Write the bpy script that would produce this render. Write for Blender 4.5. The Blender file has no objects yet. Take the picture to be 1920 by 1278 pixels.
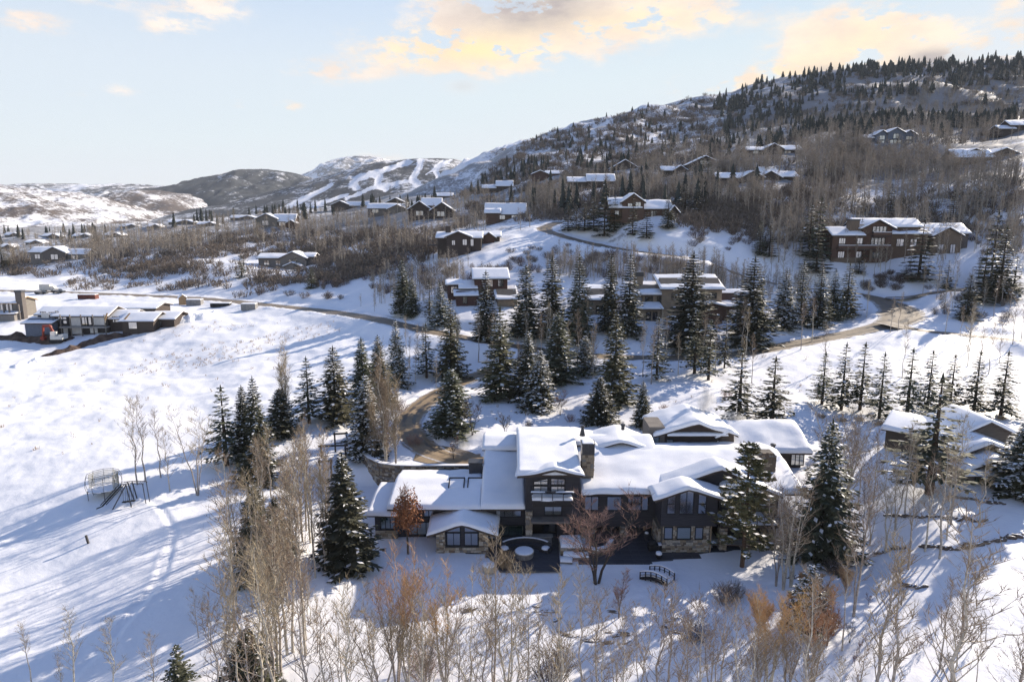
import bpy, math, random
import numpy as np
from mathutils import Vector, Matrix

S = bpy.context.scene
COL = S.collection
R = math.radians
# ------------------------------------------------------------------ camera
CAM_H = 41.0
PITCH = R(10.6)
FPX = 1280.0
cam = bpy.data.cameras.new('camera')
cam.lens = 24.0
cam.sensor_width = 36.0
cam.clip_start = 0.5
cam.clip_end = 30000.0
camo = bpy.data.objects.new('camera', cam)
camo.location = (0, 0, CAM_H)
camo.rotation_euler = (math.pi / 2 - PITCH, 0, 0)
COL.objects.link(camo)
S.camera = camo

# ------------------------------------------------------------------ sky, sun, exposure
SUN_AZ, SUN_EL = R(48.7), R(23.0)
world = bpy.data.worlds.new('World')
S.world = world
world.use_nodes = True
world.cycles.sampling_method = 'MANUAL'
world.cycles.sample_map_resolution = 256
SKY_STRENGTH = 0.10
sun = bpy.data.lights.new('sun', 'SUN')
sun.energy = 5.0
sun.angle = R(0.53)
sun.color = (1.0, 0.885, 0.74)
suno = bpy.data.objects.new('sun', sun)
SDIR = Vector((math.cos(SUN_EL) * math.sin(SUN_AZ), math.cos(SUN_EL) * math.cos(SUN_AZ), math.sin(SUN_EL)))
suno.rotation_euler = SDIR.to_track_quat('Z', 'Y').to_euler()
suno.location = (200, 200, 300)
COL.objects.link(suno)
S.view_settings.view_transform = 'Standard'
S.view_settings.look = 'None'
S.view_settings.gamma = 1.0
S.view_settings.use_curve_mapping = False
S.view_settings.exposure = 0.94
S.cycles.max_bounces = 6
S.cycles.diffuse_bounces = 3
S.cycles.glossy_bounces = 3
S.cycles.transparent_max_bounces = 8
S.cycles.volume_bounces = 0
S.cycles.use_denoising = True
S.cycles.denoiser = 'OPENIMAGEDENOISE'
S.cycles.denoising_input_passes = 'RGB_ALBEDO_NORMAL'
S.cycles.denoising_prefilter = 'NONE'

CP, SP = math.cos(PITCH), math.sin(PITCH)
def srat(v):                       # drop below the camera per metre of forward distance
    dy = -(v - 639.0) / FPX
    return (SP - dy * CP) / (CP + dy * SP)
def urat(px, v):                   # sideways metres per metre of forward distance
    dy = -(v - 639.0) / FPX
    return (px - 960.0) / FPX / (CP + dy * SP)
def wx(px, v, Y): return urat(px, v) * Y
def wz(v, Y): return CAM_H - srat(v) * Y
def mpp(v, Y):                     # metres per photo pixel at that distance
    dy = -(v - 639.0) / FPX
    return 1.0 / (CP + dy * SP) * Y / FPX
def az_el(px, v):
    dx, dy = (px - 960) / FPX, -(v - 639) / FPX
    x, y, z = dx, CP + dy * SP, -SP + dy * CP
    return math.atan2(x, y), math.atan2(z, math.hypot(x, y))

def build_world():
    nt = world.node_tree
    N, L = nt.nodes, nt.links
    bg = N['Background']
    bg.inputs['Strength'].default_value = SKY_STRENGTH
    sk = N.new('ShaderNodeTexSky')
    sk.sky_type = 'NISHITA'
    sk.sun_disc = False
    sk.sun_elevation = SUN_EL
    sk.sun_rotation = SUN_AZ
    sk.altitude = 2100
    sk.air_density = 1.0
    sk.dust_density = 0.7
    sk.ozone_density = 2.2
    tc = N.new('ShaderNodeTexCoord')
    sep = N.new('ShaderNodeSeparateXYZ')
    L.new(tc.outputs['Generated'], sep.inputs[0])
    def m(op, a, b=None, c=None):
        n = N.new('ShaderNodeMath'); n.operation = op
        for i, q in enumerate((a, b, c)):
            if q is None: continue
            if isinstance(q, (int, float)): n.inputs[i].default_value = q
            else: L.new(q, n.inputs[i])
        return n.outputs[0]
    az = m('ARCTAN2', sep.outputs[0], sep.outputs[1])
    el = m('ARCSINE', sep.outputs[2])
    cmb = N.new('ShaderNodeCombineXYZ')
    L.new(m('MULTIPLY', az, 1.0), cmb.inputs[0]); L.new(m('MULTIPLY', el, 2.2), cmb.inputs[1])
    def noise(scale, det, vec, rough=0.6, off=0.0):
        n = N.new('ShaderNodeTexNoise'); n.inputs['Scale'].default_value = scale
        n.inputs['Detail'].default_value = det; n.inputs['Roughness'].default_value = rough
        mp = N.new('ShaderNodeVectorMath'); mp.operation = 'ADD'; mp.inputs[1].default_value = (off, off * .7, off)
        L.new(vec, mp.inputs[0]); L.new(mp.outputs[0], n.inputs['Vector'])
        return n.outputs['Fac']
    fine = noise(9.0, 9, cmb.outputs[0], 0.62)
    coarse = noise(3.4, 5, tc.outputs['Generated'], 0.55, 4.3)
    # clouds where the photograph has them: (px, v, half width px, half height px, weight)
    blobs = [(830, 95, 150, 40, 1.2), (980, 62, 170, 62, 1.35), (1190, 32, 200, 40, 1.15), (960, 10, 160, 40, 1.0), (615, 135, 80, 22, .75),
             (60, 42, 75, 24, .8), (325, 52, 65, 24, .8), (390, 14, 75, 30, .9), (200, 5, 80, 12, .45),
             (230, 170, 34, 12, .5), (452, 195, 22, 11, .42), (541, 200, 34, 12, .55), (140, 180, 60, 20, .22),
             (1620, 62, 120, 56, 1.15), (1560, 100, 110, 44, .9), (1730, 70, 120, 44, .75), (1360, 160, 90, 34, 1.0), (1530, 138, 100, 24, 1.0),
             (1890, 80, 60, 36, .9), (1900, 12, 50, 16, .6), (1750, 110, 75, 20, .9), (720, 298, 70, 18, .4)]
    def blob(px, v, hw, hh, wgt):
        a0, e0 = az_el(px, v)
        a1, _ = az_el(px + hw, v); _, e1 = az_el(px, v - hh)
        da = m('MULTIPLY', m('SUBTRACT', az, a0), 1.0 / abs(a1 - a0))
        de = m('MULTIPLY', m('SUBTRACT', el, e0), 1.0 / abs(e1 - e0))
        r2 = m('ADD', m('MULTIPLY', da, da), m('MULTIPLY', de, de))
        return m('MULTIPLY', m('EXPONENT', m('MULTIPLY', r2, -1.0)), wgt)
    tot = None
    for b in blobs:
        o = blob(*b); tot = o if tot is None else m('ADD', tot, o)
    # the same kind of broken cloud carries on all round the sky
    rnd = m('MULTIPLY', m('SUBTRACT', coarse, 0.62), 2.4)
    behind = N.new('ShaderNodeMapRange'); behind.inputs[1].default_value = 0.72; behind.inputs[2].default_value = 1.1
    L.new(m('ABSOLUTE', az), behind.inputs[0])
    up = N.new('ShaderNodeMapRange'); up.inputs[1].default_value = 0.36; up.inputs[2].default_value = 0.6
    L.new(el, up.inputs[0])
    tot = m('ADD', tot, m('MULTIPLY', m('MAXIMUM', rnd, 0.0), m('MAXIMUM', behind.outputs[0], up.outputs[0])))
    fine2 = noise(30.0, 7, cmb.outputs[0], 0.6, 7.7)
    nz = m('ADD', m('MULTIPLY', m('SUBTRACT', fine, 0.5), 6.8), m('MULTIPLY', m('SUBTRACT', fine2, 0.5), 3.2))
    dens = m('MULTIPLY', tot, m('ADD', nz, .82))
    mr = N.new('ShaderNodeMapRange'); mr.interpolation_type = 'SMOOTHSTEP'
    mr.inputs[1].default_value = 0.10; mr.inputs[2].default_value = .85
    L.new(dens, mr.inputs[0])
    # grey, thicker cores
    core = None
    for b in [(985, 12, 120, 46, 1.15), (1750, 112, 75, 20, 1.0), (868, 163, 26, 12, .9), (1560, 132, 50, 14, .5)]:
        o = blob(*b); core = o if core is None else m('ADD', core, o)
    core = m('MULTIPLY', core, m('ADD', m('MULTIPLY', m('SUBTRACT', fine, 0.5), 2.5), .8))
    warm = None
    for b in [(860, 95, 170, 40, 1.0), (1180, 40, 240, 40, .6), (1450, 150, 160, 40, .7), (1620, 70, 160, 60, .55), (1890, 70, 80, 60, .5), (541, 200, 50, 20, .3)]:
        o = blob(*b); warm = o if warm is None else m('ADD', warm, o)
    def mix(f, a, b):
        n = N.new('ShaderNodeMix'); n.data_type = 'RGBA'
        n.clamp_factor = True
        for s_, q in ((0, f), (6, a), (7, b)):
            if isinstance(q, tuple): n.inputs[s_].default_value = q
            elif isinstance(q, (int, float)): n.inputs[s_].default_value = q
            else: L.new(q, n.inputs[s_])
        return n.outputs[2]
    pale = (6.1, 5.3, 4.6, 1); yellow = (6.9, 5.1, 2.6, 1); grey = (2.3, 1.95, 1.9, 1)
    cc = mix(warm, pale, yellow)
    # billows: sunlit rims and duller hollows
    bil_ = N.new('ShaderNodeMapRange'); bil_.inputs[1].default_value = .36; bil_.inputs[2].default_value = .62
    L.new(noise(14.0, 8, cmb.outputs[0], .62, 2.1), bil_.inputs[0])
    dull = mix(bil_.outputs[0], (4.9, 3.9, 3.3, 1), cc)
    cc = mix(.62, cc, dull)
    cc = mix(core, cc, grey)
    # gradient over the capped physical sky: pale horizon, overhead darkened and blued to deepen shade
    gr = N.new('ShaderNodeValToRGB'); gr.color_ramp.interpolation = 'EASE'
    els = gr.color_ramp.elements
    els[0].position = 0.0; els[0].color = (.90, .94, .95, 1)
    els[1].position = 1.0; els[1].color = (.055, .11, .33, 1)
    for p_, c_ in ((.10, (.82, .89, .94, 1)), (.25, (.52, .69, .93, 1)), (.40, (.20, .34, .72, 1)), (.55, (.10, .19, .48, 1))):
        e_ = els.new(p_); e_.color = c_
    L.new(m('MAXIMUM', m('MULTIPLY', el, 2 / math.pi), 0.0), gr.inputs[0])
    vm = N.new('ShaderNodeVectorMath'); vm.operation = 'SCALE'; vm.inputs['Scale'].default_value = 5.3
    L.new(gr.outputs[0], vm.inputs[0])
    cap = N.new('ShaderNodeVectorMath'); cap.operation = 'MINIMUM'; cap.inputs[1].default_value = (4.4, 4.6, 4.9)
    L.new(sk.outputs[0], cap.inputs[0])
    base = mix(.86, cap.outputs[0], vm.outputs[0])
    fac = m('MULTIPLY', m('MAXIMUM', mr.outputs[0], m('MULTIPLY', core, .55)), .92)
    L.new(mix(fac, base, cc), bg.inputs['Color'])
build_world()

# ------------------------------------------------------------------ helpers
rng = random.Random(11)
nrg = np.random.default_rng(5)
def vnoise(x, y, seed=0):
    x = np.asarray(x, float); y = np.asarray(y, float)
    xi, yi = np.floor(x), np.floor(y); xf, yf = x - xi, y - yi
    def h(a, b):
        t = np.sin(a * 127.1 + b * 311.7 + seed * 74.7) * 43758.5453
        return t - np.floor(t)
    ux, uy = xf * xf * (3 - 2 * xf), yf * yf * (3 - 2 * yf)
    a, b, c, d = h(xi, yi), h(xi + 1, yi), h(xi, yi + 1), h(xi + 1, yi + 1)
    return (a * (1 - ux) + b * ux) * (1 - uy) + (c * (1 - ux) + d * ux) * uy - .5
def fbm(x, y, seed=0, oct=4, gain=.5):
    s = 0; amp = 1; f = 1
    for i in range(oct):
        s = s + amp * vnoise(x * f, y * f, seed + i); amp *= gain; f *= 2.03
    return s
def sstep(a, b, x):
    t = np.clip((np.asarray(x, float) - a) / (b - a), 0, 1); return t * t * (3 - 2 * t)

def setp(o, label=None, cat=None, group=None, kind=None):
    if label: o['label'] = label
    if cat: o['category'] = cat
    if group: o['group'] = group
    if kind: o['kind'] = kind
    return o
def empty(name, loc, rz=0, label=None, cat=None, group=None):
    o = bpy.data.objects.new(name, None); COL.objects.link(o)
    o.empty_display_size = .3
    o.location = loc; o.rotation_euler = (0, 0, rz)
    return setp(o, label, cat, group)
def link(name, me, parent=None):
    o = bpy.data.objects.new(name, me); COL.objects.link(o)
    if parent: o.parent = parent
    return o
def np_mesh(name, V, F, mats=(), fm=None, smooth=False):
    """V (n,3); F (m,k) ints with k 3 or 4"""
    V = np.asarray(V, np.float32); F = np.asarray(F, np.int32)
    me = bpy.data.meshes.new(name)
    k = F.shape[1]
    me.vertices.add(len(V)); me.vertices.foreach_set('co', V.ravel())
    me.loops.add(F.size); me.loops.foreach_set('vertex_index', F.ravel())
    me.polygons.add(len(F)); me.polygons.foreach_set('loop_start', np.arange(0, F.size, k, dtype=np.int32))
    me.polygons.foreach_set('loop_total', np.full(len(F), k, np.int32))
    if fm is not None: me.polygons.foreach_set('material_index', np.asarray(fm, np.int32))
    me.polygons.foreach_set('use_smooth', np.full(len(F), smooth))
    for q in mats: me.materials.append(q)
    me.update(calc_edges=True)
    return me

class MB:
    """collects boxes, bars, tubes; build() links them as ONE mesh object"""
    def __init__(s): s.v = []; s.f = []; s.m = []
    def add(s, vs, fs, mi=0):
        b = len(s.v); s.v += [tuple(p) for p in vs]
        for f in fs: s.f.append(tuple(b + i for i in f)); s.m.append(mi)
    def box(s, x0, x1, y0, y1, z0, z1, mi=0):
        s.add([(x0, y0, z0), (x1, y0, z0), (x1, y1, z0), (x0, y1, z0), (x0, y0, z1), (x1, y0, z1), (x1, y1, z1), (x0, y1, z1)],
              [(0, 3, 2, 1), (4, 5, 6, 7), (0, 1, 5, 4), (1, 2, 6, 5), (2, 3, 7, 6), (3, 0, 4, 7)], mi)
    def bar(s, a, b, w, h=None, mi=0):
        a, b = Vector(a), Vector(b); h = h or w
        d = (b - a).normalized(); up = Vector((0, 0, 1)) if abs(d.z) < .95 else Vector((0, 1, 0))
        x = d.cross(up).normalized() * w / 2; y = x.cross(d).normalized() * h / 2
        P = [a - x - y, a + x - y, a + x + y, a - x + y, b - x - y, b + x - y, b + x + y, b - x + y]
        s.add(P, [(0, 1, 2, 3), (4, 7, 6, 5), (0, 4, 5, 1), (1, 5, 6, 2), (2, 6, 7, 3), (3, 7, 4, 0)], mi)
    def tube(s, pts, rads, n=5, mi=0, cap=True):
        pts = [Vector(p) for p in pts]; b = len(s.v); k = len(pts)
        for i, p in enumerate(pts):
            d = (pts[min(i + 1, k - 1)] - pts[max(i - 1, 0)]).normalized()
            up = Vector((0, 0, 1)) if abs(d.z) < .9 else Vector((1, 0, 0))
            x = d.cross(up).normalized(); y = x.cross(d)
            r = rads[i] if not isinstance(rads, (int, float)) else rads
            for j in range(n):
                a = 2 * math.pi * j / n
                s.v.append(tuple(p + x * (r * math.cos(a)) + y * (r * math.sin(a))))
        for i in range(k - 1):
            for j in range(n):
                j2 = (j + 1) % n
                s.f.append((b + i * n + j, b + i * n + j2, b + (i + 1) * n + j2, b + (i + 1) * n + j)); s.m.append(mi)
        if cap:
            s.f.append(tuple(b + (k - 1) * n + j for j in range(n))); s.m.append(mi)
            s.f.append(tuple(b + j for j in reversed(range(n)))); s.m.append(mi)
    def lathe(s, c, prof, n=20, mi=0):
        b = len(s.v); c = Vector(c)
        for r, z in prof:
            for j in range(n):
                a = 2 * math.pi * j / n; s.v.append((c.x + r * math.cos(a), c.y + r * math.sin(a), c.z + z))
        for i in range(len(prof) - 1):
            for j in range(n):
                j2 = (j + 1) % n
                s.f.append((b + i * n + j, b + i * n + j2, b + (i + 1) * n + j2, b + (i + 1) * n + j)); s.m.append(mi)
        s.f.append(tuple(b + (len(prof) - 1) * n + j for j in range(n))); s.m.append(mi)
    def prism(s, pts, d, mi=0):
        """pts: closed 3D outline, d: extrusion vector"""
        n = len(pts); d = Vector(d); P = [Vector(p) for p in pts]
        s.add(P + [p + d for p in P], [tuple(range(n)), tuple(reversed(range(n, 2 * n)))] +
              [(i, n + i, n + (i + 1) % n, (i + 1) % n) for i in range(n)], mi)
    def build(s, name, mats, parent=None, smooth=False, world=False):
        off = Vector(parent.matrix_basis.translation) if (world and parent) else Vector((0, 0, 0))
        if world and parent and parent.parent: off = off + Vector(parent.parent.matrix_basis.translation)
        me = bpy.data.meshes.new(name)
        me.from_pydata([(p[0] - off.x, p[1] - off.y, p[2] - off.z) for p in s.v], [], s.f)
        for q in (mats if isinstance(mats, (list, tuple)) else [mats]): me.materials.append(q)
        me.polygons.foreach_set('material_index', s.m)
        if smooth: me.polygons.foreach_set('use_smooth', [True] * len(s.f))
        import bmesh
        bm = bmesh.new(); bm.from_mesh(me); bmesh.ops.recalc_face_normals(bm, faces=bm.faces); bm.to_mesh(me); bm.free()
        me.update()
        return link(name, me, parent)

def copy_tree(root, loc, rz=0, scale=(1, 1, 1)):
    r = root.copy(); COL.objects.link(r)
    r.location = loc; r.rotation_euler = (0, 0, rz); r.scale = scale
    for ch in root.children:
        c = ch.copy(); COL.objects.link(c); c.parent = r
        for g in ch.children:
            d = g.copy(); COL.objects.link(d); d.parent = c
    return r

# ------------------------------------------------------------------ materials
def mat(name, col, rough=.7, var=None, vscale=4.0, bump=0.0, bscale=20.0, spec=.3, metal=0, objvar=0.0, stretch=None, detail=5):
    m_ = bpy.data.materials.new(name); m_.use_nodes = True
    nt = m_.node_tree; N, L = nt.nodes, nt.links
    b = N['Principled BSDF']
    b.inputs['Roughness'].default_value = rough
    b.inputs['Specular IOR Level'].default_value = spec
    b.inputs['Metallic'].default_value = metal
    tc = N.new('ShaderNodeTexCoord'); vec = tc.outputs['Object']
    if stretch:
        mp = N.new('ShaderNodeMapping'); mp.inputs['Scale'].default_value = stretch
        L.new(vec, mp.inputs[0]); vec = mp.outputs[0]
    out = None
    if var:
        n = N.new('ShaderNodeTexNoise'); n.inputs['Scale'].default_value = vscale; n.inputs['Detail'].default_value = detail
        L.new(vec, n.inputs['Vector'])
        cr = N.new('ShaderNodeValToRGB')
        cr.color_ramp.elements[0].position = .36; cr.color_ramp.elements[1].position = .64
        cr.color_ramp.elements[0].color = (*col, 1); cr.color_ramp.elements[1].color = (*var, 1)
        L.new(n.outputs['Fac'], cr.inputs[0]); out = cr.outputs[0]
    else:
        rg = N.new('ShaderNodeRGB'); rg.outputs[0].default_value = (*col, 1); out = rg.outputs[0]
    if objvar:
        oi = N.new('ShaderNodeObjectInfo')
        hs = N.new('ShaderNodeHueSaturation')
        a = N.new('ShaderNodeMapRange'); a.inputs[3].default_value = 1 - objvar; a.inputs[4].default_value = 1 + objvar
        L.new(oi.outputs['Random'], a.inputs[0]); L.new(a.outputs[0], hs.inputs['Value'])
        h = N.new('ShaderNodeMapRange'); h.inputs[3].default_value = .5 - objvar * .09; h.inputs[4].default_value = .5 + objvar * .06
        L.new(oi.outputs['Random'], h.inputs[0]); L.new(h.outputs[0], hs.inputs['Hue'])
        L.new(out, hs.inputs['Color']); out = hs.outputs[0]
    L.new(out, b.inputs['Base Color'])
    if bump:
        n2 = N.new('ShaderNodeTexNoise'); n2.inputs['Scale'].default_value = bscale; n2.inputs['Detail'].default_value = 4
        L.new(vec, n2.inputs['Vector'])
        bp = N.new('ShaderNodeBump'); bp.inputs['Strength'].default_value = bump; bp.inputs['Distance'].default_value = .05
        L.new(n2.outputs['Fac'], bp.inputs['Height']); L.new(bp.outputs[0], b.inputs['Normal'])
    return m_
SNOWC = (.86, .855, .865)
M = {}
M['snow'] = mat('snow', SNOWC, .55, (.82, .82, .84), .9, .35, 2.2, .25)
M['roofsnow'] = mat('roof_snow', (.88, .875, .88), .5, (.84, .84, .85), .7, .25, 1.6, .25)
M['timber'] = mat('dark_timber_siding', (.035, .034, .040), .65, (.052, .050, .058), 3.0, .4, 14, .3, stretch=(.25, .25, 6))
M['trim'] = mat('dark_trim', (.022, .019, .019), .5, (.033, .028, .027), 6)
M['fascia'] = mat('brown_fascia', (.055, .040, .032), .6, (.075, .056, .044), 5)
M['frame'] = mat('black_window_frame', (.013, .013, .015), .4)
M['metal'] = mat('dark_metal', (.03, .03, .034), .4, (.05, .05, .055), 6, spec=.5)
M['stone_a'] = mat('buff_stone', (.36, .29, .20), .85, (.27, .21, .15), 5, .5, 16)
M['stone_b'] = mat('pale_stone', (.52, .46, .37), .85, (.40, .35, .28), 5, .5, 16)
M['stone_c'] = mat('brown_stone', (.19, .135, .09), .85, (.13, .10, .075), 5, .5, 16)
M['stone_d'] = mat('grey_stone', (.26, .24, .22), .85, (.18, .165, .155), 5, .5, 16)
M['mortar'] = mat('mortar', (.17, .15, .12), .95, (.12, .105, .09), 8)
M['slab'] = mat('patio_slab', (.050, .050, .057), .5, (.068, .068, .075), 1.2, .2, 8, .4, objvar=.12)
M['rock'] = mat('garden_rock', (.085, .068, .055), .9, (.15, .12, .095), 3, .6, 8, objvar=.25)
M['brownwood'] = mat('brown_timber', (.085, .050, .032), .75, (.12, .075, .048), 3, .3, 12, objvar=.2, stretch=(.3, .3, 5))
M['redwood'] = mat('red_timber', (.088, .047, .032), .7, (.118, .066, .045), 3, .3, 12, stretch=(.3, .3, 5))
M['redbrown'] = mat('red_brown_boards', (.066, .034, .027), .75, (.095, .050, .040), 3, .3, 12, stretch=(4, 4, .3))
M['greywood'] = mat('grey_timber', (.13, .115, .10), .8, (.18, .16, .14), 3, .3, 12, objvar=.25, stretch=(.3, .3, 5))
M['darkwood'] = mat('dark_brown_timber', (.048, .036, .030), .75, (.07, .053, .043), 3, .3, 12, objvar=.2, stretch=(.3, .3, 5))
M['cream'] = mat('tan_stucco', (.27, .21, .15), .85, (.225, .175, .125), 1.5)
M['bluegrey'] = mat('blue_grey_siding', (.10, .12, .16), .75, (.13, .15, .19), 3)
M['wrap'] = mat('white_house_wrap', (.62, .60, .57), .7, (.52, .51, .49), 1.2)
M['ply'] = mat('raw_plywood', (.42, .28, .15), .8, (.34, .22, .12), 2)
M['tan'] = mat('tan_trim', (.45, .33, .21), .7)
M['trunk'] = mat('spruce_bark', (.085, .062, .048), .95, (.055, .042, .034), 6, .5, 18)
M['dirt'] = mat('dug_earth', (.050, .030, .023), .95, (.11, .078, .06), .8, 1.0, 3)
M['excav'] = mat('orange_red_paint', (.26, .040, .024), .55, (.20, .034, .022), 3)
M['offwhite'] = mat('off_white_paint', (.62, .60, .55), .5, (.55, .53, .49), 2)
M['rubber'] = mat('black_rubber', (.018, .018, .019), .8)
M['carpaint'] = mat('dark_car_paint', (.03, .032, .038), .3, spec=.6)
M['container'] = mat('rust_red_container', (.16, .048, .032), .7, (.11, .036, .026), 2)
M['greybox'] = mat('grey_container_paint', (.26, .25, .24), .7, (.20, .195, .19), 1.5)
M['net'] = mat('beige_net', (.34, .32, .24), .9)
def glass(name, col, rough, spec=1.0):
    g = mat(name, col, rough, spec=spec); b = g.node_tree.nodes['Principled BSDF']; b.inputs['IOR'].default_value = 2.5
    return g
M['glass'] = glass('dark_window_glass', (.020, .026, .042), .06)
M['glass2'] = glass('green_window_glass', (.030, .055, .040), .06)
M['glass3'] = glass('pale_window_glass', (.10, .105, .10), .1)
# ------------------------------------------------------------------ ground
# heights surveyed as (photo column, photo row, forward distance)
CTL_PV = [
 # left meadow and the ground beyond it
 (0, 1278, 55), (0, 1000, 81), (195, 935, 87), (0, 880, 99), (100, 760, 131), (300, 700, 155), (0, 700, 158), (120, 655, 181), (300, 640, 183),
 (20, 605, 212), (190, 622, 196), (330, 600, 202), (200, 552, 268), (0, 545, 282), (100, 520, 345), (105, 487, 392), (100, 440, 800), (0, 432, 1200),
 (420, 562, 246), (600, 582, 208), (450, 640, 178), (560, 680, 156), (600, 760, 124), (450, 880, 97), (500, 960, 84),
 (780, 616, 173), (700, 575, 206), (700, 520, 240), (450, 500, 300), (530, 500, 318), (400, 430, 490), (515, 420, 450), (300, 420, 640),
 (700, 460, 300), (800, 425, 375), (800, 392, 450), (790, 356, 800), (600, 400, 560), (640, 430, 420),
 # house platform and drive
 (690, 1040, 76.5), (700, 960, 88), (650, 880, 100), (770, 870, 101), (840, 850, 103.5), (780, 790, 117), (770, 745, 131), (860, 805, 112), (950, 690, 153),
 (940, 745, 133), (950, 800, 114), (1100, 770, 122), (1200, 780, 117), (1300, 760, 121), (1420, 760, 121), (1500, 800, 113), (1560, 860, 99),
 (1000, 655, 163), (1200, 690, 150), (1390, 664, 159), (1500, 642, 169), (1600, 626, 175), (1690, 600, 179), (1640, 560, 214), (1800, 627, 168), (1920, 645, 161),
 (1750, 690, 143), (1600, 700, 141), (1700, 775, 114), (1900, 770, 114), (1850, 905, 84), (1700, 930, 82), (1920, 990, 73),
 # hillside beyond the road
 (900, 566, 190), (1220, 602, 181), (1300, 540, 212), (1060, 610, 180), (1500, 560, 210), (1400, 600, 184), (850, 478, 243), (960, 470, 236), (1050, 436, 262), (1040, 415, 288),
 (1280, 480, 222), (1200, 412, 252), (1300, 400, 262), (1160, 452, 245), (1450, 470, 238), (1690, 487, 232), (1850, 500, 218), (1850, 560, 204), (1850, 600, 180), (1560, 500, 230),
 (1850, 440, 248), (1850, 380, 270), (1850, 310, 318), (1665, 400, 270), (1665, 330, 340), (1665, 268, 400), (1430, 400, 262), (1430, 330, 310), (1430, 288, 375),
 (1300, 330, 350), (1300, 290, 430), (1340, 240, 690), (1340, 192, 1000), (1600, 200, 690), (1600, 154, 1080), (1900, 132, 1150), (1900, 220, 520), (1900, 186, 720),
 (1000, 266, 950), (1000, 320, 520), (1000, 370, 370), (1100, 340, 400), (1100, 245, 960), (900, 305, 880), (920, 345, 560), (900, 400, 400), (940, 415, 385),
 (1200, 215, 980), (1180, 290, 560), (1480, 168, 1050), (1480, 230, 680),
]
CTL = [(urat(a, v), math.log(Y), (CAM_H - srat(v) * Y) / Y) for a, v, Y in CTL_PV]
def cz(u, Y, z): CTL.append((u, math.log(Y), z / Y))
for u in (-1.0, -.5, 0, .5, 1.0):
    cz(u, 26, -5 + 3.0 * max(u, 0)); cz(u, 45, -2.2 + 3.6 * max(u, 0))
cz(0, 58, -.9); cz(-.15, 64, -.35); cz(.15, 60, -.5); cz(.45, 64, 1.3); cz(-.3, 62, -.2)
for x, Y, z in [(-18, 80, .2), (0, 77, 0), (0, 73, -.1), (10, 77, 0), (20, 77, 0), (30, 76, .2), (34, 80, .8), (20, 72, -.1), (0, 84, .2), (16, 84, .2),
                (-8, 100, 3.4), (-14, 101, 3.3), (-3, 104, 3.6), (5, 103, 3.8), (20, 106, 5), (36, 100, 4.2), (42, 92, 4.0), (40, 84, 2.5), (44, 78, 1.6)]:
    cz(x / Y, Y, z)
for u, z0 in ((-1.1, 1.0), (-.95, 1.0)):
    for Y, z in ((60, 0), (120, 2), (200, 5), (350, 9), (800, 14)): cz(u, Y, z)
for u in (-1.05, -.6, -.3):
    for Y, z in ((2200, 12), (5000, 10), (9000, 10)): cz(u, Y, z)
for u in (0, .5, 1.05):
    for Y, z in ((1500, 100 + 60 * u), (2200, 30), (5000, 10), (9000, 10)): cz(u, Y, z)
for Y, z in ((60, 4), (100, 12), (160, 26), (220, 48), (320, 92), (600, 170), (1100, 290)): cz(1.08, Y, z)
for px_, v_, Y_, k_ in [(1340, 192, 1000, .55), (1480, 168, 1050, .55), (1600, 154, 1080, .55), (1750, 143, 1110, .55), (1900, 132, 1150, .55), (1000, 266, 950, .45), (1200, 215, 980, .5)]:
    cz(urat(px_, v_), Y_ * 1.28, k_ * wz(v_, Y_))
CTL = np.array(CTL)
def tps_fit(P, val, lam=2e-4):
    n = len(P)
    d2 = ((P[:, None, :] - P[None, :, :]) ** 2).sum(-1)
    K = .5 * d2 * np.log(d2 + 1e-12) + lam * np.eye(n)
    Q = np.hstack([np.ones((n, 1)), P])
    A = np.vstack([np.hstack([K, Q]), np.hstack([Q.T, np.zeros((3, 3))])])
    return np.linalg.solve(A, np.concatenate([val, np.zeros(3)]))
WSC = .62
CP2 = np.stack([CTL[:, 0], CTL[:, 1] * WSC], 1)
TW = tps_fit(CP2, CTL[:, 2])
def tps_eval(u, w):
    sh = np.shape(u); u = np.ravel(u); w = np.ravel(w) * WSC
    out = TW[-3] + TW[-2] * u + TW[-1] * w
    for i in range(0, len(u), 40000):
        j = slice(i, i + 40000)
        d2 = (u[j, None] - CP2[None, :, 0]) ** 2 + (w[j, None] - CP2[None, :, 1]) ** 2
        out[j] += (.5 * d2 * np.log(d2 + 1e-12)) @ TW[:-3]
    return out.reshape(sh)
# grid: columns are u = x / Y, rows are ln Y
NU = 560
UU = np.linspace(-1.12, 1.12, NU)
WW = np.concatenate([np.arange(math.log(25), math.log(330), .0062), np.arange(math.log(330), math.log(1450), .0095), np.arange(math.log(1450), math.log(9500), .05)])
NW = len(WW)
GU, GW = np.meshgrid(UU, WW)
# the trend is smooth: evaluate it on a coarser grid, then interpolate
CU, CW = np.linspace(-1.12, 1.12, 113), np.linspace(WW[0], WW[-1], 260)
cu, cw = np.meshgrid(CU, CW)
CQ = tps_eval(cu, cw)
def bil(A, us, ws, u, w):
    fu = np.clip((u - us[0]) / (us[1] - us[0]), 0, len(us) - 1.001); fw = np.clip((w - ws[0]) / (ws[1] - ws[0]), 0, len(ws) - 1.001)
    i, j = fu.astype(int), fw.astype(int); a, b = fu - i, fw - j
    return (A[j, i] * (1 - a) + A[j, i + 1] * a) * (1 - b) + (A[j + 1, i] * (1 - a) + A[j + 1, i + 1] * a) * b
GY = np.exp(GW); GX = GU * GY
GZ = bil(CQ, CU, CW, GU, GW) * GY
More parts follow.
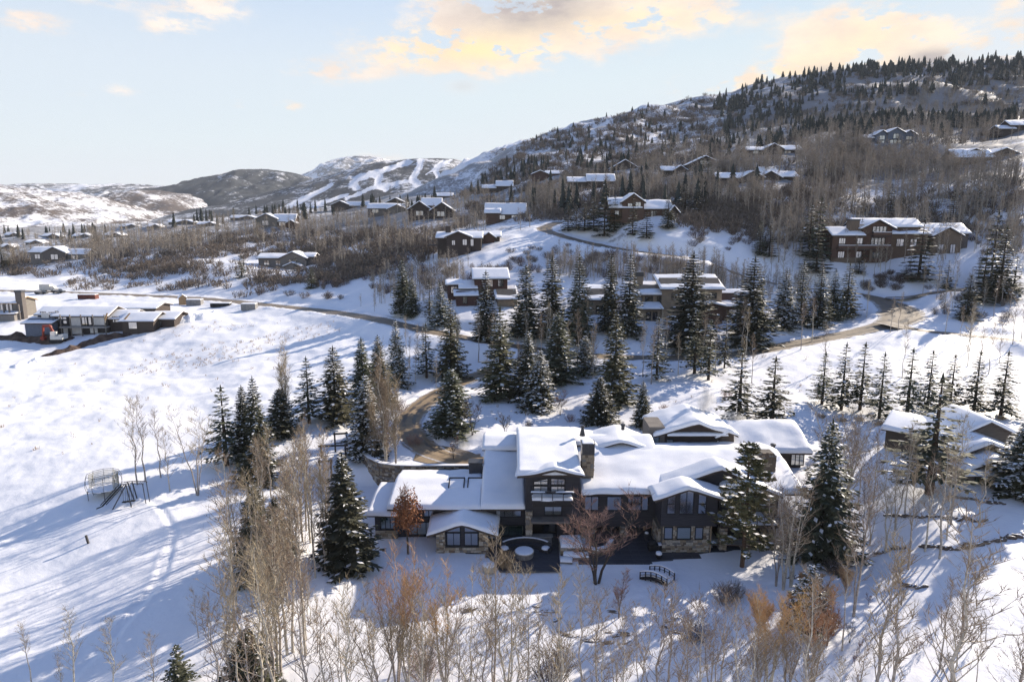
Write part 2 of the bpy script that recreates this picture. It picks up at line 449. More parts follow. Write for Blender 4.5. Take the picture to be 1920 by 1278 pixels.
# drifts, hummocks and gullies that grow with distance from the garden
near = sstep(60, 140, GY)
GZ += fbm(GX / 9, GY / 9, 3, 5, .55) * (.28 + .5 * near) * sstep(1600, 900, GY)
GZ += fbm(GX / 45, GY / 45, 9, 4) * sstep(200, 420, GY) * 5.0 * sstep(1600, 900, GY)
GZ += (fbm(GX / 140 + .3, GY / 140, 19, 5, .55) * 26 - 4) * sstep(420, 700, GY) * sstep(1020, 820, GY) * sstep(-.25, -.05, GU)
mead = sstep(-.16, -.3, GU) * sstep(230, 190, GY)
GZ += mead * .22 * np.sin((GX * .45 - GY * .9) * .5 + 3 * fbm(GX / 14, GY / 14, 5)) * (.4 + fbm(GX / 22, GY / 22, 8))
# wind crust and a few old tracks across the meadow
GZ += sstep(-.1, -.2, GU) * sstep(170, 120, GY) * .10 * np.abs(fbm((GX + .9 * GY) / 6.5, (GX * .9 - GY) / 1.7, 55, 3))
def pv_xy(px, v, z=1.5):
    Y_ = (CAM_H - z) / srat(v); return urat(px, v) * Y_, Y_
for line in ([(0, 1125), (160, 1070), (330, 1030), (480, 990), (560, 955)], [(0, 1012), (120, 985), (260, 962), (420, 925)], [(230, 930), (300, 965), (330, 1010), (300, 1080), (210, 1170), (60, 1278)], [(690, 1150), (820, 1120), (960, 1110), (1100, 1112), (1205, 1092)], [(0, 770), (200, 735), (420, 700), (600, 655)]):
    T_ = [pv_xy(*q) for q in line]; sel_ = (GY < 190) & (GY > 45); xs_, ys_ = GX[sel_], GY[sel_]; best_ = np.full(len(xs_), 1e9)
    for (a0_, b0_), (a1_, b1_) in zip(T_[:-1], T_[1:]):
        d0, d1 = a1_ - a0_, b1_ - b0_; t_ = np.clip(((xs_ - a0_) * d0 + (ys_ - b0_) * d1) / (d0 * d0 + d1 * d1), 0, 1)
        best_ = np.minimum(best_, np.hypot(xs_ - a0_ - t_ * d0, ys_ - b0_ - t_ * d1))
    best_ = np.abs(best_ + .5 * fbm(xs_ / 4, ys_ / 4, 71, 2))
    GZ[sel_] += -.20 * np.exp(-(best_ / .35) ** 2) * (.6 + .8 * fbm(xs_ / .9, ys_ / .9, 72, 2)) + .06 * np.exp(-((best_ - .7) / .3) ** 2)
def ground0(x, y):
    x = np.asarray(x, float); y = np.asarray(y, float)
    return gz_lookup(x / y, np.log(y))
def gz_lookup(u, w):
    fu = np.clip((u - UU[0]) / (UU[1] - UU[0]), 0, NU - 1.001); i = fu.astype(int); a = fu - i
    j = np.clip(np.searchsorted(WW, w) - 1, 0, NW - 2); b = np.clip((w - WW[j]) / (WW[j + 1] - WW[j]), 0, 1)
    return (GZ[j, i] * (1 - a) + GZ[j, i + 1] * a) * (1 - b) + (GZ[j + 1, i] * (1 - a) + GZ[j + 1, i + 1] * a) * b
def gz(x, y): return float(ground0(np.array([x]), np.array([y]))[0])
YS = np.exp(np.linspace(math.log(26), math.log(2500), 3000))
def hit(px, v):
    """where the line of sight through a photo pixel meets the ground"""
    u, s = urat(px, v), srat(v)
    z = gz_lookup(np.full(len(YS), u), np.log(YS))
    d = z - (CAM_H - s * YS)
    k = np.argmax(d >= 0) if (d >= 0).any() else len(YS) - 1
    if k > 0:
        a = d[k - 1] / (d[k - 1] - d[k] + 1e-9); Y = YS[k - 1] + a * (YS[k] - YS[k - 1])
    else: Y = YS[k]
    return Vector((u * Y, Y, gz(u * Y, Y)))

def smooth_line(P, n=14):
    P = [np.array(p, float) for p in P]; out = []
    Q = [2 * P[0] - P[1]] + P + [2 * P[-1] - P[-2]]
    for i in range(1, len(Q) - 2):
        for t in np.linspace(0, 1, n, endpoint=False):
            a, b, c, d = Q[i - 1], Q[i], Q[i + 1], Q[i + 2]
            out.append(.5 * ((2 * b) + (-a + c) * t + (2 * a - 5 * b + 4 * c - d) * t * t + (-a + 3 * b - 3 * c + d) * t ** 3))
    out.append(P[-1]); return np.array(out)
ROAD_PV = {
 'side_road': ([(1655, 604), (1720, 618), (1800, 627), (1880, 637), (1990, 650)], 4.6),
 'driveway': ([(1130, 668), (1040, 670), (950, 688), (880, 710), (815, 742), (772, 778), (770, 812), (800, 842), (850, 860), (900, 862)], 4.9),
 'lodge_drive': ([(1660, 558), (1710, 556), (1760, 548), (1830, 540)], 4.0),
 'hill_road': ([(-120, 541), (0, 545), (110, 548), (240, 553), (380, 560), (480, 570), (600, 582), (700, 598), (790, 617), (890, 637), (1000, 655), (1110, 667), (1200, 671), (1300, 670), (1390, 663),
                (1500, 643), (1600, 624), (1675, 604), (1690, 588), (1670, 570), (1630, 556), (1590, 548), (1500, 540), (1400, 520), (1340, 497), (1280, 482), (1180, 470), (1100, 455), (1040, 438), (1020, 428), (1050, 416)], 6.2),
}
ROADS = {}
BEND = hit(1684, 588)
def road_bulge(x, y, nm):
    return 1 + (.95 * np.exp(-(((x - BEND.x) / 13) ** 2 + ((y - BEND.y) / 17) ** 2)) if nm == 'hill_road' else 0 * x)
RMASK = np.zeros_like(GZ); ROADIN = np.zeros_like(GZ)
near_rows = (GY > 80) & (GY < 420)
for nm, (pv, wdt) in ROAD_PV.items():
    P = [hit(*p) for p in pv]
    L_ = smooth_line([(p.x, p.y, p.z) for p in P])
    z = L_[:, 2].copy()
    for _ in range(30): z[1:-1] = .25 * z[:-2] + .5 * z[1:-1] + .25 * z[2:]
    L_[:, 2] = z; ROADS[nm] = (L_, wdt)
    idx = np.argwhere(near_rows)
    xs, ys = GX[near_rows], GY[near_rows]
    best = np.full(len(xs), 1e9); bz = np.zeros(len(xs))
    A, B = L_[:-1], L_[1:]
    lo = L_[:, :2].min(0) - 14; hi = L_[:, :2].max(0) + 14
    sel = (xs > lo[0]) & (xs < hi[0]) & (ys > lo[1]) & (ys < hi[1])
    xs2, ys2 = xs[sel], ys[sel]; b2 = np.full(len(xs2), 1e9); z2 = np.zeros(len(xs2))
    for a, b in zip(A, B):
        d = b - a; l2 = d[0] ** 2 + d[1] ** 2 + 1e-9
        t = np.clip(((xs2 - a[0]) * d[0] + (ys2 - a[1]) * d[1]) / l2, 0, 1)
        dd = np.hypot(xs2 - a[0] - t * d[0], ys2 - a[1] - t * d[1])
        k = dd < b2; b2[k] = dd[k]; z2[k] = a[2] + t[k] * d[2]
    zz = GZ[near_rows]; zs = zz[sel]; rm = RMASK[near_rows]; rs = rm[sel]
    hw = wdt / 2 * road_bulge(xs2, ys2, nm)
    f = 1 - sstep(hw + .6, hw + 7.5, b2)
    zn = zs * (1 - f) + (z2 - .05) * f
    # ploughed banks at the edge
    bank = np.exp(-((b2 - hw - 1.0) / .75) ** 2) * (.5 + .9 * fbm(xs2 / 3, ys2 / 3, 77, 3)) * .8
    ri = ROADIN[near_rows]; ris = ri[sel]
    zn += np.clip(bank, 0, 1.5) * (1 - ris) * (1 - .9 * np.exp(-((xs2 - BEND.x) ** 2 + (ys2 - BEND.y) ** 2) / 24 ** 2))
    ri[sel] = np.maximum(ris, 1 - sstep(hw, hw + 1.6, b2)); ROADIN[near_rows] = ri
    zn = np.where(b2 < hw + .15, z2 - .12, zn)
    rs = np.maximum(rs, 1 - sstep(hw, hw + 5, b2))
    zs[:] = zn; zz[sel] = zs; GZ[near_rows] = zz; rm[sel] = rs; RMASK[near_rows] = rm
# flat ground under the house, patio and court
def pad(x0, x1, y0, y1, z, soft):
    d = np.maximum(np.maximum(x0 - GX, GX - x1), np.maximum(y0 - GY, GY - y1))
    f = 1 - sstep(0, soft, d)
    GZ[...] = GZ * (1 - f) + z * f
pad(-19, 33, 79, 95, -.06, 4)
pad(-4.5, 18, 75, 80, -.06, 2.0)
pad(-30, -17.6, 84, 98.2, .15, 2.5)
pad(-18.8, 2, 98.4, 107, 3.42, 1.0)
pad(4, 36, 96.5, 106, 3.6, 4)
# cover: how much brush and leaf litter shows through the snow
COVER = np.zeros_like(GZ)
COVER += sstep(210, 300, GY) * sstep(-.30, -.18, GU) * .50
COVER += sstep(300, 420, GY) * .16
COVER += sstep(250, 330, GY) * sstep(.25, .5, GU) * .12
COVER += sstep(300, 420, GY) * sstep(-.15, -.3, GU) * .45
COVER += np.exp(-((GU - .14) / .16) ** 2) * sstep(430, 560, GY) * -.16
COVER *= (1 - RMASK)
COVER = np.clip(COVER, 0, 1)
def ground_mat():
    m_ = bpy.data.materials.new('snow_ground'); m_.use_nodes = True
    nt = m_.node_tree; N, L = nt.nodes, nt.links; b = N['Principled BSDF']
    b.inputs['Roughness'].default_value = .55; b.inputs['Specular IOR Level'].default_value = .25
    tc = N.new('ShaderNodeTexCoord')
    at = N.new('ShaderNodeAttribute'); at.attribute_name = 'cover'
    def noise(sc, det, rough=.6):
        n = N.new('ShaderNodeTexNoise'); n.inputs['Scale'].default_value = sc; n.inputs['Detail'].default_value = det; n.inputs['Roughness'].default_value = rough
        L.new(tc.outputs['Object'], n.inputs['Vector']); return n.outputs['Fac']
    def m(op, a, b_):
        n = N.new('ShaderNodeMath'); n.operation = op
        for i, q in enumerate((a, b_)):
            if isinstance(q, (int, float)): n.inputs[i].default_value = q
            else: L.new(q, n.inputs[i])
        return n.outputs[0]
    big, sm = noise(.035, 6, .68), noise(.35, 5, .7)
    th = m('ADD', m('MULTIPLY', big, .55), m('MULTIPLY', sm, .45))
    mr = N.new('ShaderNodeMapRange'); mr.interpolation_type = 'SMOOTHSTEP'
    mr.inputs[1].default_value = .47; mr.inputs[2].default_value = .60
    L.new(m('ADD', th, m('MULTIPLY', m('SUBTRACT', at.outputs['Fac'], .42), .42)), mr.inputs[0])
    lim = N.new('ShaderNodeMapRange'); lim.inputs[1].default_value = .02; lim.inputs[2].default_value = .2
    L.new(at.outputs['Fac'], lim.inputs[0])
    f = m('MULTIPLY', m('MULTIPLY', mr.outputs[0], lim.outputs[0]), .85)
    litter = N.new('ShaderNodeMix'); litter.data_type = 'RGBA'
    litter.inputs[6].default_value = (.12, .105, .09, 1); litter.inputs[7].default_value = (.19, .165, .145, 1)
    L.new(noise(.12, 4), litter.inputs[0])
    sn = N.new('ShaderNodeMix'); sn.data_type = 'RGBA'
    sn.inputs[6].default_value = (*SNOWC, 1); sn.inputs[7].default_value = (.82, .818, .835, 1)
    L.new(noise(.2, 5), sn.inputs[0])
    mx = N.new('ShaderNodeMix'); mx.data_type = 'RGBA'
    L.new(f, mx.inputs[0]); L.new(sn.outputs[2], mx.inputs[6]); L.new(litter.outputs[2], mx.inputs[7])
    L.new(mx.outputs[2], b.inputs['Base Color'])
    bp = N.new('ShaderNodeBump'); bp.inputs['Strength'].default_value = .42; bp.inputs['Distance'].default_value = .3
    L.new(m('ADD', noise(.42, 6, .55), m('MULTIPLY', noise(3.0, 3), .12)), bp.inputs['Height']); L.new(bp.outputs[0], b.inputs['Normal'])
    return m_
M['ground'] = ground_mat()
def make_ground():
    V = np.stack([GX.ravel(), GY.ravel(), GZ.ravel()], 1)
    i = np.arange((NW - 1) * NU).reshape(NW - 1, NU)[:, :-1].ravel()
    F = np.stack([i, i + 1, i + NU + 1, i + NU], 1)
    me = np_mesh('snow_ground', V, F, [M['ground']], smooth=True)
    a = me.attributes.new('cover', 'FLOAT', 'POINT'); a.data.foreach_set('value', COVER.ravel().astype(np.float32))
    o = link('snow_ground', me); setp(o, 'snow covered meadow, garden and hillside', kind='structure')
    # the valley beside and behind the camera
    mb = MB()
    mb.add([(-12000, -9000, -14), (12000, -9000, -14), (12000, 9400, -14), (-12000, 9400, -14)], [(0, 1, 2, 3)])
    o = mb.build('valley_floor', M['snow']); setp(o, 'snowy valley floor around the hillside', kind='structure')
make_ground()

# ------------------------------------------------------------------ roads
def road_mat(name, sand, wet, slush=(.55, .54, .54)):
    m_ = bpy.data.materials.new(name); m_.use_nodes = True
    nt = m_.node_tree; N, L = nt.nodes, nt.links; b = N['Principled BSDF']; b.inputs['Roughness'].default_value = .7
    tc = N.new('ShaderNodeTexCoord'); at = N.new('ShaderNodeAttribute'); at.attribute_name = 'across'
    def noise(s_, d_=5):
        n = N.new('ShaderNodeTexNoise'); n.inputs['Scale'].default_value = s_; n.inputs['Detail'].default_value = d_; n.inputs['Roughness'].default_value = .65
        L.new(tc.outputs['Object'], n.inputs['Vector']); return n.outputs['Fac']
    def m(op, a, b_):
        n = N.new('ShaderNodeMath'); n.operation = op
        for i, q in enumerate((a, b_)):
            if isinstance(q, (int, float)): n.inputs[i].default_value = q
            else: L.new(q, n.inputs[i])
        return n.outputs[0]
    def ramp(x, lo, hi):
        r_ = N.new('ShaderNodeMapRange'); r_.interpolation_type = 'SMOOTHSTEP'; r_.inputs[1].default_value = lo; r_.inputs[2].default_value = hi; L.new(x, r_.inputs[0]); return r_.outputs[0]
    def mix(f, a, b_):
        n = N.new('ShaderNodeMix'); n.data_type = 'RGBA'; L.new(f, n.inputs[0])
        for i, q in ((6, a), (7, b_)):
            if isinstance(q, tuple): n.inputs[i].default_value = (*q, 1)
            else: L.new(q, n.inputs[i])
        return n.outputs[2]
    ab = m('ADD', m('ABSOLUTE', at.outputs['Fac'], 0), m('MULTIPLY', m('SUBTRACT', noise(.5), .5), .35))
    track = m('SUBTRACT', 1.0, ramp(m('ABSOLUTE', m('SUBTRACT', ab, .38), 0), .06, .2))
    f = m('MULTIPLY', track, ramp(noise(.25), .35, .6))
    c = mix(ramp(noise(.8, 6), .35, .65), sand, tuple(q * 1.35 for q in sand)); c = mix(f, c, wet)
    edge = m('MULTIPLY', ramp(ab, .72, .98), ramp(noise(1.1), .38, .55))
    c = mix(edge, c, slush); L.new(c, b.inputs['Base Color'])
    rr = N.new('ShaderNodeMapRange'); rr.inputs[3].default_value = .75; rr.inputs[4].default_value = .42; L.new(f, rr.inputs[0]); L.new(rr.outputs[0], b.inputs['Roughness'])
    return m_
M['road'] = road_mat('sanded_asphalt', (.175, .135, .092), (.075, .064, .053))
M['road2'] = road_mat('sanded_drive', (.24, .175, .105), (.10, .078, .055))
for nm, (L_, wdt) in ROADS.items():
    d = np.gradient(L_[:, :2], axis=0); d /= np.linalg.norm(d, axis=1)[:, None] + 1e-9
    nrm = np.stack([-d[:, 1], d[:, 0]], 1)
    k = len(L_); offs = np.linspace(-1, 1, 7); V = []; AC = []
    zoff = {'hill_road': .0, 'side_road': .012, 'driveway': .024, 'lodge_drive': .036}[nm]
    for i in range(k):
        for q in offs:
            wob = 1 + .18 * float(vnoise(i * .35, q * 3 + 9, 5))
            p = L_[i, :2] + nrm[i] * q * wdt / 2 * wob * road_bulge(L_[i, 0], L_[i, 1], nm)
            V.append((p[0], p[1], max(L_[i, 2], gz(p[0], p[1])) + .03 + zoff + .05 * (1 - q * q))); AC.append(q)
    F = [(i * 7 + j, i * 7 + j + 1, (i + 1) * 7 + j + 1, (i + 1) * 7 + j) for i in range(k - 1) for j in range(6)]
    me = np_mesh(nm, V, F, [M['road2'] if nm == 'driveway' else M['road']], smooth=True)
    a_ = me.attributes.new('across', 'FLOAT', 'POINT'); a_.data.foreach_set('value', np.array(AC, np.float32))
    o = link(nm, me); setp(o, kind='structure')
# paved court in front of the garage, above the retaining wall
mb = MB(); pts = []
for px, v in [(775, 862), (800, 868), (905, 868), (1000, 866), (1000, 855), (905, 856), (880, 846), (845, 838), (810, 832), (785, 836)]:
    Y = (CAM_H - 3.48) / srat(v); pts.append((wx(px, v, Y), Y, 3.50))
mb.prism(pts, (0, 0, -.5)); o = mb.build('paved_court', M['road2']); setp(o, kind='structure')

# ------------------------------------------------------------------ far hills
def hill_mat(name, dark, light, cov, sc, attr=False, soft=.06, tone=(.83, .83, .85)):
    m_ = bpy.data.materials.new(name); m_.use_nodes = True
    nt = m_.node_tree; N, L = nt.nodes, nt.links; b = N['Principled BSDF']
    b.inputs['Roughness'].default_value = .8; b.inputs['Specular IOR Level'].default_value = .1
    tc = N.new('ShaderNodeTexCoord')
    def noise(s, det, rough=.62, st=None):
        n = N.new('ShaderNodeTexNoise'); n.inputs['Scale'].default_value = s; n.inputs['Detail'].default_value = det; n.inputs['Roughness'].default_value = rough
        v_ = tc.outputs['Object']
        if st:
            mp = N.new('ShaderNodeMapping'); mp.inputs['Scale'].default_value = st; L.new(v_, mp.inputs[0]); v_ = mp.outputs[0]
        L.new(v_, n.inputs['Vector']); return n.outputs['Fac']
    def m(op, a, b_):
        n = N.new('ShaderNodeMath'); n.operation = op
        for i, q in enumerate((a, b_)):
            if isinstance(q, (int, float)): n.inputs[i].default_value = q
            else: L.new(q, n.inputs[i])
        return n.outputs[0]
    t = m('ADD', m('MULTIPLY', noise(sc, 8, .66, (1, .6, 2.2)), .6), m('MULTIPLY', noise(sc * 9, 5, .7), .4))
    if attr:
        at = N.new('ShaderNodeAttribute'); at.attribute_name = 'cover'
        t = m('ADD', t, m('MULTIPLY', m('SUBTRACT', at.outputs['Fac'], .5), .45))
    mr = N.new('ShaderNodeMapRange'); mr.interpolation_type = 'SMOOTHSTEP'
    mr.inputs[1].default_value = 1 - cov - soft; mr.inputs[2].default_value = 1 - cov + soft
    L.new(t, mr.inputs[0])
    dk = N.new('ShaderNodeMix'); dk.data_type = 'RGBA'
    dk.inputs[6].default_value = (*dark, 1); dk.inputs[7].default_value = (*light, 1)
    L.new(noise(sc * 4, 4), dk.inputs[0])
    mx = N.new('ShaderNodeMix'); mx.data_type = 'RGBA'; mx.inputs[6].default_value = (*tone, 1)
    L.new(mr.outputs[0], mx.inputs[0]); L.new(dk.outputs[2], mx.inputs[7]); L.new(mx.outputs[2], b.inputs['Base Color'])
    bp = N.new('ShaderNodeBump'); bp.inputs['Strength'].default_value = .6; bp.inputs['Distance'].default_value = 6.0
    L.new(t, bp.inputs['Height']); L.new(bp.outputs[0], b.inputs['Normal'])
    return m_
def hill(label, crest, D, wf, wb, mt, base=4.0, nz=.16, seed=1, ncol=260, nrow=70, runs=None, tilt=0.0):
    """crest: (px, v) points along the skyline of the hill at about distance D"""
    cp = np.array(crest, float)
    pxs = np.linspace(cp[0, 0], cp[-1, 0], ncol)
    vs = np.interp(pxs, cp[:, 0], cp[:, 1])
    ker = np.ones(5) / 5; vs2 = np.convolve(np.pad(vs, 2, 'edge'), ker, 'valid')
    vs2 += fbm(pxs / 14.0, pxs * 0 + seed, seed + 40, 4) * 2.2
    u = np.array([urat(a, b) for a, b in zip(pxs, vs2)])
    Dc = D * (1 + tilt * (pxs - pxs.mean()) / (pxs.max() - pxs.min()))
    zc = CAM_H - np.array([srat(b) for b in vs2]) * Dc
    T = np.concatenate([np.linspace(-1, 0, nrow), np.linspace(0, 1, 14)[1:]])
    Yg = np.where(T[:, None] < 0, Dc[None] + T[:, None] * wf, Dc[None] + T[:, None] * wb)
    Xg = u[None] * Dc[None] * (1 + 0 * Yg)
    prof = np.where(T < 0, np.sin((1 + T) * math.pi / 2) ** 1.35, np.cos(T * math.pi / 2) ** 1.2)
    Zg = base + (zc[None] - base) * prof[:, None]
    amp = (zc.max() - base) * nz * np.sin((np.abs(T[:, None]) ** .6) * math.pi)
    Zg = Zg + amp * (fbm(Xg / (D * .06), Yg / (D * .06), seed, 5, .55) - np.abs(fbm(Xg / (D * .035), Yg / (D * .11), seed + 9, 3)) * .9)
    Zg = np.minimum(Zg, np.where(T[:, None] < 0, CAM_H + (zc[None] - CAM_H) * Yg / Dc[None] - .02 * np.abs(T[:, None]) * zc.max(), 1e9))
    V = np.stack([Xg.ravel(), Yg.ravel(), Zg.ravel()], 1); n = ncol
    i = np.arange((len(T) - 1) * n).reshape(-1, n)[:, :-1].ravel()
    F = np.stack([i, i + 1, i + n + 1, i + n], 1)
    me = np_mesh('hill', V, F, [mt], smooth=True)
    if runs is not None:
        cov = np.full(V.shape[0], .62)
        s_ = (CAM_H - V[:, 2]) / V[:, 1]; uu = V[:, 0] / V[:, 1]
        th = np.arctan(s_) - PITCH; vv = 639 + FPX * np.tan(th); pp = 960 + uu * FPX * (CP - (vv - 639) / FPX * SP)
        for pts, w_ in runs:
            pts = np.array(pts, float)
            for a, b in zip(pts[:-1], pts[1:]):
                d = b - a; t = np.clip(((pp - a[0]) * d[0] + (vv - a[1]) * d[1]) / (d @ d), 0, 1)
                dd = np.hypot(pp - a[0] - t * d[0], vv - a[1] - t * d[1])
                dd = dd + 3.5 * fbm(pp / 11, vv / 7, 61, 3); cov = np.minimum(cov, .62 - .85 * (1 - sstep(w_ * .35, w_ * 1.15, dd)))
        a = me.attributes.new('cover', 'FLOAT', 'POINT'); a.data.foreach_set('value', cov.astype(np.float32))
    o = link('hill', me); setp(o, label, kind='structure')
    return o
BR, BR2 = (.085, .068, .062), (.145, .118, .10)
DK, DK2 = (.030, .036, .040), (.062, .062, .064)
hill('distant snowy mountain with a rounded top', [(500, 372), (560, 331), (600, 313), (630, 299), (660, 292), (700, 292), (730, 300), (770, 322), (840, 360)], 6200, 1500, 1500,
     hill_mat('peak_cover', (.10, .10, .11), (.2, .19, .19), .49, .004, soft=.05), seed=3)
hill('far white ridge with a band of trees', [(-160, 352), (-60, 356), (30, 350), (100, 344), (180, 346), (250, 344), (300, 349), (380, 352), (460, 365)], 4800, 1500, 1000,
     hill_mat('far_ridge_cover', DK, BR, .50, .0035), seed=5)
hill('dark wooded hill in the distance', [(150, 402), (240, 366), (300, 353), (360, 347), (400, 331), (450, 322), (490, 317), (530, 320), (575, 331), (630, 350), (700, 390)], 3300, 1100, 900,
     hill_mat('wooded_hill_cover', DK, DK2, .60, .006), seed=7)
hill('low brown and white hill before the wooded hill', [(150, 412), (200, 388), (250, 364), (290, 356), (330, 362), (370, 374), (410, 392), (450, 408)], 2500, 800, 600,
     hill_mat('brown_hill_cover', BR, BR2, .545, .009), seed=9)
hill('snowy ridge behind the ski hill', [(820, 335), (870, 303), (930, 280), (985, 263), (1040, 250), (1120, 236), (1200, 240)], 1900, 500, 500,
     hill_mat('white_ridge_cover', BR, BR2, .44, .012), seed=11)
hill('ski hill with pale runs cut through dark forest', [(420, 402), (520, 363), (600, 339), (680, 313), (750, 300), (800, 298), (850, 298), (900, 309), (960, 322), (1020, 345)], 2700, 1000, 800,
     hill_mat('ski_hill_cover', DK, (.09, .085, .085), .50, .008, attr=True), seed=13, nz=.06,
     runs=[([(768, 304), (740, 313), (700, 326), (672, 334), (660, 343), (668, 352)], 6), ([(788, 302), (784, 318), (772, 336), (790, 352)], 6), ([(830, 303), (815, 318), (822, 334)], 4), ([(620, 348), (588, 364), (548, 384), (520, 396)], 4.5),
           ([(712, 330), (706, 346), (724, 356)], 5), ([(846, 300), (800, 326)], 2.5), ([(650, 372), (700, 352), (760, 340)], 3.5), ([(600, 380), (650, 366)], 3)])
hill('snowy brush covered hill at the far left', [(-260, 352), (-120, 346), (0, 346), (50, 351), (120, 370), (190, 391), (250, 409), (310, 422), (360, 432)], 1800, 600, 700,
     hill_mat('left_hill_cover', BR, BR2, .505, .012), seed=17)
# ------------------------------------------------------------------ house building kit
def edges(a, b, step, inset=(0, .06, .2, .45)):
    L_ = b - a; ins = [i for i in inset if i < L_ * .4]
    n = max(2, int((L_ - 2 * ins[-1]) / step))
    mid = list(np.linspace(a + ins[-1], b - ins[-1], n + 1))
    return np.array([a + i for i in ins[:-1]] + mid + [b - i for i in reversed(ins[:-1])])
def snow_sheet(parent, axis, a0, a1, prof, t=.45, step=.7, name='snow_cover', sag=.18, seed=None, matname='roofsnow', clip=None):
    """snow lying on a roof whose cross-section is prof: thick, rounded at the rim, sagging at the eaves"""
    seed = seed if seed is not None else rng.randint(1, 999)
    c = np.array([p[0] for p in prof], float); z = np.array([p[1] for p in prof], float)
    A = edges(a0, a1, step); C = edges(c[0], c[-1], step)
    C = np.unique(np.round(np.concatenate([C, c]), 4))
    ga, gc = np.meshgrid(A, C)
    base = np.interp(gc, c, z)
    # soften the fold along ridges and valleys
    for d in (.35, .7): base = .5 * base + .25 * (np.interp(np.clip(gc - d, c[0], c[-1]), c, z) + np.interp(np.clip(gc + d, c[0], c[-1]), c, z))
    base = np.maximum(base, np.interp(gc, c, z) - .25 * t)
    d = np.minimum(np.minimum(ga - a0, a1 - ga), np.minimum(gc - c[0], c[-1] - gc))
    e = np.sqrt(np.clip(1 - (1 - np.clip(d / .34, 0, 1)) ** 2, 0, 1))
    th = t * e * (1 + .55 * fbm(ga / 3.4, gc / 2.4, seed, 3)) 
    zz = base + th - .02
    lump = fbm(ga / 1.3, gc / 1.3, seed + 3, 2) * .085 * e
    zz = zz + lump
    # eaves: lip hangs a little outside and below
    rim0 = (gc - c[0] < .07); rim1 = (c[-1] - gc < .07)
    w_ = (.10 + sag * np.clip(fbm(ga / 2.2, ga * 0 + seed, seed, 3) + .15, 0, 1) * 1.5)
    gc = gc - w_ * rim0 + w_ * rim1
    zz = zz - .06 * (rim0 | rim1)
    n = len(A); m_ = len(C)
    if axis == 'x': V = np.stack([ga.ravel(), gc.ravel(), zz.ravel()], 1)
    else: V = np.stack([gc.ravel(), ga.ravel(), zz.ravel()], 1)
    i = np.arange((m_ - 1) * n).reshape(m_ - 1, n)[:, :-1].ravel()
    F = np.stack([i, i + 1, i + n + 1, i + n], 1)
    if axis == 'y': F = F[:, ::-1]
    off = world_off(parent)
    me = np_mesh(name, V - np.array(off), F, [M[matname]], smooth=True)
    return link(name, me, parent)
def world_off(p):
    o = Vector((0, 0, 0))
    while p is not None:
        o = o + p.location; p = p.parent
    return (o.x, o.y, o.z)
def roof(parent, axis, a0, a1, prof, th=.28, snow=.45, mt='fascia', step=.7, name='roof', sag=.18):
    """solid roof slab following prof, with its own snow"""
    mb = MB(); n = len(prof)
    if axis == 'x':
        top = [(a0, p[0], p[1]) for p in prof]; bot = [(a0, p[0], p[1] - th) for p in prof]; d = (a1 - a0, 0, 0)
    else:
        top = [(p[0], a0, p[1]) for p in prof]; bot = [(p[0], a0, p[1] - th) for p in prof]; d = (0, a1 - a0, 0)
    for i in range(n - 1):
        mb.prism([bot[i], bot[i + 1], top[i + 1], top[i]], d)
    r = mb.build(name, M[mt], parent, world=True)
    if snow: snow_sheet(r, axis, a0 - .04, a1 + .04, prof, snow, step, sag=sag)
    return r
def window(parent, x0, x1, z0, z1, y, cols=2, rows=1, g='glass', fw=.09, face='front', arch=False, top=None, name='window'):
    """front face looks towards -Y (face 'left': towards -X, with x0..x1 read along Y and y as the X plane; 'right': +X).
    top: (z left, z right) for a sloping head"""
    def W(a, z, o):
        if face == 'front': return (a, y - o, z)
        if face == 'left': return (y - o, a, z)
        return (y + o, a, z)
    zl, zr = top if top else (z1, z1)
    H = lambda a: zl + (zr - zl) * (a - x0) / (x1 - x0)
    if arch: H = lambda a: z1 - .28 * (abs(a - (x0 + x1) / 2) / ((x1 - x0) / 2)) ** 2.5
    mb = MB()
    def bar(a, b, w_): mb.bar(W(*a, .045), W(*b, .045), w_, .11)
    xs = np.linspace(x0, x1, cols + 1)
    for i, a in enumerate(xs): bar((a, z0), (a, H(a)), fw if i in (0, cols) else fw * .8)
    bar((x0 - fw / 2, z0), (x1 + fw / 2, z0), fw * 1.2)
    k = 8 if arch else 1
    for i in range(k):
        a, b = x0 + (x1 - x0) * i / k, x0 + (x1 - x0) * (i + 1) / k; bar((a - fw / 2, H(a)), (b + fw / 2, H(b)), fw)
    zb = z1 if not top else min(zl, zr)
    for r_ in range(1, rows): 
        zz = z0 + (zb - z0) * r_ / rows; bar((x0, zz), (x1, zz), fw * .7)
    f = mb.build(name, M['frame'], parent, world=True)
    for i in range(cols):
        for r_ in range(rows):
            a, b = xs[i] + fw * .3, xs[i + 1] - fw * .3
            za = z0 + (zb - z0) * r_ / rows; zc_ = z0 + (zb - z0) * (r_ + 1) / rows
            q = MB(); last = r_ == rows - 1
            ta, tb = (H(a), H(b)) if last else (zc_, zc_)
            tilt = rng.uniform(-.006, .012)
            P = [W(a, za, .02), W(b, za, .02), W(b, tb, .02 + tilt), W(a, ta, .02 + tilt)]
            nn = {'front': (0, .02, 0), 'left': (.02, 0, 0), 'right': (-.02, 0, 0)}[face]
            q.prism(P, nn)
            q.build('pane', M[g], f, world=True)
    return f
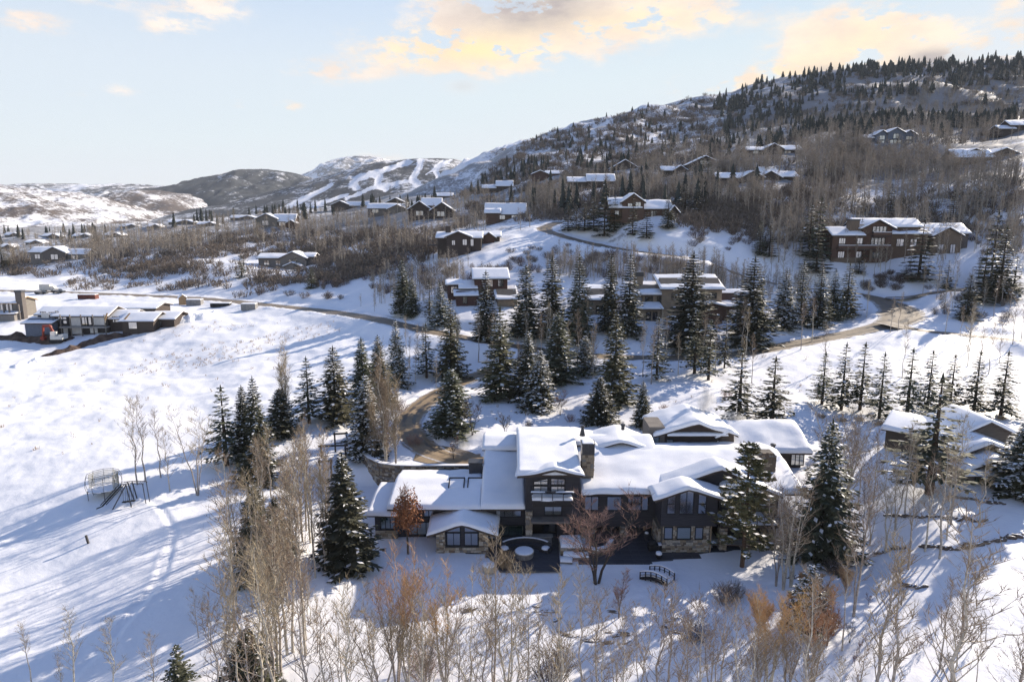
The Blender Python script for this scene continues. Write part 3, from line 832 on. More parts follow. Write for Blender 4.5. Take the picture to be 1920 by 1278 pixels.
def stones(parent, x0, x1, z0, z1, y, face='front', cell=(.42, .24), name='stone_facing', topfn=None, mats=('stone_a', 'stone_b', 'stone_c', 'stone_d'), wts=(4, 4, 2, 2), join=None):
    """rubble facing: every stone its own block standing proud of the mortar"""
    mb = join or MB(); z = z0
    while z < z1 - .05:
        h = cell[1] * rng.uniform(.65, 1.35); h = min(h, z1 - z)
        a = x0
        while a < x1 - .04:
            w_ = cell[0] * rng.uniform(.55, 1.5); w_ = min(w_, x1 - a)
            zt = z + h
            if topfn: zt = min(zt, topfn(a + w_ / 2))
            if zt - z > .06:
                p = rng.uniform(.03, .10); g = .018
                mi = rng.choices(range(4), wts)[0]
                if face == 'front': mb.box(a + g, a + w_ - g, y - p, y + .03, z + g, zt - g, mi)
                elif face == 'left': mb.box(y - p, y + .03, a + g, a + w_ - g, z + g, zt - g, mi)
                else: mb.box(y - .03, y + p, a + g, a + w_ - g, z + g, zt - g, mi)
            a += w_
        z += h
    if join is None:
        o = mb.build(name, [M[q] for q in mats], parent, world=True); o['kind'] = 'stuff'; return o
def wall(parent, x0, x1, y0, y1, z0, z1, mt='timber', name='wall'):
    mb = MB(); mb.box(x0, x1, y0, y1, z0, z1); return mb.build(name, M[mt], parent, world=True)
def gable_wall(parent, pts, y, d, mt='timber', name='gable_wall'):
    mb = MB(); mb.prism([(a, y, z) for a, z in pts], (0, d, 0)); return mb.build(name, M[mt], parent, world=True)
def pillar(parent, x0, x1, y0, y1, z0, z1, name='stone_pillar'):
    mb = MB(); mb.box(x0 + .05, x1 - .05, y0 + .05, y1 - .05, z0, z1)
    p = mb.build(name, M['mortar'], parent, world=True)
    j = MB()
    stones(None, x0, x1, z0, z1, y0 + .05, 'front', (.4, .26), join=j)
    stones(None, y0 + .08, y1, z0, z1, x1 - .05, 'right', (.4, .26), join=j)
    stones(None, y0 + .08, y1, z0, z1, x0 + .05, 'left', (.4, .26), join=j)
    o = j.build('stone_facing', [M[q] for q in ('stone_a', 'stone_b', 'stone_c', 'stone_d')], p, world=True); o['kind'] = 'stuff'
    return p

# ------------------------------------------------------------------ the large dark timber house
HX = lambda px, v, Y: wx(px, v, Y)
main = empty('timber_house', (8, 84, 0), 0, 'large dark timber house under thick roof snow, with stone pillars and a patio in front', 'house')
Xg = lambda px, Y, v=960: wx(px, v, Y)
# --- far left annex
Y = 81.5; ax0, ax1 = Xg(703, Y, 980), Xg(745, Y, 980); aez = wz(964, 81)
wall(main, ax0, ax1, Y, 86, 1.1, aez + .1)
wall(main, ax0, ax1, Y + .02, 86, -.6, 1.1, 'mortar', 'stone_base_wall')
stones(main, ax0, ax1, -.3, 1.1, Y, cell=(.5, .26))
window(main, ax0 + .75, ax1 - .3, 1.3, aez - .5, Y, 3, 1, 'glass2')
roof(main, 'x', Xg(688, 81, 965), ax1 + .3, [(80.8, aez), (86.5, aez + .55), (90, aez + .2)], snow=.5)
# --- left wing
Y = 82.0; wx0, wx1 = Xg(742, Y), Xg(986, Y); ez = wz(952, 81.0)
wall(main, wx0, wx1, Y, 94, -.6, ez + .15)
prof = [(80.8, ez), (87.6, ez + .98), (92.5, ez + .2)]
rx0 = Xg(726, 81, 950)
roof(main, 'x', rx0, Xg(905, 87), prof, snow=.5)
roof(main, 'x', Xg(905, 87) + .02, Xg(985, 81), [(80.8, ez), (94.8, ez + 3.55), (99, ez + 2.4)], snow=.55, th=.3)
# the taller garage end that shows behind the left wing
gx0, gx1 = Xg(906, 96, 850), Xg(968, 96, 850)
wall(main, gx0 + .3, gx1, 90, 99.2, 3.0, ez + 2.6)
roof(main, 'x', gx0, gx1 + 1.5, [(92.6, ez + 3.62), (96.0, ez + 4.35), (100.2, ez + 3.3)], snow=.5, th=.22)
wz0, wz1 = wz(968, 82), wz(954, 82)
window(main, Xg(795, 82), Xg(813, 82), wz0, wz1, Y, 2, 1, 'glass')
window(main, Xg(930, 82), Xg(977, 82), wz0, wz1, Y, 3, 1, 'glass3')
window(main, Xg(765, 82), Xg(815, 82), .25, wz(978, 82), Y, 3, 1, 'glass2')
window(main, Xg(925, 82), Xg(982, 82), .15, wz(984, 82), Y, 4, 1, 'glass2')
pillar(main, Xg(986, 80.2), Xg(998, 80.2), 80.0, 81.0, -.1, wz(958, 80.2))
mb = MB(); mb.box(Xg(980, 80.2), Xg(1003, 80.2), 79.7, 81.3, -.15, .42); mb.build('pillar_foot', M['stone_b'], main, world=True)
# skylights near the ridge of the left wing
for px in (858, 893):
    mb = MB(); cx = Xg(px, 86); zz = ez + .72
    mb.bar((cx - 1.05, 85.0, zz + .35), (cx - 1.05, 86.9, zz + .95), .14); mb.bar((cx + .95, 85.0, zz + .35), (cx + .95, 86.9, zz + .95), .14)
    mb.bar((cx - 1.1, 86.9, zz + .95), (cx + 1.0, 86.9, zz + .95), .16)
    s = mb.build('skylight', M['frame'], main, world=True)
    q = MB(); q.prism([(cx - .95, 85.05, zz + .33), (cx + .85, 85.05, zz + .33), (cx + .85, 86.85, zz + .9), (cx - .95, 86.85, zz + .9)], (0, 0, -.05)); q.build('pane', M['roofsnow'], s, world=True)
mb = MB(); cx = Xg(892, 90, 880); mb.box(cx - .9, cx + .9, 89.4, 90.9, 4.5, wz(866, 90)); mb.box(cx - 1.0, cx + 1.0, 89.3, 91.0, wz(866, 90), wz(864, 90)); mb.build('roof_vent_box', M['metal'], main, world=True)
# --- low gable wing with the two tall windows
Y = 78.0; g0, g1 = Xg(819, Y, 1000), Xg(914, Y, 1000); gm = Xg(867, Y, 975)
pk = wz(977, Y); ge = wz(996, Y)
gable_wall(main, [(g0, .1), (g1, .1), (g1, ge + .35), (gm, pk - .05), (g0, ge + .35)], Y, 4.2)
o0, o1 = Xg(801, Y - .7, 992), Xg(933, Y - .7, 992)
roof(main, 'y', 77.0, 82.1, [(o0, ge - .08), (gm, pk + .12), (o1, ge - .08)], snow=.48, th=.3)
for a, b in ((820, 833), (900, 914)): pillar(main, Xg(a, Y, 1010) - .1, Xg(b, Y, 1010) + .1, Y - .45, Y + .3, -.3, ge + .1)
wall(main, Xg(833, Y, 1020), Xg(900, Y, 1020), Y - .25, Y + .1, -.4, wz(1024, Y), 'mortar', 'stone_base_wall')
stones(main, Xg(833, Y, 1020), Xg(900, Y, 1020), -.3, wz(1024, Y), Y - .25, cell=(.5, .26))
mb = MB(); mb.box(Xg(816, Y, 1020), Xg(917, Y, 1020), Y - .5, Y + .2, -.4, -.02); mb.build('plinth', M['trim'], main, world=True)
zt, zm, zb = wz(987, Y), wz(997, Y), wz(1022, Y)
L0, L1, R0, R1 = Xg(838, Y, 1005), Xg(863, Y, 1005), Xg(871, Y, 1005), Xg(896, Y, 1005)
window(main, L0, L1, zb, zm - .08, Y - .02, 2, 1, 'glass')
window(main, R0, R1, zb, zm - .08, Y - .02, 2, 1, 'glass')
window(main, L0, L1, zm, zt, Y - .02, 1, 1, 'glass', top=(zm + .22, zt + .1), name='gable_window')
window(main, R0, R1, zm, zt, Y - .02, 1, 1, 'glass', top=(zt + .1, zm + .22), name='gable_window')
# --- tall block with the balcony
Y = 80.5; t0, t1 = Xg(985, Y, 930), Xg(1087, Y, 930); te = wz(888, 79.6); tp = wz(876, 79.6)
wall(main, t0, t1, Y, 93, wz(975, Y), te + .1)
wall(main, t0, t0 + .5, Y, 93, -.5, wz(975, Y))
wall(main, Xg(1046, Y), t1, Y + 1.4, 93, -.5, wz(975, Y))
wall(main, t0 + .5, Xg(1046, Y), Y + 2.4, 93, -.5, wz(975, Y), 'trim', 'porch_wall')
window(main, Xg(1018, 83), Xg(1042, 83), .2, 2.6, Y + 2.4, 2, 1, 'glass', name='glass_door')
tm = Xg(1040, 79.6, 880)
roof(main, 'x', t0 - 1.0, t1 + .1, [(79.5, te), (90.2, te + 1.25), (97.0, te + .1)], snow=.46, th=.32, step=.6)
roof(main, 'y', 79.15, 81.6, [(t0 - 1.04, te - .06), (t0 + .9, te + .08), (tm, tp - .02), (t1 - .6, te + .08), (t1 + .2, te + .0)], snow=.26, th=.34, step=.5, name='porch_gable_roof')
gable_wall(main, [(t0, te - .1), (t1, te - .1), (tm, tp - .1)], Y - .2, .3, 'trim')
# upper roof that carries on behind the main ridge towards the court
UP = wz(819, 93.5)
wall(main, t0 + 1, Xg(1215, 95, 820), 91, 97.5, 3.0, UP - 1.4)
roof(main, 'x', t1 - 2.0, Xg(1226, 92, 820), [(86.5, UP - 1.9), (93.5, UP), (98.5, UP - 1.6)], snow=.45, th=.3)
for px, hh in ((1165, .45), (1085, .1)):
    cx = Xg(px, 91, 800); roof(main, 'y', 90.2, 97.0, [(cx - 4.4, UP - .95), (cx, UP + hh), (cx + 4.2, UP - .95)], snow=.5, th=.2)
zb, zt = wz(921, 81), wz(893, 81)
bx0, bx1 = Xg(1001, Y, 905), Xg(1059, Y, 905); bm = Xg(1030, Y, 905)
window(main, bx0, bm - .2, zb, (zb + zt) / 2 - .05, Y, 2, 1, 'glass3'); window(main, bm + .2, bx1, zb, (zb + zt) / 2 - .05, Y, 2, 1, 'glass3')
window(main, bx0, bm - .2, (zb + zt) / 2 + .1, zt, Y, 2, 1, 'glass3', top=(zt - .45, zt), name='gable_window'); window(main, bm + .2, bx1, (zb + zt) / 2 + .1, zt, Y, 2, 1, 'glass3', top=(zt, zt - .1), name='gable_window')
# balcony
b0, b1 = Xg(996, 79, 930), Xg(1076, 79, 930); bz = wz(937, 79)
mb = MB(); mb.box(b0, b1, 78.8, Y, bz - .45, bz); mb.box(b0 + .2, b1 - .2, 79.0, Y, bz - .9, bz - .45)
bal = mb.build('balcony', M['trim'], main, world=True)
snow_sheet(bal, 'x', b0 + .1, b1 - .1, [(78.9, bz), (80.45, bz)], .34, .5, sag=.05)
mb = MB(); rz_ = bz + 1.15
for i in range(5):
    a = b0 + (b1 - b0) * i / 4; mb.bar((a, 78.85, bz - .3), (a, 78.85, rz_), .09)
mb.bar((b0, 78.85, rz_), (b1, 78.85, rz_), .1); mb.bar((b0, 78.85, bz + .5), (b1, 78.85, bz + .5), .04); mb.bar((b0, 78.85, bz + .8), (b1, 78.85, bz + .8), .04)
for a in (b0, b1): mb.bar((a, 78.85, rz_), (a, Y, rz_), .1); mb.bar((a, 78.85, bz + .6), (a, Y, bz + .6), .04)
mb.build('railing', M['metal'], bal, world=True)
for a, b in ((b0 - .05, b0 + 1.7), (b0 + 3.0, b1)): snow_sheet(bal, 'x', a, b, [(78.75, rz_ + .05), (78.95, rz_ + .05)], .10, .4, sag=.0, name='rail_snow')
window(main, Xg(1021, Y, 955), Xg(1053, Y, 955), wz(964, Y), wz(945, Y), Y, 2, 1, 'glass3')
# canopy over the porch and the bar counter under it
mb = MB(); cz_ = wz(977, 79.4); mb.box(Xg(996, 79.4), Xg(1068, 79.4), 78.9, Y + .1, cz_ - .1, cz_ + .16); mb.build('canopy', M['greywood'], main, world=True)
# --- centre range
Y = 82.0; c0, c1 = t1, Xg(1242, Y); ce = wz(924, 80.6)
wall(main, c0, c1, Y, 95, wz(986, Y), ce + .15)
wall(main, c0, c1, Y + 2.0, 95, -.5, wz(986, Y), 'trim', 'porch_wall')
window(main, Xg(1138, Y, 945), Xg(1165, Y, 945), wz(956, Y), wz(930, Y), Y, 1, 1, 'glass'); window(main, Xg(1177, Y, 945), Xg(1202, Y, 945), wz(956, Y), wz(930, Y), Y, 1, 1, 'glass'); window(main, Xg(1203, Y, 945), Xg(1215, Y, 945), wz(956, Y), wz(930, Y), Y, 1, 1, 'glass')
window(main, Xg(1096, Y, 945), Xg(1122, Y, 945), wz(956, Y), wz(930, Y), Y, 2, 1, 'glass')
window(main, Xg(1178, 84, 1000), Xg(1208, 84, 1000), .05, wz(984, 84), Y + 2.0, 2, 1, 'glass', name='glass_door')
mb = MB(); a = Xg(1209.5, 83); mb.box(a, a + .25, 83.6, 84.0, 0, wz(984, 84)); mb.build('door_post', M['tan'], main, world=True)
window(main, Xg(1130, 84, 1000), Xg(1158, 84, 1000), .05, wz(986, 84), Y + 2.0, 2, 1, 'glass')
pillar(main, Xg(1163, 82, 1000), Xg(1176, 82, 1000), 81.6, 83.0, -.1, wz(985, 82))
pillar(main, Xg(1088, 82, 1000), Xg(1101, 82, 1000), 81.6, 83.0, -.1, wz(985, 82))
pillar(main, Xg(1231, 79.5, 1000), Xg(1246, 79.5, 1000), 78.8, 82.5, -.1, wz(986, 79.5))
mx1 = Xg(1478, 86, 880)
roof(main, 'x', Xg(1089, 81, 920), mx1, [(80.5, ce), (90.2, ce + 2.15), (97.5, ce + .4)], snow=.52, th=.32, sag=.42)
# chimney on the shaded valley
cx = Xg(1102, 83.3, 860); cw = .78; cb, ct, cm = wz(885, 83.3), wz(829, 83.3), wz(850, 83.3)
mb = MB(); mb.box(cx - cw + .05, cx + cw - .05, 82.85, 84.35, cb - .6, cm); ch = mb.build('chimney', M['mortar'], main, world=True)
j = MB(); stones(None, cx - cw, cx + cw, cb - .3, cm, 82.85, join=j, cell=(.45, .28)); stones(None, 82.85, 84.35, cb - .3, cm, cx + cw - .05, 'right', join=j); stones(None, 82.85, 84.35, cb - .3, cm, cx - cw + .05, 'left', join=j)
o = j.build('stone_facing', [M[q] for q in ('stone_a', 'stone_a', 'stone_c', 'stone_d')], ch, world=True); o['kind'] = 'stuff'
mb = MB(); mb.box(cx - cw - .02, cx + cw + .02, 82.75, 84.4, cm, ct - .12)
for q in (-.45, 0, .45): mb.box(cx + q - .02, cx + q + .02, 82.70, 82.75, cm, ct - .15)
mb.box(cx - cw - .1, cx + cw + .1, 82.7, 84.45, ct - .12, ct); mb.build('chimney_cap', M['metal'], ch, world=True)
snow_sheet(ch, 'x', cx - cw, cx + cw, [(82.8, ct), (84.4, ct)], .12, .4, sag=0)
# bell shaped and straight flues poking through the roof snow
def flue(px, v0, v1, Y, r=.22, bell=False):
    mb = MB(); a = Xg(px, Y, v0); zb, zt = wz(v0, Y) - .4, wz(v1, Y)
    mb.lathe((a, Y, 0), [(r * (1.9 if bell else 1), zb), (r * (1.5 if bell else 1), zb + .35), (r * .7 if bell else r, zt - .3), (r * 1.3, zt - .28), (r * 1.3, zt - .06), (r * .5, zt)], 10); mb.build('flue', M['metal'], main, world=True)
flue(1092, 811, 797, 89.5, .22, True); flue(1449, 842, 831, 93, .3); flue(1168, 800, 794, 92, .25)
# --- gable bay on the right
Y = 77.6; r0, r1 = Xg(1240, Y, 960), Xg(1345, Y, 960); rm = Xg(1289, Y, 910); rp = wz(913, Y); re = wz(926, Y); rs = wz(986, Y)
gable_wall(main, [(r0, rs), (r1, rs), (r1, re), (rm, rp - .1), (r0, re)], Y, 2.6)
o0, o1 = Xg(1228, Y - .6, 930), Xg(1362, Y - .6, 925)
roof(main, 'y', 76.7, 80.6, [(o0, re - .45), (rm, rp + .18), (o1, re - .45)], snow=.40, th=.3)
wall(main, r0, r1, Y + 2.6, 82.5, rs, ce + .2)
q0, q1 = Xg(1243, Y, 1000), Xg(1331, Y, 1000)
wall(main, q0, q1, Y + .2, 82, -.4, rs, 'mortar', 'stone_base_wall')
j = MB(); zlo = wz(1011, Y); zhi = wz(987, Y); W3 = [(1246, 1262), (1270, 1296), (1304, 1319)]
stones(None, q0, q1, -.2, zlo - .05, Y + .2, join=j)
xs = [q0] + [Xg(p, Y, 1000) for w_ in W3 for p in w_] + [q1]
for a, b in zip(xs[::2], xs[1::2]): stones(None, a, b - .05, zlo - .05, rs, Y + .2, join=j, cell=(.36, .26), wts=(3, 6, 1, 1))
stones(None, Y + .25, 82, -.2, rs, q1, 'right', join=j)
o = j.build('stone_facing', [M[q] for q in ('stone_a', 'stone_b', 'stone_c', 'stone_d')], main, world=True); o['kind'] = 'stuff'
for a, b in W3: window(main, Xg(a, Y, 1000), Xg(b, Y, 1000) - .05, zlo, zhi - .12, Y + .14, 1, 1, 'glass2' if a == 1270 else 'glass')
zb = wz(963, Y)
window(main, Xg(1251, Y, 945), Xg(1266, Y, 945), zb, wz(925, Y), Y, 1, 2, 'glass'); window(main, Xg(1274, Y, 945), Xg(1300, Y, 945), zb, wz(917, Y), Y, 2, 1, 'glass', arch=True); window(main, Xg(1309, Y, 945), Xg(1324, Y, 945), zb, wz(925, Y), Y, 1, 2, 'glass')
mb = MB(); mb.bar((q1 + .15, Y + .1, 0), (q1 + .15, Y + .1, rs), .1); mb.build('downpipe', M['tan'], main, world=True)
# larger gable behind the bay
Yb = 81.2; bm_ = Xg(1350, Yb, 880); bp = wz(876, Yb); be0 = wz(912, Yb)
gable_wall(main, [(Xg(1255, Yb, 905), be0 - .9), (Xg(1415, Yb, 905), be0 - .9), (Xg(1415, Yb, 905), be0 + .3), (bm_, bp - .12), (Xg(1262, Yb, 905), be0 + .1)], Yb, 4)
roof(main, 'y', 80.3, 84.2, [(Xg(1240, Yb, 905), be0 + .0), (bm_, bp + .15), (Xg(1425, Yb, 900), be0 + .25)], snow=.42, th=.34)
# --- right end: stair tower, living room glass, deck
wall(main, Xg(1345, 82, 960), Xg(1438, 82, 930), 81.5, 95, -.4, wz(908, 82))
wall(main, Xg(1300, 86, 900), mx1 - 1.2, 85.5, 95.5, -.4, ce + 1.1)
window(main, Xg(1392, 81.5, 930), Xg(1428, 81.5, 930), wz(957, 81.5), wz(914, 81.5), 81.5, 3, 1, 'glass2')
roof(main, 'y', 79.9, 86.0, [(Xg(1352, 81, 905), wz(905, 81) - .3), (Xg(1402, 81, 900), wz(899, 81)), (Xg(1463, 81, 920), wz(925, 81))], snow=.45, th=.28)
# rounded stone chimney
cx = Xg(1436, 84.5, 870); w_ = 1.15; zb, zt = wz(905, 84.5), wz(846, 84.5)
mb = MB(); mb.prism([(cx - w_ + .05, 84.1, zb - .5), (cx + w_ - .05, 84.1, zb - .5), (cx + w_ - .05, 84.1, zt - .45), (cx + .75, 84.1, zt - .06), (cx - .75, 84.1, zt - .06), (cx - w_ + .05, 84.1, zt - .45)], (0, 1.5, 0))
ch2 = mb.build('chimney', M['mortar'], main, world=True)
j = MB(); tf = lambda a: zt - .55 * (abs(a - cx) / w_) ** 3
stones(None, cx - w_, cx + w_, zb - .4, zt, 84.1, join=j, topfn=tf, cell=(.4, .26), wts=(2, 0, 6, 2)); stones(None, 84.1, 85.5, zb - .4, zt - .5, cx + w_ - .05, 'right', join=j, wts=(2, 1, 6, 2))
o = j.build('stone_facing', [M[q] for q in ('stone_a', 'stone_b', 'stone_c', 'stone_d')], ch2, world=True); o['kind'] = 'stuff'
pillar(main, Xg(1433, 80.3, 950), Xg(1451, 80.3, 950), 79.9, 81.3, -.3, wz(925, 80.3))
# deck
d0, d1 = Xg(1350, 78.5, 975), Xg(1458, 78.5, 975); dz = wz(981, 78.5)
mb = MB(); mb.box(d0, d1, 78.0, 82, dz - .4, dz); dk = mb.build('deck', M['darkwood'], main, world=True)
snow_sheet(dk, 'x', d0 + .1, d1 - .1, [(78.15, dz), (81.4, dz)], .32, .5, sag=.05)
mb = MB(); n = 8
for i in range(n + 1):
    a = d0 + (d1 - d0) * i / n; mb.bar((a, 78.05, dz - .2), (a, 78.05, dz + 1.05), .08)
mb.bar((d0, 78.05, dz + 1.05), (d1, 78.05, dz + 1.05), .12)
for q in (.2, .4, .6, .8): mb.bar((d0, 78.05, dz + q), (d1, 78.05, dz + q), .035)
mb.build('railing', M['greywood'], dk, world=True)
for a in (d0 + .5, d0 + 3.6, d1 - .6): pillar(main, a - .45, a + .45, 78.3, 79.2, -.4, dz - .4)
# --- back building beside the court
Y = 97.0; k0, k1 = Xg(1246, Y, 815), Xg(1362, Y, 815); ke = wz(812, Y); kp = wz(792, Y); km = Xg(1308, Y, 795)
wall(main, k0, k1, Y, 104, 3.0, ke + .2, 'darkwood'); wall(main, Xg(1217, Y, 815), k0, Y - .1, 102, 3.0, ke + 1.0, 'greywood')
gable_wall(main, [(Xg(1252, Y, 808), ke + .3), (Xg(1362, Y, 808), ke + .3), (km + .4, kp - .05)], Y - .3, .5, 'darkwood')
window(main, Xg(1219, Y, 830), Xg(1235, Y, 830), wz(832, Y), wz(818, Y), Y - .1, 1, 1, 'glass2'); window(main, Xg(1250, Y, 826), Xg(1262, Y, 826), wz(833, Y), wz(823, Y), Y, 1, 1, 'glass3')
mb = MB(); mb.box(k0 + .2, k1, Y - .9, Y, ke - .25, ke); le = mb.build('ledge_roof', M['fascia'], main, world=True); snow_sheet(le, 'x', k0 + .2, k1, [(Y - .95, ke), (Y, ke + .1)], .3, .5, sag=.05)
roof(main, 'y', Y - .9, 105.5, [(Xg(1226, Y, 800), ke - .2), (Xg(1262, Y, 800), ke + .75), (km, kp + .2), (Xg(1330, Y, 800), ke + .95), (Xg(1372, Y, 808), ke + .15)], snow=.55, th=.25)
Y = 95.0; e0, e1 = Xg(1352, Y, 830), Xg(1524, Y, 845); ee = wz(849, Y)
wall(main, e0 + .5, e1 - 1.2, Y + .9, 104, 2.6, ee + .2, 'darkwood')
window(main, Xg(1488, Y, 862), Xg(1512, Y, 862), wz(876, Y), wz(854, Y), Y + .9, 3, 1, 'glass2')
roof(main, 'x', e0, e1, [(Y, ee), (101.5, ee + 2.5), (106, ee + 1.0)], snow=.6, th=.28, sag=.25)
dm = Xg(1366, Y + 1, 812)
gable_wall(main, [(dm - 1.2, ee + 1.1), (dm + 1.1, ee + 1.1), (dm + 1.0, ee + 2.2), (dm + .25, ee + 2.75), (dm - .7, ee + 2.2)], Y + 1.6, 2.5, 'darkwood', 'dormer')
roof(main, 'y', Y + 1.0, Y + 5, [(dm - 1.7, ee + 1.9), (dm + .1, ee + 2.9), (dm + 1.5, ee + 2.2)], snow=.4, th=.2)

# ------------------------------------------------------------------ patio, paving and what stands on it
def paving(name, poly, z, label, cell=2.2):
    root = empty(name, (poly[0][0], poly[0][1], z)); setp(root, label, kind='structure')
    xs = [p[0] for p in poly]; ys = [p[1] for p in poly]
    def inside(x, y):
        c = False; n = len(poly)
        for i in range(n):
            (x1, y1), (x2, y2) = poly[i], poly[(i + 1) % n]
            if (y1 > y) != (y2 > y) and x < (x2 - x1) * (y - y1) / (y2 - y1) + x1: c = not c
        return c
    mb = MB(); mb.prism([(x - poly[0][0], y - poly[0][1], -.012) for x, y in poly], (0, 0, -.2)); mb.build('paving_bed', M['slab'], root)
    shared = None; a = min(xs)
    while a < max(xs):
        b = min(ys)
        while b < max(ys):
            cx, cy = a + cell / 2, b + cell / 2
            if inside(cx, cy):
                if shared is None:
                    mb = MB(); h = cell / 2 - .012
                    mb.box(-h, h, -h, h, -.12, .0); o = mb.build('slab', M['slab'], root); shared = o.data
                else: o = link('slab', shared, root)
                o.location = (cx - poly[0][0], cy - poly[0][1], rng.uniform(.0, .008))
            b += cell
        a += cell
    return root
P = lambda px, v, z=0: (wx(px, v, (CAM_H - z) / srat(v)), (CAM_H - z) / srat(v))
PZ = .05
paving('patio', [P(912, 1010), P(985, 1003), P(1000, 985), P(1046, 985), P(1050, 1069), P(990, 1071), P(938, 1070), P(912, 1040)], PZ, 'dark stone patio cleared of snow', 1.1)
paving('terrace', [P(1108, 1004), P(1125, 990), P(1240, 985), P(1250, 1032), P(1262, 1049), P(1180, 1056), P(1085, 1057), P(1108, 1034)], PZ - .012, 'dark stone terrace before the glass door', 1.1)
paving('garden_walk', [P(1240, 1030), P(1400, 1024), P(1340, 1040), P(1262, 1047)], PZ - .02, 'dark paved walk below the stone bay', 1.1)
# ------------------------------------------------------------------ retaining wall of the court
def plan_wall(name, pts, zt, zb, label, cap=True, th=.5):
    root = empty(name, (pts[0][0], pts[0][1], zb), 0, label, 'wall')
    mb = MB(); j = MB(); cp = MB()
    for (x0, y0), (x1, y1) in zip(pts[:-1], pts[1:]):
        d = Vector((x1 - x0, y1 - y0, 0)); L_ = d.length; d /= L_; n = Vector((d.y, -d.x, 0))
        A = Vector((x0, y0, 0))
        Q = [A, A + d * L_, A + d * L_ - n * th, A - n * th]
        mb.prism([(q.x, q.y, zb) for q in Q], (0, 0, zt - zb))
        Q = [A + n * .08, A + d * L_ + n * .08, A + d * L_ - n * (th + .1), A - n * (th + .1)]
        cp.prism([(q.x, q.y, zt + .002) for q in Q], (0, 0, .12))
        z = zb
        while z < zt - .08:
            h = min(.3 * rng.uniform(.6, 1.4), zt - z); a = 0
            while a < L_ - .05:
                w_ = min(.55 * rng.uniform(.5, 1.6), L_ - a); p = rng.uniform(.03, .12); g = .02
                B = [A + d * (a + g) + n * p, A + d * (a + w_ - g) + n * p, A + d * (a + w_ - g) - n * .05, A + d * (a + g) - n * .05]
                j.prism([(q.x, q.y, z + g) for q in B], (0, 0, h - 2 * g), rng.choices(range(4), (3, 2, 4, 3))[0])
                a += w_
            z += h
    core = mb.build('wall_core', M['mortar'], root, world=True)
    o = j.build('stone_facing', [M[q] for q in ('stone_a', 'stone_b', 'stone_c', 'stone_d')], root, world=True); o['kind'] = 'stuff'
    cp.build('snow_cap', M['snow'], root, world=True)
    return root
WP = lambda px, v, z: (wx(px, v, (CAM_H - z) / srat(v)), (CAM_H - z) / srat(v))
plan_wall('retaining_wall', [WP(680, 849, 3.9), WP(690, 858, 3.9), WP(712, 868, 3.9), WP(740, 872, 3.9), WP(770, 873, 3.9), WP(907, 873, 3.9)], 3.9, -.1,
          'long curved rubble stone retaining wall below the driveway court, behind the left wing of the big house')

# ------------------------------------------------------------------ timber frames on the bank
def portal(px0, px1, v, hpx, label, lower=False):
    a, b = hit(px0, v), hit(px1, v); b = Vector((wx(px1, v, a.y), a.y + .4, gz(wx(px1, v, a.y), a.y + .4)))
    H = hpx * mpp(v, a.y)
    root = empty('log_portal', a, 0, label, 'portal', 'dark timber frames on the snowy bank')
    for q in (a, b):
        mb = MB(); mb.bar(q - Vector((0, 0, .3)), (q.x, q.y, a.z + H), .22); mb.build('post', M['trim'], root, world=True)
    mb = MB(); d = (b - a) * .12
    mb.bar((a.x - d.x, a.y - d.y, a.z + H - .25), (b.x + d.x, b.y + d.y, a.z + H - .25), .2, .26); mb.build('beam', M['trim'], root, world=True)
    if lower:
        mb = MB(); mb.bar((a.x, a.y, a.z + H * .45), (b.x, b.y, a.z + H * .45), .14); mb.build('rail', M['trim'], root, world=True)
portal(629, 650, 847, 38, 'farthest dark timber frame of the three on the bank left of the retaining wall', True)
portal(603, 647, 858, 26, 'wide low dark timber frame between the other two on the bank')
portal(601, 621, 906, 46, 'nearest dark timber frame, tall and narrow, beside the white aspen trunks', False)

# ------------------------------------------------------------------ trampoline and climbing set on the meadow
b = hit(197, 926)
tr = empty('trampoline', b, 0, 'round trampoline with safety net standing on the snowy meadow', 'trampoline')
r = 28 * mpp(926, b.y); zt = .95; n = 10
C8 = [(r * math.cos(2 * math.pi * i / n + .2), r * math.sin(2 * math.pi * i / n + .2)) for i in range(n)]
mb = MB(); mb.tube([(x, y, zt) for x, y in C8 + C8[:1]], .045, 5); mb.build('ring_frame', M['metal'], tr)
mb = MB(); mb.lathe((0, 0, zt + .0), [(r * .8, -.02), (r * .8, .02)], 20); mb.build('jumping_mat', M['rubber'], tr)
mb = MB(); mb.lathe((0, 0, zt), [(r * .98, .0), (r * .98, .1), (r * .80, .13), (r * .78, .05)], 20); mb.build('snow_cover', M['snow'], tr)
for i, (x, y) in enumerate(C8):
    if i % 2 == 0:
        mb = MB(); mb.tube([(x, y, -.3), (x, y, zt)], .045, 5); mb.build('leg', M['metal'], tr)
    mb = MB(); mb.tube([(x * 1.02, y * 1.02, zt - .3), (x * 1.12, y * 1.12, zt + .6), (x * 1.10, y * 1.10, zt + 1.4), (x * .98, y * .98, zt + 2.05)], .026, 5); mb.build('net_pole', M['metal'], tr)
mb = MB(); mb.tube([(x * .98, y * .98, zt + 2.05) for x, y in C8 + C8[:1]], .03, 5); mb.tube([(x * .93, y * .93, zt + 1.1) for x, y in C8 + C8[:1]], .02, 4); mb.build('top_hoop', M['metal'], tr)
mb = MB()
for i in range(n):
    (x0, y0), (x1, y1) = C8[i], C8[(i + 1) % n]
    if (y0 + y1) > -.4 * r:
        for k in range(9):
            t = k / 8; mb.bar((x0 * .9 + (x1 - x0) * .9 * t, y0 * .9 + (y1 - y0) * .9 * t, zt + .05), (x0 * .9 + (x1 - x0) * .9 * t, y0 * .9 + (y1 - y0) * .9 * t, zt + 2.0), .03)
        for k in range(8): mb.bar((x0 * .9, y0 * .9, zt + .2 + k * .24), (x1 * .9, y1 * .9, zt + .2 + k * .24), .03)
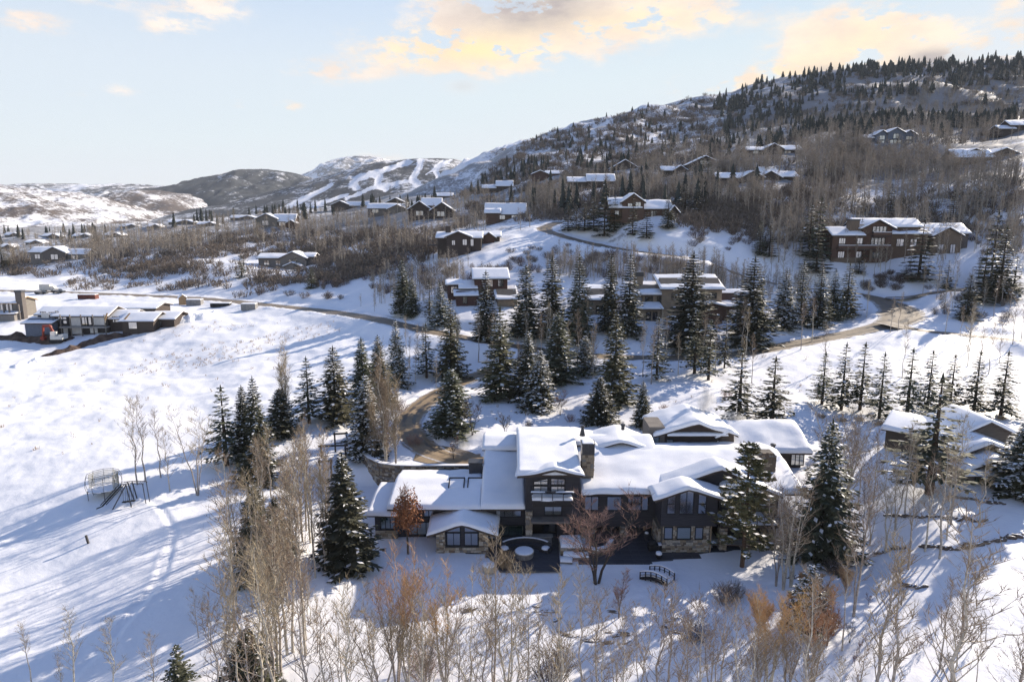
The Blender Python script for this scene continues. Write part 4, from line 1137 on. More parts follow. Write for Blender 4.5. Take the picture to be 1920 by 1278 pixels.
o = mb.build('safety_net', M['net'], tr); o['kind'] = 'stuff'
b = hit(240, 944); s = mpp(944, b.y)
cs = empty('climbing_set', b, 0, 'dark metal climbing set with slide and monkey bars beside the trampoline', 'playset')
Q = lambda dx, dz, dy=0: (dx * s, dy, dz * s)
mb = MB(); mb.bar(Q(-10, 36, .1), Q(-33, 6, -1.8), .36, .06); mb.bar(Q(-13, 38, 0), Q(-36, 8, -1.8), .05, .1); mb.bar(Q(-7, 36, .6), Q(-30, 6, -1.3), .05, .1); mb.bar(Q(-33, 6, -1.8), Q(-42, 3, -2.0), .36, .06); mb.build('slide', M['rubber'], cs)
for a, c in ((Q(0, 38), Q(-22, -2, -1.2)), (Q(0, 38), Q(17, -2, -1.2)), (Q(-5, 38, 1), Q(2, 0, 1.4)), (Q(4, 38, 1), Q(6, 0, 1.6))):
    mb = MB(); mb.bar(a, (c[0], c[1], c[2] - .4), .12); mb.build('leg', M['metal'], cs)
mb = MB()
for dy in (-.35, .55): mb.tube([Q(-8, 40, dy), Q(8, 42, dy), Q(32, 42, dy), Q(36, 40, dy)], .05, 5)
for k in range(9): mb.tube([Q(2 + 4 * k, 42, -.35), Q(2 + 4 * k, 42, .55)], .03, 4)
mb.build('monkey_bars', M['metal'], cs)
for dy in (-.35, .55):
    mb = MB(); mb.tube([Q(34, 42, dy), Q(36, 12, dy), Q(37, -3, dy)], .06, 5); mb.build('post', M['metal'], cs)
for dx, dy in ((-2, -.6), (4, -.4), (10, -.2)):
    mb = MB(); mb.bar(Q(dx, 38, dy), Q(dx + 1, 9, dy - .2), .03); mb.bar(Q(dx + 5, 38, dy), Q(dx + 5, 10, dy - .2), .03); mb.box((dx - 1) * s, (dx + 7) * s, dy - .4, dy, 8 * s, 9.5 * s); mb.build('swing', M['rubber'], cs)
b = hit(168, 1018)
mb = MB(); mb.bar((-.1, 0, -.3), (-.4, .1, 1.0), .2); o = mb.build('leaning_stake', M['trim']); o.location = b; setp(o, 'short dark stake leaning out of a drift on the meadow', 'stake')

# ------------------------------------------------------------------ patio furniture
def cyl(mbx, c, r, z0, z1, n=24, mi=0): mbx.lathe((c[0], c[1], 0), [(r * .98, z0), (r, z0 + .04), (r, z1 - .04), (r * .97, z1)], n, mi)
def mound(parent, c, r, z, h, name='snow_cover'):
    mb = MB(); mb.lathe((c[0], c[1], z), [(r, 0), (r * .98, h * .5), (r * .85, h * .85), (r * .5, h), (r * .1, h * 1.03)], 18); return mb.build(name, M['snow'], parent, smooth=True)
x, y = P(983, 1043)
fp = empty('fire_pit', (x, y, PZ), 0, 'round stone fire pit capped with snow on the dark patio', 'fire pit')
mb = MB(); cyl(mb, (0, 0), 1.12, 0, .62); mb.build('stone_ring', M['stone_d'], fp); mb = MB(); cyl(mb, (0, 0), 1.2, .62, .72); mb.build('coping', M['stone_b'], fp); mound(fp, (0, 0), 1.12, .72, .14)
x, y = P(985, 1026)
so = empty('curved_bench', (x, y, PZ), 0, 'long curved dark bench with snow along its back behind the fire pit', 'bench')
arc = [(3.6 * math.sin(a), 3.9 - 4.4 * math.cos(a) + .6, a) for a in np.linspace(-.72, .72, 9)]
seat, back, sn = MB(), MB(), MB()
for (x0, y0, a0), (x1, y1, a1) in zip(arc[:-1], arc[1:]):
    pass
def arcband(mbx, r0, r1, z0, z1, a0=-.8, a1=.8, n=12, cy=-3.2):
    for i in range(n):
        p, q = a0 + (a1 - a0) * i / n, a0 + (a1 - a0) * (i + 1) / n
        f = lambda r_, a: (r_ * math.sin(a), cy + r_ * math.cos(a), z0)
        mbx.prism([f(r0, p), f(r0, q), f(r1, q), f(r1, p)], (0, 0, z1 - z0))
arcband(seat, 3.0, 3.75, .0, .45); seat.build('seat', M['metal'], so)
arcband(back, 3.78, 3.95, .1, .95); back.build('backrest', M['metal'], so)
arcband(sn, 3.76, 3.97, .955, 1.03); sn.build('snow_line', M['snow'], so)
for px, side in ((946, -1), (1023, 1)):
    x, y = P(px, 1034)
    ch_ = empty('armchair', (x, y, PZ), side * -.5, 'snow covered patio armchair at the %s end of the curved bench' % ('left' if side < 0 else 'right'), 'armchair', 'armchairs by the fire pit')
    mb = MB(); mb.box(-.55, .55, -.5, .5, .08, .42); mb.build('seat', M['metal'], ch_); mb = MB(); mb.box(-.55, .55, .5, .66, .1, .95); mb.build('backrest', M['metal'], ch_)
    for q in (-.6, .6):
        mb = MB(); mb.box(q - .06, q + .06, -.5, .6, .1, .65); mb.build('armrest', M['metal'], ch_)
    mb = MB(); mb.lathe((0, 0, .42), [(.55, 0), (.52, .14), (.3, .22)], 8); mb.build('snow_cover', M['snow'], ch_, smooth=True)
x, y = P(917, 1068)
pl = empty('round_planter', (x, y, PZ), 0, 'round pale planter topped with snow at the left corner of the patio', 'planter')
mb = MB(); cyl(mb, (0, 0), .78, -.1, .6); mb.build('bowl', M['stone_b'], pl); mound(pl, (0, 0), .76, .6, .22)
# bar counter below the canopy
x, y = P(1017, 1018)
bc = empty('bar_counter', (x, y, PZ), 0, 'stone bar counter with pale top under the canopy', 'counter')
mb = MB(); mb.box(-1.15, 1.15, -.35, .35, 0, .92); mb.build('base', M['stone_d'], bc); mb = MB(); mb.box(-1.3, 1.3, -.45, .45, .925, 1.02); mb.build('counter_top', M['greybox'], bc)
# raised planting bed beside the patio, snow filled, with rubble front
x0, y0 = P(1051, 1040); x1, y1 = P(1092, 1038)
bed = empty('planting_bed', (x0, y0, 0), 0, 'raised stone planting bed filled with snow right of the patio', 'planter')
mb = MB(); mb.box(x0, x1, y0, y0 + 2.6, -.2, 1.05); mb.build('bed_wall', M['mortar'], bed, world=True)
stones(bed, x0, x1, -.1, 1.05, y0); stones(bed, y0, y0 + 2.6, -.1, 1.05, x0, 'left')
snow_sheet(bed, 'x', x0, x1, [(y0, 1.05), (y0 + 2.6, 1.05)], .4, .4, sag=.05)
for i, (px, v) in enumerate([(1062, 1052), (1088, 1045), (1066, 1044)]):
    x, y = P(px, v); st = empty('stone_step', (x, y, 0), rng.uniform(-.15, .15), ['lowest', 'widest', 'middle'][i] + ' snow topped stone step below the raised bed', 'step', 'stone steps below the planting bed')
    w_ = (.8, 1.1, .7)[i]
    mb = MB(); mb.prism([(-w_, -.5, 0), (w_ * .9, -.55, 0), (w_, .5, 0), (-w_ * .8, .55, 0)], (0, 0, .3 + .1 * i)); mb.build('slab', M['stone_d'], st)
    snow_sheet(st, 'x', -w_ * .92 + x, w_ * .92 + x, [(y - .5, .3 + .1 * i), (y + .5, .3 + .1 * i)], .2, .3, sag=.02)
# covered grill, pot, urns
x, y = P(1224, 1032)
g_ = empty('covered_grill', (x, y, PZ), 0, 'black covered grill with snow on its side table by the stone pillar', 'grill')
mb = MB(); mb.box(-.6, .6, -.4, .4, .15, .85); mb.build('cabinet', M['rubber'], g_)
mb = MB(); mb.lathe((-.05, 0, .85), [(.55, 0), (.56, .18), (.42, .42), (.15, .55)], 12); mb.build('hood', M['rubber'], g_, smooth=True)
mb = MB(); mb.box(.6, 1.15, -.35, .35, .74, .82); mb.build('side_table', M['metal'], g_); mb = MB(); mb.box(.62, 1.13, -.33, .33, .82, .92); mb.build('snow_cover', M['snow'], g_)
for q in (-.5, .5):
    mb = MB(); mb.box(q - .06, q + .06, -.35, .35, 0, .15); mb.build('foot', M['metal'], g_)
x, y = P(1235, 1047)
pt = empty('plant_pot', (x, y, PZ), 0, 'small black pot heaped with snow on the edge of the terrace', 'pot')
mb = MB(); mb.lathe((0, 0, 0), [(.24, 0), (.38, .25), (.42, .5), (.36, .6)], 14); mb.build('bowl', M['rubber'], pt, smooth=True); mound(pt, (0, 0), .38, .58, .3)
x, y = P(1212, 1012)
pt = empty('tall_planter', (x, y, PZ), 0, 'tall dark planter beside the terrace door post', 'planter')
mb = MB(); mb.prism([(-.28, -.28, 0), (.28, -.28, 0), (.28, .28, 0), (-.28, .28, 0)], (0, 0, .9)); mb.build('box', M['metal'], pt); mound(pt, (0, 0), .24, .9, .18)
# curved low garden wall with the purple brush in front of it
plan_wall('garden_wall', [P(1094, 1036), P(1118, 1042), P(1140, 1036), P(1150, 1022)], .75, -.1, 'low curved stone wall behind the reddish bare tree', th=.35)

# ------------------------------------------------------------------ arched footbridge
a = hit(1202, 1083); c = hit(1262, 1076); s = mpp(1080, a.y)
fb = empty('footbridge', ((a + c) / 2), 0, 'small arched dark timber footbridge with snow on its handrails', 'footbridge')
mid = (a + c) / 2; off = [(-.85, 0), (.85, 0)]
A0, A1 = hit(1200, 1085), hit(1250, 1098); B0, B1 = hit(1218, 1074), hit(1264, 1087)
zb = max(q.z for q in (A0, A1, B0, B1)) - .02
def archpt(p, q, t, h): return Vector((p.x + (q.x - p.x) * t, p.y + (q.y - p.y) * t, zb + h + .38 * math.sin(math.pi * t)))
mb = MB()
for i in range(14):
    t0_, t1_ = i / 14 + .006, (i + 1) / 14 - .006
    q = [archpt(A0, A1, t0_, .1), archpt(A0, A1, t1_, .1), archpt(B0, B1, t1_, .1), archpt(B0, B1, t0_, .1)]
    pk = MB(); pk.prism(q, (0, 0, .06)); pk.build('plank', M['trim'], fb, world=True)
sd = MB()
for t, u_ in zip(np.linspace(0, 1, 15)[:-1], np.linspace(0, 1, 15)[1:]):
    i0, i1 = .12, .88
    q = [archpt(A0, A1, t, .163).lerp(archpt(B0, B1, t, .163), i0), archpt(A0, A1, u_, .163).lerp(archpt(B0, B1, u_, .163), i0), archpt(A0, A1, u_, .163).lerp(archpt(B0, B1, u_, .163), i1), archpt(A0, A1, t, .163).lerp(archpt(B0, B1, t, .163), i1)]
    sd.prism(q, (0, 0, .16))
sd.build('deck_snow', M['snow'], fb, world=True)
pk = MB(); pts_ = [archpt(A0, A1, t, .0) for t in np.linspace(0, 1, 9)]
for p, q in zip(pts_[:-1], pts_[1:]): pk.bar(p, q, .1, .22)
pts_ = [archpt(B0, B1, t, .0) for t in np.linspace(0, 1, 9)]
for p, q in zip(pts_[:-1], pts_[1:]): pk.bar(p, q, .1, .22)
pk.build('arch_beams', M['trim'], fb, world=True)
for p, q in ((A0, A1), (B0, B1)):
    rl, sn = MB(), MB(); T_ = np.linspace(0, 1, 11)
    for t in T_[::2]:
        w_ = archpt(p, q, t, 0); po = MB(); po.bar(w_ - Vector((0, 0, .3)), archpt(p, q, t, 0.9), .12); po.build('post', M['trim'], fb, world=True)
    for t, u_ in zip(T_[:-1], T_[1:]):
        rl.bar(archpt(p, q, t, .88), archpt(p, q, u_, .88), .14, .1); rl.bar(archpt(p, q, t, .48), archpt(p, q, u_, .48), .05)
        sn.bar(archpt(p, q, t, .99), archpt(p, q, u_, .99), .24, .12)
    h_ = rl.build('handrail', M['trim'], fb, world=True); sn.build('snow_cap', M['snow'], h_, world=True)
S.view_layers[0].update()

# ------------------------------------------------------------------ rocks in rows along the garden terraces
def rock_mesh(seed):
    import bmesh
    bm = bmesh.new(); bmesh.ops.create_icosphere(bm, subdivisions=2, radius=1)
    r_ = random.Random(seed)
    ks = [(Vector((r_.gauss(0, 1), r_.gauss(0, 1), r_.gauss(0, 1))).normalized(), r_.uniform(.55, .85)) for _ in range(9)]
    for v in bm.verts:
        p = v.co.copy()
        for d, l in ks:
            t = p.dot(d)
            if t > l: p -= d * (t - l)
        v.co = Vector((p.x, p.y * .7, p.z * .6))
    me = bpy.data.meshes.new('rock'); bm.to_mesh(me); bm.free(); me.materials.append(M['rock']); me.materials.append(M['snow'])
    for f in me.polygons:
        if f.normal.z > .75 and r_.random() < .75: f.material_index = 1
    return me
ROCKS = [rock_mesh(i) for i in range(4)]
ORD = ['first', 'second', 'third', 'fourth', 'fifth', 'sixth', 'seventh', 'eighth', 'ninth', 'tenth', 'eleventh', 'twelfth', 'thirteenth', 'fourteenth', 'fifteenth', 'sixteenth', 'seventeenth', 'eighteenth', 'nineteenth', 'twentieth']
def rock_row(pts, step, r0, r1, label, group):
    m_ = len(pts) - 1
    for si, (a, b) in enumerate(zip(pts[:-1], pts[1:])):
        n = max(1, int(math.hypot(b[0] - a[0], b[1] - a[1]) / step))
        part = '' if m_ == 1 else (('left', 'right')[si] if m_ == 2 else ('left', 'middle', 'right')[si]) + ' stretch of '
        for i in range(n):
            t = (i + rng.uniform(0, .7)) / n
            p = hit(a[0] + (b[0] - a[0]) * t, a[1] + (b[1] - a[1]) * t + rng.uniform(-2, 2))
            o = link('rock', rng.choice(ROCKS)); r_ = rng.uniform(r0, r1)
            o.location = p + Vector((0, 0, r_ * .12)); o.scale = (r_ * rng.uniform(1, 1.7), r_, r_ * rng.uniform(.8, 1.2)); o.rotation_euler = (rng.uniform(-.2, .2), rng.uniform(-.2, .2), rng.uniform(-.5, .5))
            setp(o, f'dark rock, {ORD[min(i, 19)]} from left in the {part}{label}', 'rock', group)
G_ = 'dark rocks edging the garden terraces'
rock_row([(1640, 1039), (1700, 1024)], 8, .3, .6, 'short row left of the longest row', G_)
rock_row([(1725, 1022), (1790, 1030), (1855, 1016), (1918, 1003)], 6.5, .3, .62, 'longest row on the bank', G_)
rock_row([(1660, 966), (1725, 968), (1790, 972), (1850, 978)], 8, .25, .5, 'upper row on the bank', G_)
rock_row([(1780, 930), (1820, 936), (1890, 948)], 9, .25, .5, 'row below the neighbour house', G_)
rock_row([(1478, 1084), (1530, 1080), (1600, 1062)], 7, .25, .5, 'row under the big spruce', G_)
rock_row([(1685, 1092), (1710, 1100), (1745, 1100)], 9, .3, .5, 'row lipping a small drift', G_)
G_ = 'flat rocks round the frozen pond'
for ri, (px, v) in enumerate(sorted([(1003, 1136), (1006, 1146), (1018, 1151), (1032, 1147), (1046, 1161), (1053, 1183), (1064, 1190), (1082, 1191), (1094, 1198), (1110, 1201), (1140, 1204), (1147, 1184), (1160, 1190), (1173, 1188), (1176, 1203), (1150, 1146), (1248, 1175), (1257, 1163), (1262, 1180), (1270, 1158), (1275, 1185), (880, 1142), (888, 1140), (706, 1180)])):
    p = hit(px, v); o = link('rock', rng.choice(ROCKS)); r_ = rng.uniform(.35, .6)
    o.location = p + Vector((0, 0, -.05)); o.scale = (r_ * 1.7, r_, r_ * .55); o.rotation_euler = (0, 0, rng.uniform(-.5, .5)); setp(o, f'flat dark rock, {(ORD + ["fourth last", "third last", "second last", "last"])[ri]} from the left round the frozen pond', 'rock', G_)
# ------------------------------------------------------------------ neighbouring houses, given in photo pixels about a base point
HPX = []
def chalet(name, label, px, v, wings, rz=0, group=None, cat='house', depth_k=1.0):
    b = hit(px, v); s = mpp(v, b.y)
    root = empty(name, b, rz, label, cat, group)
    HPX.append((px, v, max(abs(q) for w_ in wings for q in w_['x'])))
    K = lambda a: a * s
    for w_ in wings:
        x0, x1 = K(w_['x'][0]), K(w_['x'][1]); y0 = w_.get('y', 0.0); dp = w_.get('d', 9.0); y1 = y0 + dp
        z0 = K(w_.get('z0', -6)); z1 = K(w_['h']); rise = K(w_.get('rise', 6)); m_ = w_.get('m', 'brownwood'); ov = w_.get('ov', .7); sn = w_.get('snow', .45)
        # wall block local to the root
        mb = MB()
        if w_.get('gable'):
            xm = (x0 + x1) / 2
            mb.prism([(x0, y0, z0), (x1, y0, z0), (x1, y0, z1), (xm, y0, z1 + rise * .92), (x0, y0, z1)], (0, dp, 0))
        else:
            ym = y0 + dp * .5
            mb.prism([(x0, y0, z0), (x0, y1, z0), (x0, y1, z1), (x0, ym, z1 + rise * .9), (x0, y0, z1)], (x1 - x0, 0, 0))
        wl = mb.build('wall', M[m_], root)
        if w_.get('base'):
            mb = MB(); mb.box(x0 - .06, x1 + .06, y0 - .08, y0 + .3, z0, K(w_['base'])); mb.build('stone_base', M['stone_c'], root)
        th = w_.get('th', .3)
        if w_.get('gable'):
            xm = (x0 + x1) / 2; g = ov * 2 * rise / max(.1, (x1 - x0))
            prof = [(x0 - ov, z1 - g), (xm, z1 + rise), (x1 + ov, z1 - g)]
            ax, a0, a1 = 'y', y0 - ov, y1 + .3
        elif w_.get('flat'):
            prof = [(y0 - ov, z1), (y1 + ov, z1 + rise)]; ax, a0, a1 = 'x', x0 - ov, x1 + ov
        else:
            ym = y0 + dp * .5; g = ov * 2 * rise / dp
            prof = [(y0 - ov, z1 - g), (ym, z1 + rise), (y1 + ov, z1 - g)]
            ax, a0, a1 = 'x', x0 - ov, x1 + ov
        mb = MB()
        for (c0, q0), (c1, q1) in zip(prof[:-1], prof[1:]):
            if ax == 'x': mb.prism([(a0, c0, q0 - th), (a0, c1, q1 - th), (a0, c1, q1), (a0, c0, q0)], (a1 - a0, 0, 0))
            else: mb.prism([(c0, a0, q0 - th), (c1, a0, q1 - th), (c1, a0, q1), (c0, a0, q0)], (0, a1 - a0, 0))
        rf = mb.build('roof', M[w_.get('rm', 'fascia')], root)
        if sn:
            o = snow_local(rf, ax, a0, a1, prof, sn)
        for q in w_.get('win', []):           # (x0, x1, z0, z1[, cols]) in photo pixels
            wx0, wx1, wz0, wz1 = [K(t) for t in q[:4]]; cols = q[4] if len(q) > 4 else 2
            win_local(root, wx0, wx1, wz0, wz1, y0, cols, w_.get('g', 'glass'), w_.get('fm', 'frame'))
    return root, s
def snow_local(rf, ax, a0, a1, prof, t):
    old = rf.parent; rf.parent = None
    o = snow_sheet(rf, ax, a0, a1, prof, t, step=1.1)
    rf.parent = old; return o
def win_local(root, x0, x1, z0, z1, y, cols, g, fm='frame'):
    fw = max(.10, (x1 - x0) * .05); mb = MB()
    for i in range(cols + 1):
        a = x0 + (x1 - x0) * i / cols; mb.box(a - fw / 2, a + fw / 2, y - .10, y, z0, z1)
    mb.box(x0 - fw / 2, x1 + fw / 2, y - .12, y, z0 - fw, z0); mb.box(x0 - fw / 2, x1 + fw / 2, y - .12, y, z1, z1 + fw)
    f = mb.build('window', M[fm], root)
    q = MB(); q.box(x0 + fw / 2, x1 - fw / 2, y - .03, y - .005, z0, z1); q.build('pane', M[g], f)
def part_box(root, s, name, x, y, z, m_):
    mb = MB(); mb.box(x[0] * s, x[1] * s, y[0], y[1], z[0] * s, z[1] * s); return mb.build(name, M[m_], root)

h, s = chalet('red_brown_house', 'tall red brown board house with steep snowy roof among the spruces above the road', 905, 566, [
    dict(x=(-14, 48), h=45, rise=15, d=9, y=1.5, m='redbrown', win=[(10, 20, 28, 40), (30, 40, 28, 40)], snow=.3),
    dict(x=(-40, -13), h=27, rise=10, d=8, y=1.0, m='redbrown', win=[(-36, -28, 12, 22)], snow=.3),
    dict(x=(-64, -39), h=33, rise=5, d=7, y=3, m='redbrown', snow=.3, win=[(-58, -46, 16, 27)]),
    dict(x=(-50, -12), h=15, rise=7, d=4, y=-2.5, m='redbrown', gable=False, flat=True, snow=.3, win=[(-38, -30, 0, 12, 1)], g='glass3'),
    dict(x=(26, 62), h=8, rise=18, d=7, y=-3.5, m='cream', flat=True, snow=.35)], rz=.12)
h, s = chalet('tan_stucco_house', 'long low tan stucco house with stepped snow roofs behind the row of tall spruces', 1245, 600, [
    dict(x=(-142, -88), h=36, rise=20, d=9, y=3, m='cream', win=[(-125, -108, 10, 24)], flat=True),
    dict(x=(-62, 0), h=47, rise=17, d=8, y=2, m='cream', win=[(-55, -40, 32, 42), (-34, -20, 32, 42), (-12, -4, 30, 42)], flat=True),
    dict(x=(-50, -10), h=24, rise=8, d=5, y=-2, m='cream', win=[(-36, -28, 2, 17, 1), (-24, -16, 2, 17, 1)], flat=True),
    dict(x=(-4, 108), h=58, rise=20, d=9, y=1, m='cream', win=[(60, 72, 40, 50), (86, 98, 40, 50), (14, 30, 38, 50)], flat=True),
    dict(x=(60, 105), h=30, rise=5, d=4, y=-2, m='brownwood', gable=True),
    dict(x=(106, 190), h=25, rise=24, d=8, y=2, m='brownwood', win=[(125, 140, 6, 18), (160, 172, 6, 18)], flat=True)])
part_box(h, s, 'chimney', (-50, -34), (6, 8), (55, 78), 'cream'); part_box(h, s, 'chimney_cap', (-51, -33), (5.9, 8.1), (78, 86), 'metal')
h, s = chalet('red_timber_lodge', 'big red timber lodge with stone chimney and long red balconies on the right hand slope', 1690, 487, [
    dict(x=(-132, -76), h=47, rise=13, d=10, y=0, m='redwood', base=4, snow=.4, win=[(-120, -108, 30, 40, 3), (-86, -76, 30, 40, 2), (-120, -108, 3, 15, 3), (-86, -76, 3, 15, 2)], g='glass3'),
    dict(x=(-76, -20), h=60, rise=14, d=12, y=.8, m='redwood', gable=True, ov=1.0, win=[(-57, -31, 51, 61, 4), (-58, -32, 28, 40, 4), (-57, -40, 3, 14, 3)], g='glass3'),
    dict(x=(-74, 46), h=62, rise=13, d=9, y=5, m='brownwood', win=[(-12, 0, 48, 56), (12, 22, 48, 56)]),
    dict(x=(-18, 50), h=48, rise=8, d=5, y=1.5, m='brownwood', flat=True, win=[(-8, 6, 25, 38), (18, 30, 25, 38)]),
    dict(x=(46, 135), h=50, rise=16, d=11, y=4, m='greywood', snow=.5, win=[(52, 62, 20, 34)]),
    dict(x=(60, 112), h=46, rise=14, d=6, y=1, m='stone_c', gable=True, win=[(70, 80, 12, 28), (92, 102, 12, 28)])])
part_box(h, s, 'chimney', (-98, -80), (1.5, 4), (44, 72), 'stone_c'); part_box(h, s, 'chimney_cap', (-99, -79), (1.4, 4.1), (72, 75), 'metal')
for x, z, y in (((-124, -62), 22, -1.6), ((-62, -28), 22, -1.8), ((-60, -26), 46, -1.2)):
    bl = part_box(h, s, 'balcony', x, (y, .6), (z - 3, z - 1), 'darkwood')
    mb = MB(); mb.box(x[0] * s, x[1] * s, y - .1, y, (z - 1) * s, (z + 5) * s); mb.build('railing', M['redwood'], bl)
    mb = MB(); mb.box(x[0] * s, x[1] * s, y - .14, y + .04, (z + 5) * s, (z + 6) * s); mb.build('snow_cap', M['snow'], bl)
part_box(h, s, 'deck_post', (-34, -31), (-1.7, -1.3), (-4, 22), 'brownwood'); part_box(h, s, 'deck_post', (-64, -60), (-1.5, -1.1), (-4, 22), 'stone_c')
h, s = chalet('dark_hillside_house', 'dark timber house on stilts with a square deck, left of the road bend', 868, 477, [
    dict(x=(-48, 34), h=32, rise=9, d=9, y=1, m='darkwood', win=[(-22, -12, 18, 28), (-8, 0, 18, 28), (8, 20, 16, 28)], snow=.35),
    dict(x=(-30, 14), h=34, rise=9, d=4, y=-.8, m='darkwood', gable=True, snow=.35, win=[(-20, -14, 18, 26), (0, 8, 18, 28)]),
    dict(x=(24, 68), h=33, rise=7, d=8, y=10, m='darkwood', gable=False, snow=.4, win=[(30, 44, 20, 28)]),
    dict(x=(36, 58), h=32, rise=8, d=5, y=8.5, m='brownwood', gable=True, snow=.35)])
part_box(h, s, 'deck', (-66, -46), (-1, 5), (16, 18), 'darkwood')
for q in (-65, -56, -47): part_box(h, s, 'deck_post', (q, q + 1.4), (-.8, -.5), (-8, 28), 'darkwood')
part_box(h, s, 'chimney', (-34, -24), (4, 5.5), (40, 52), 'darkwood')
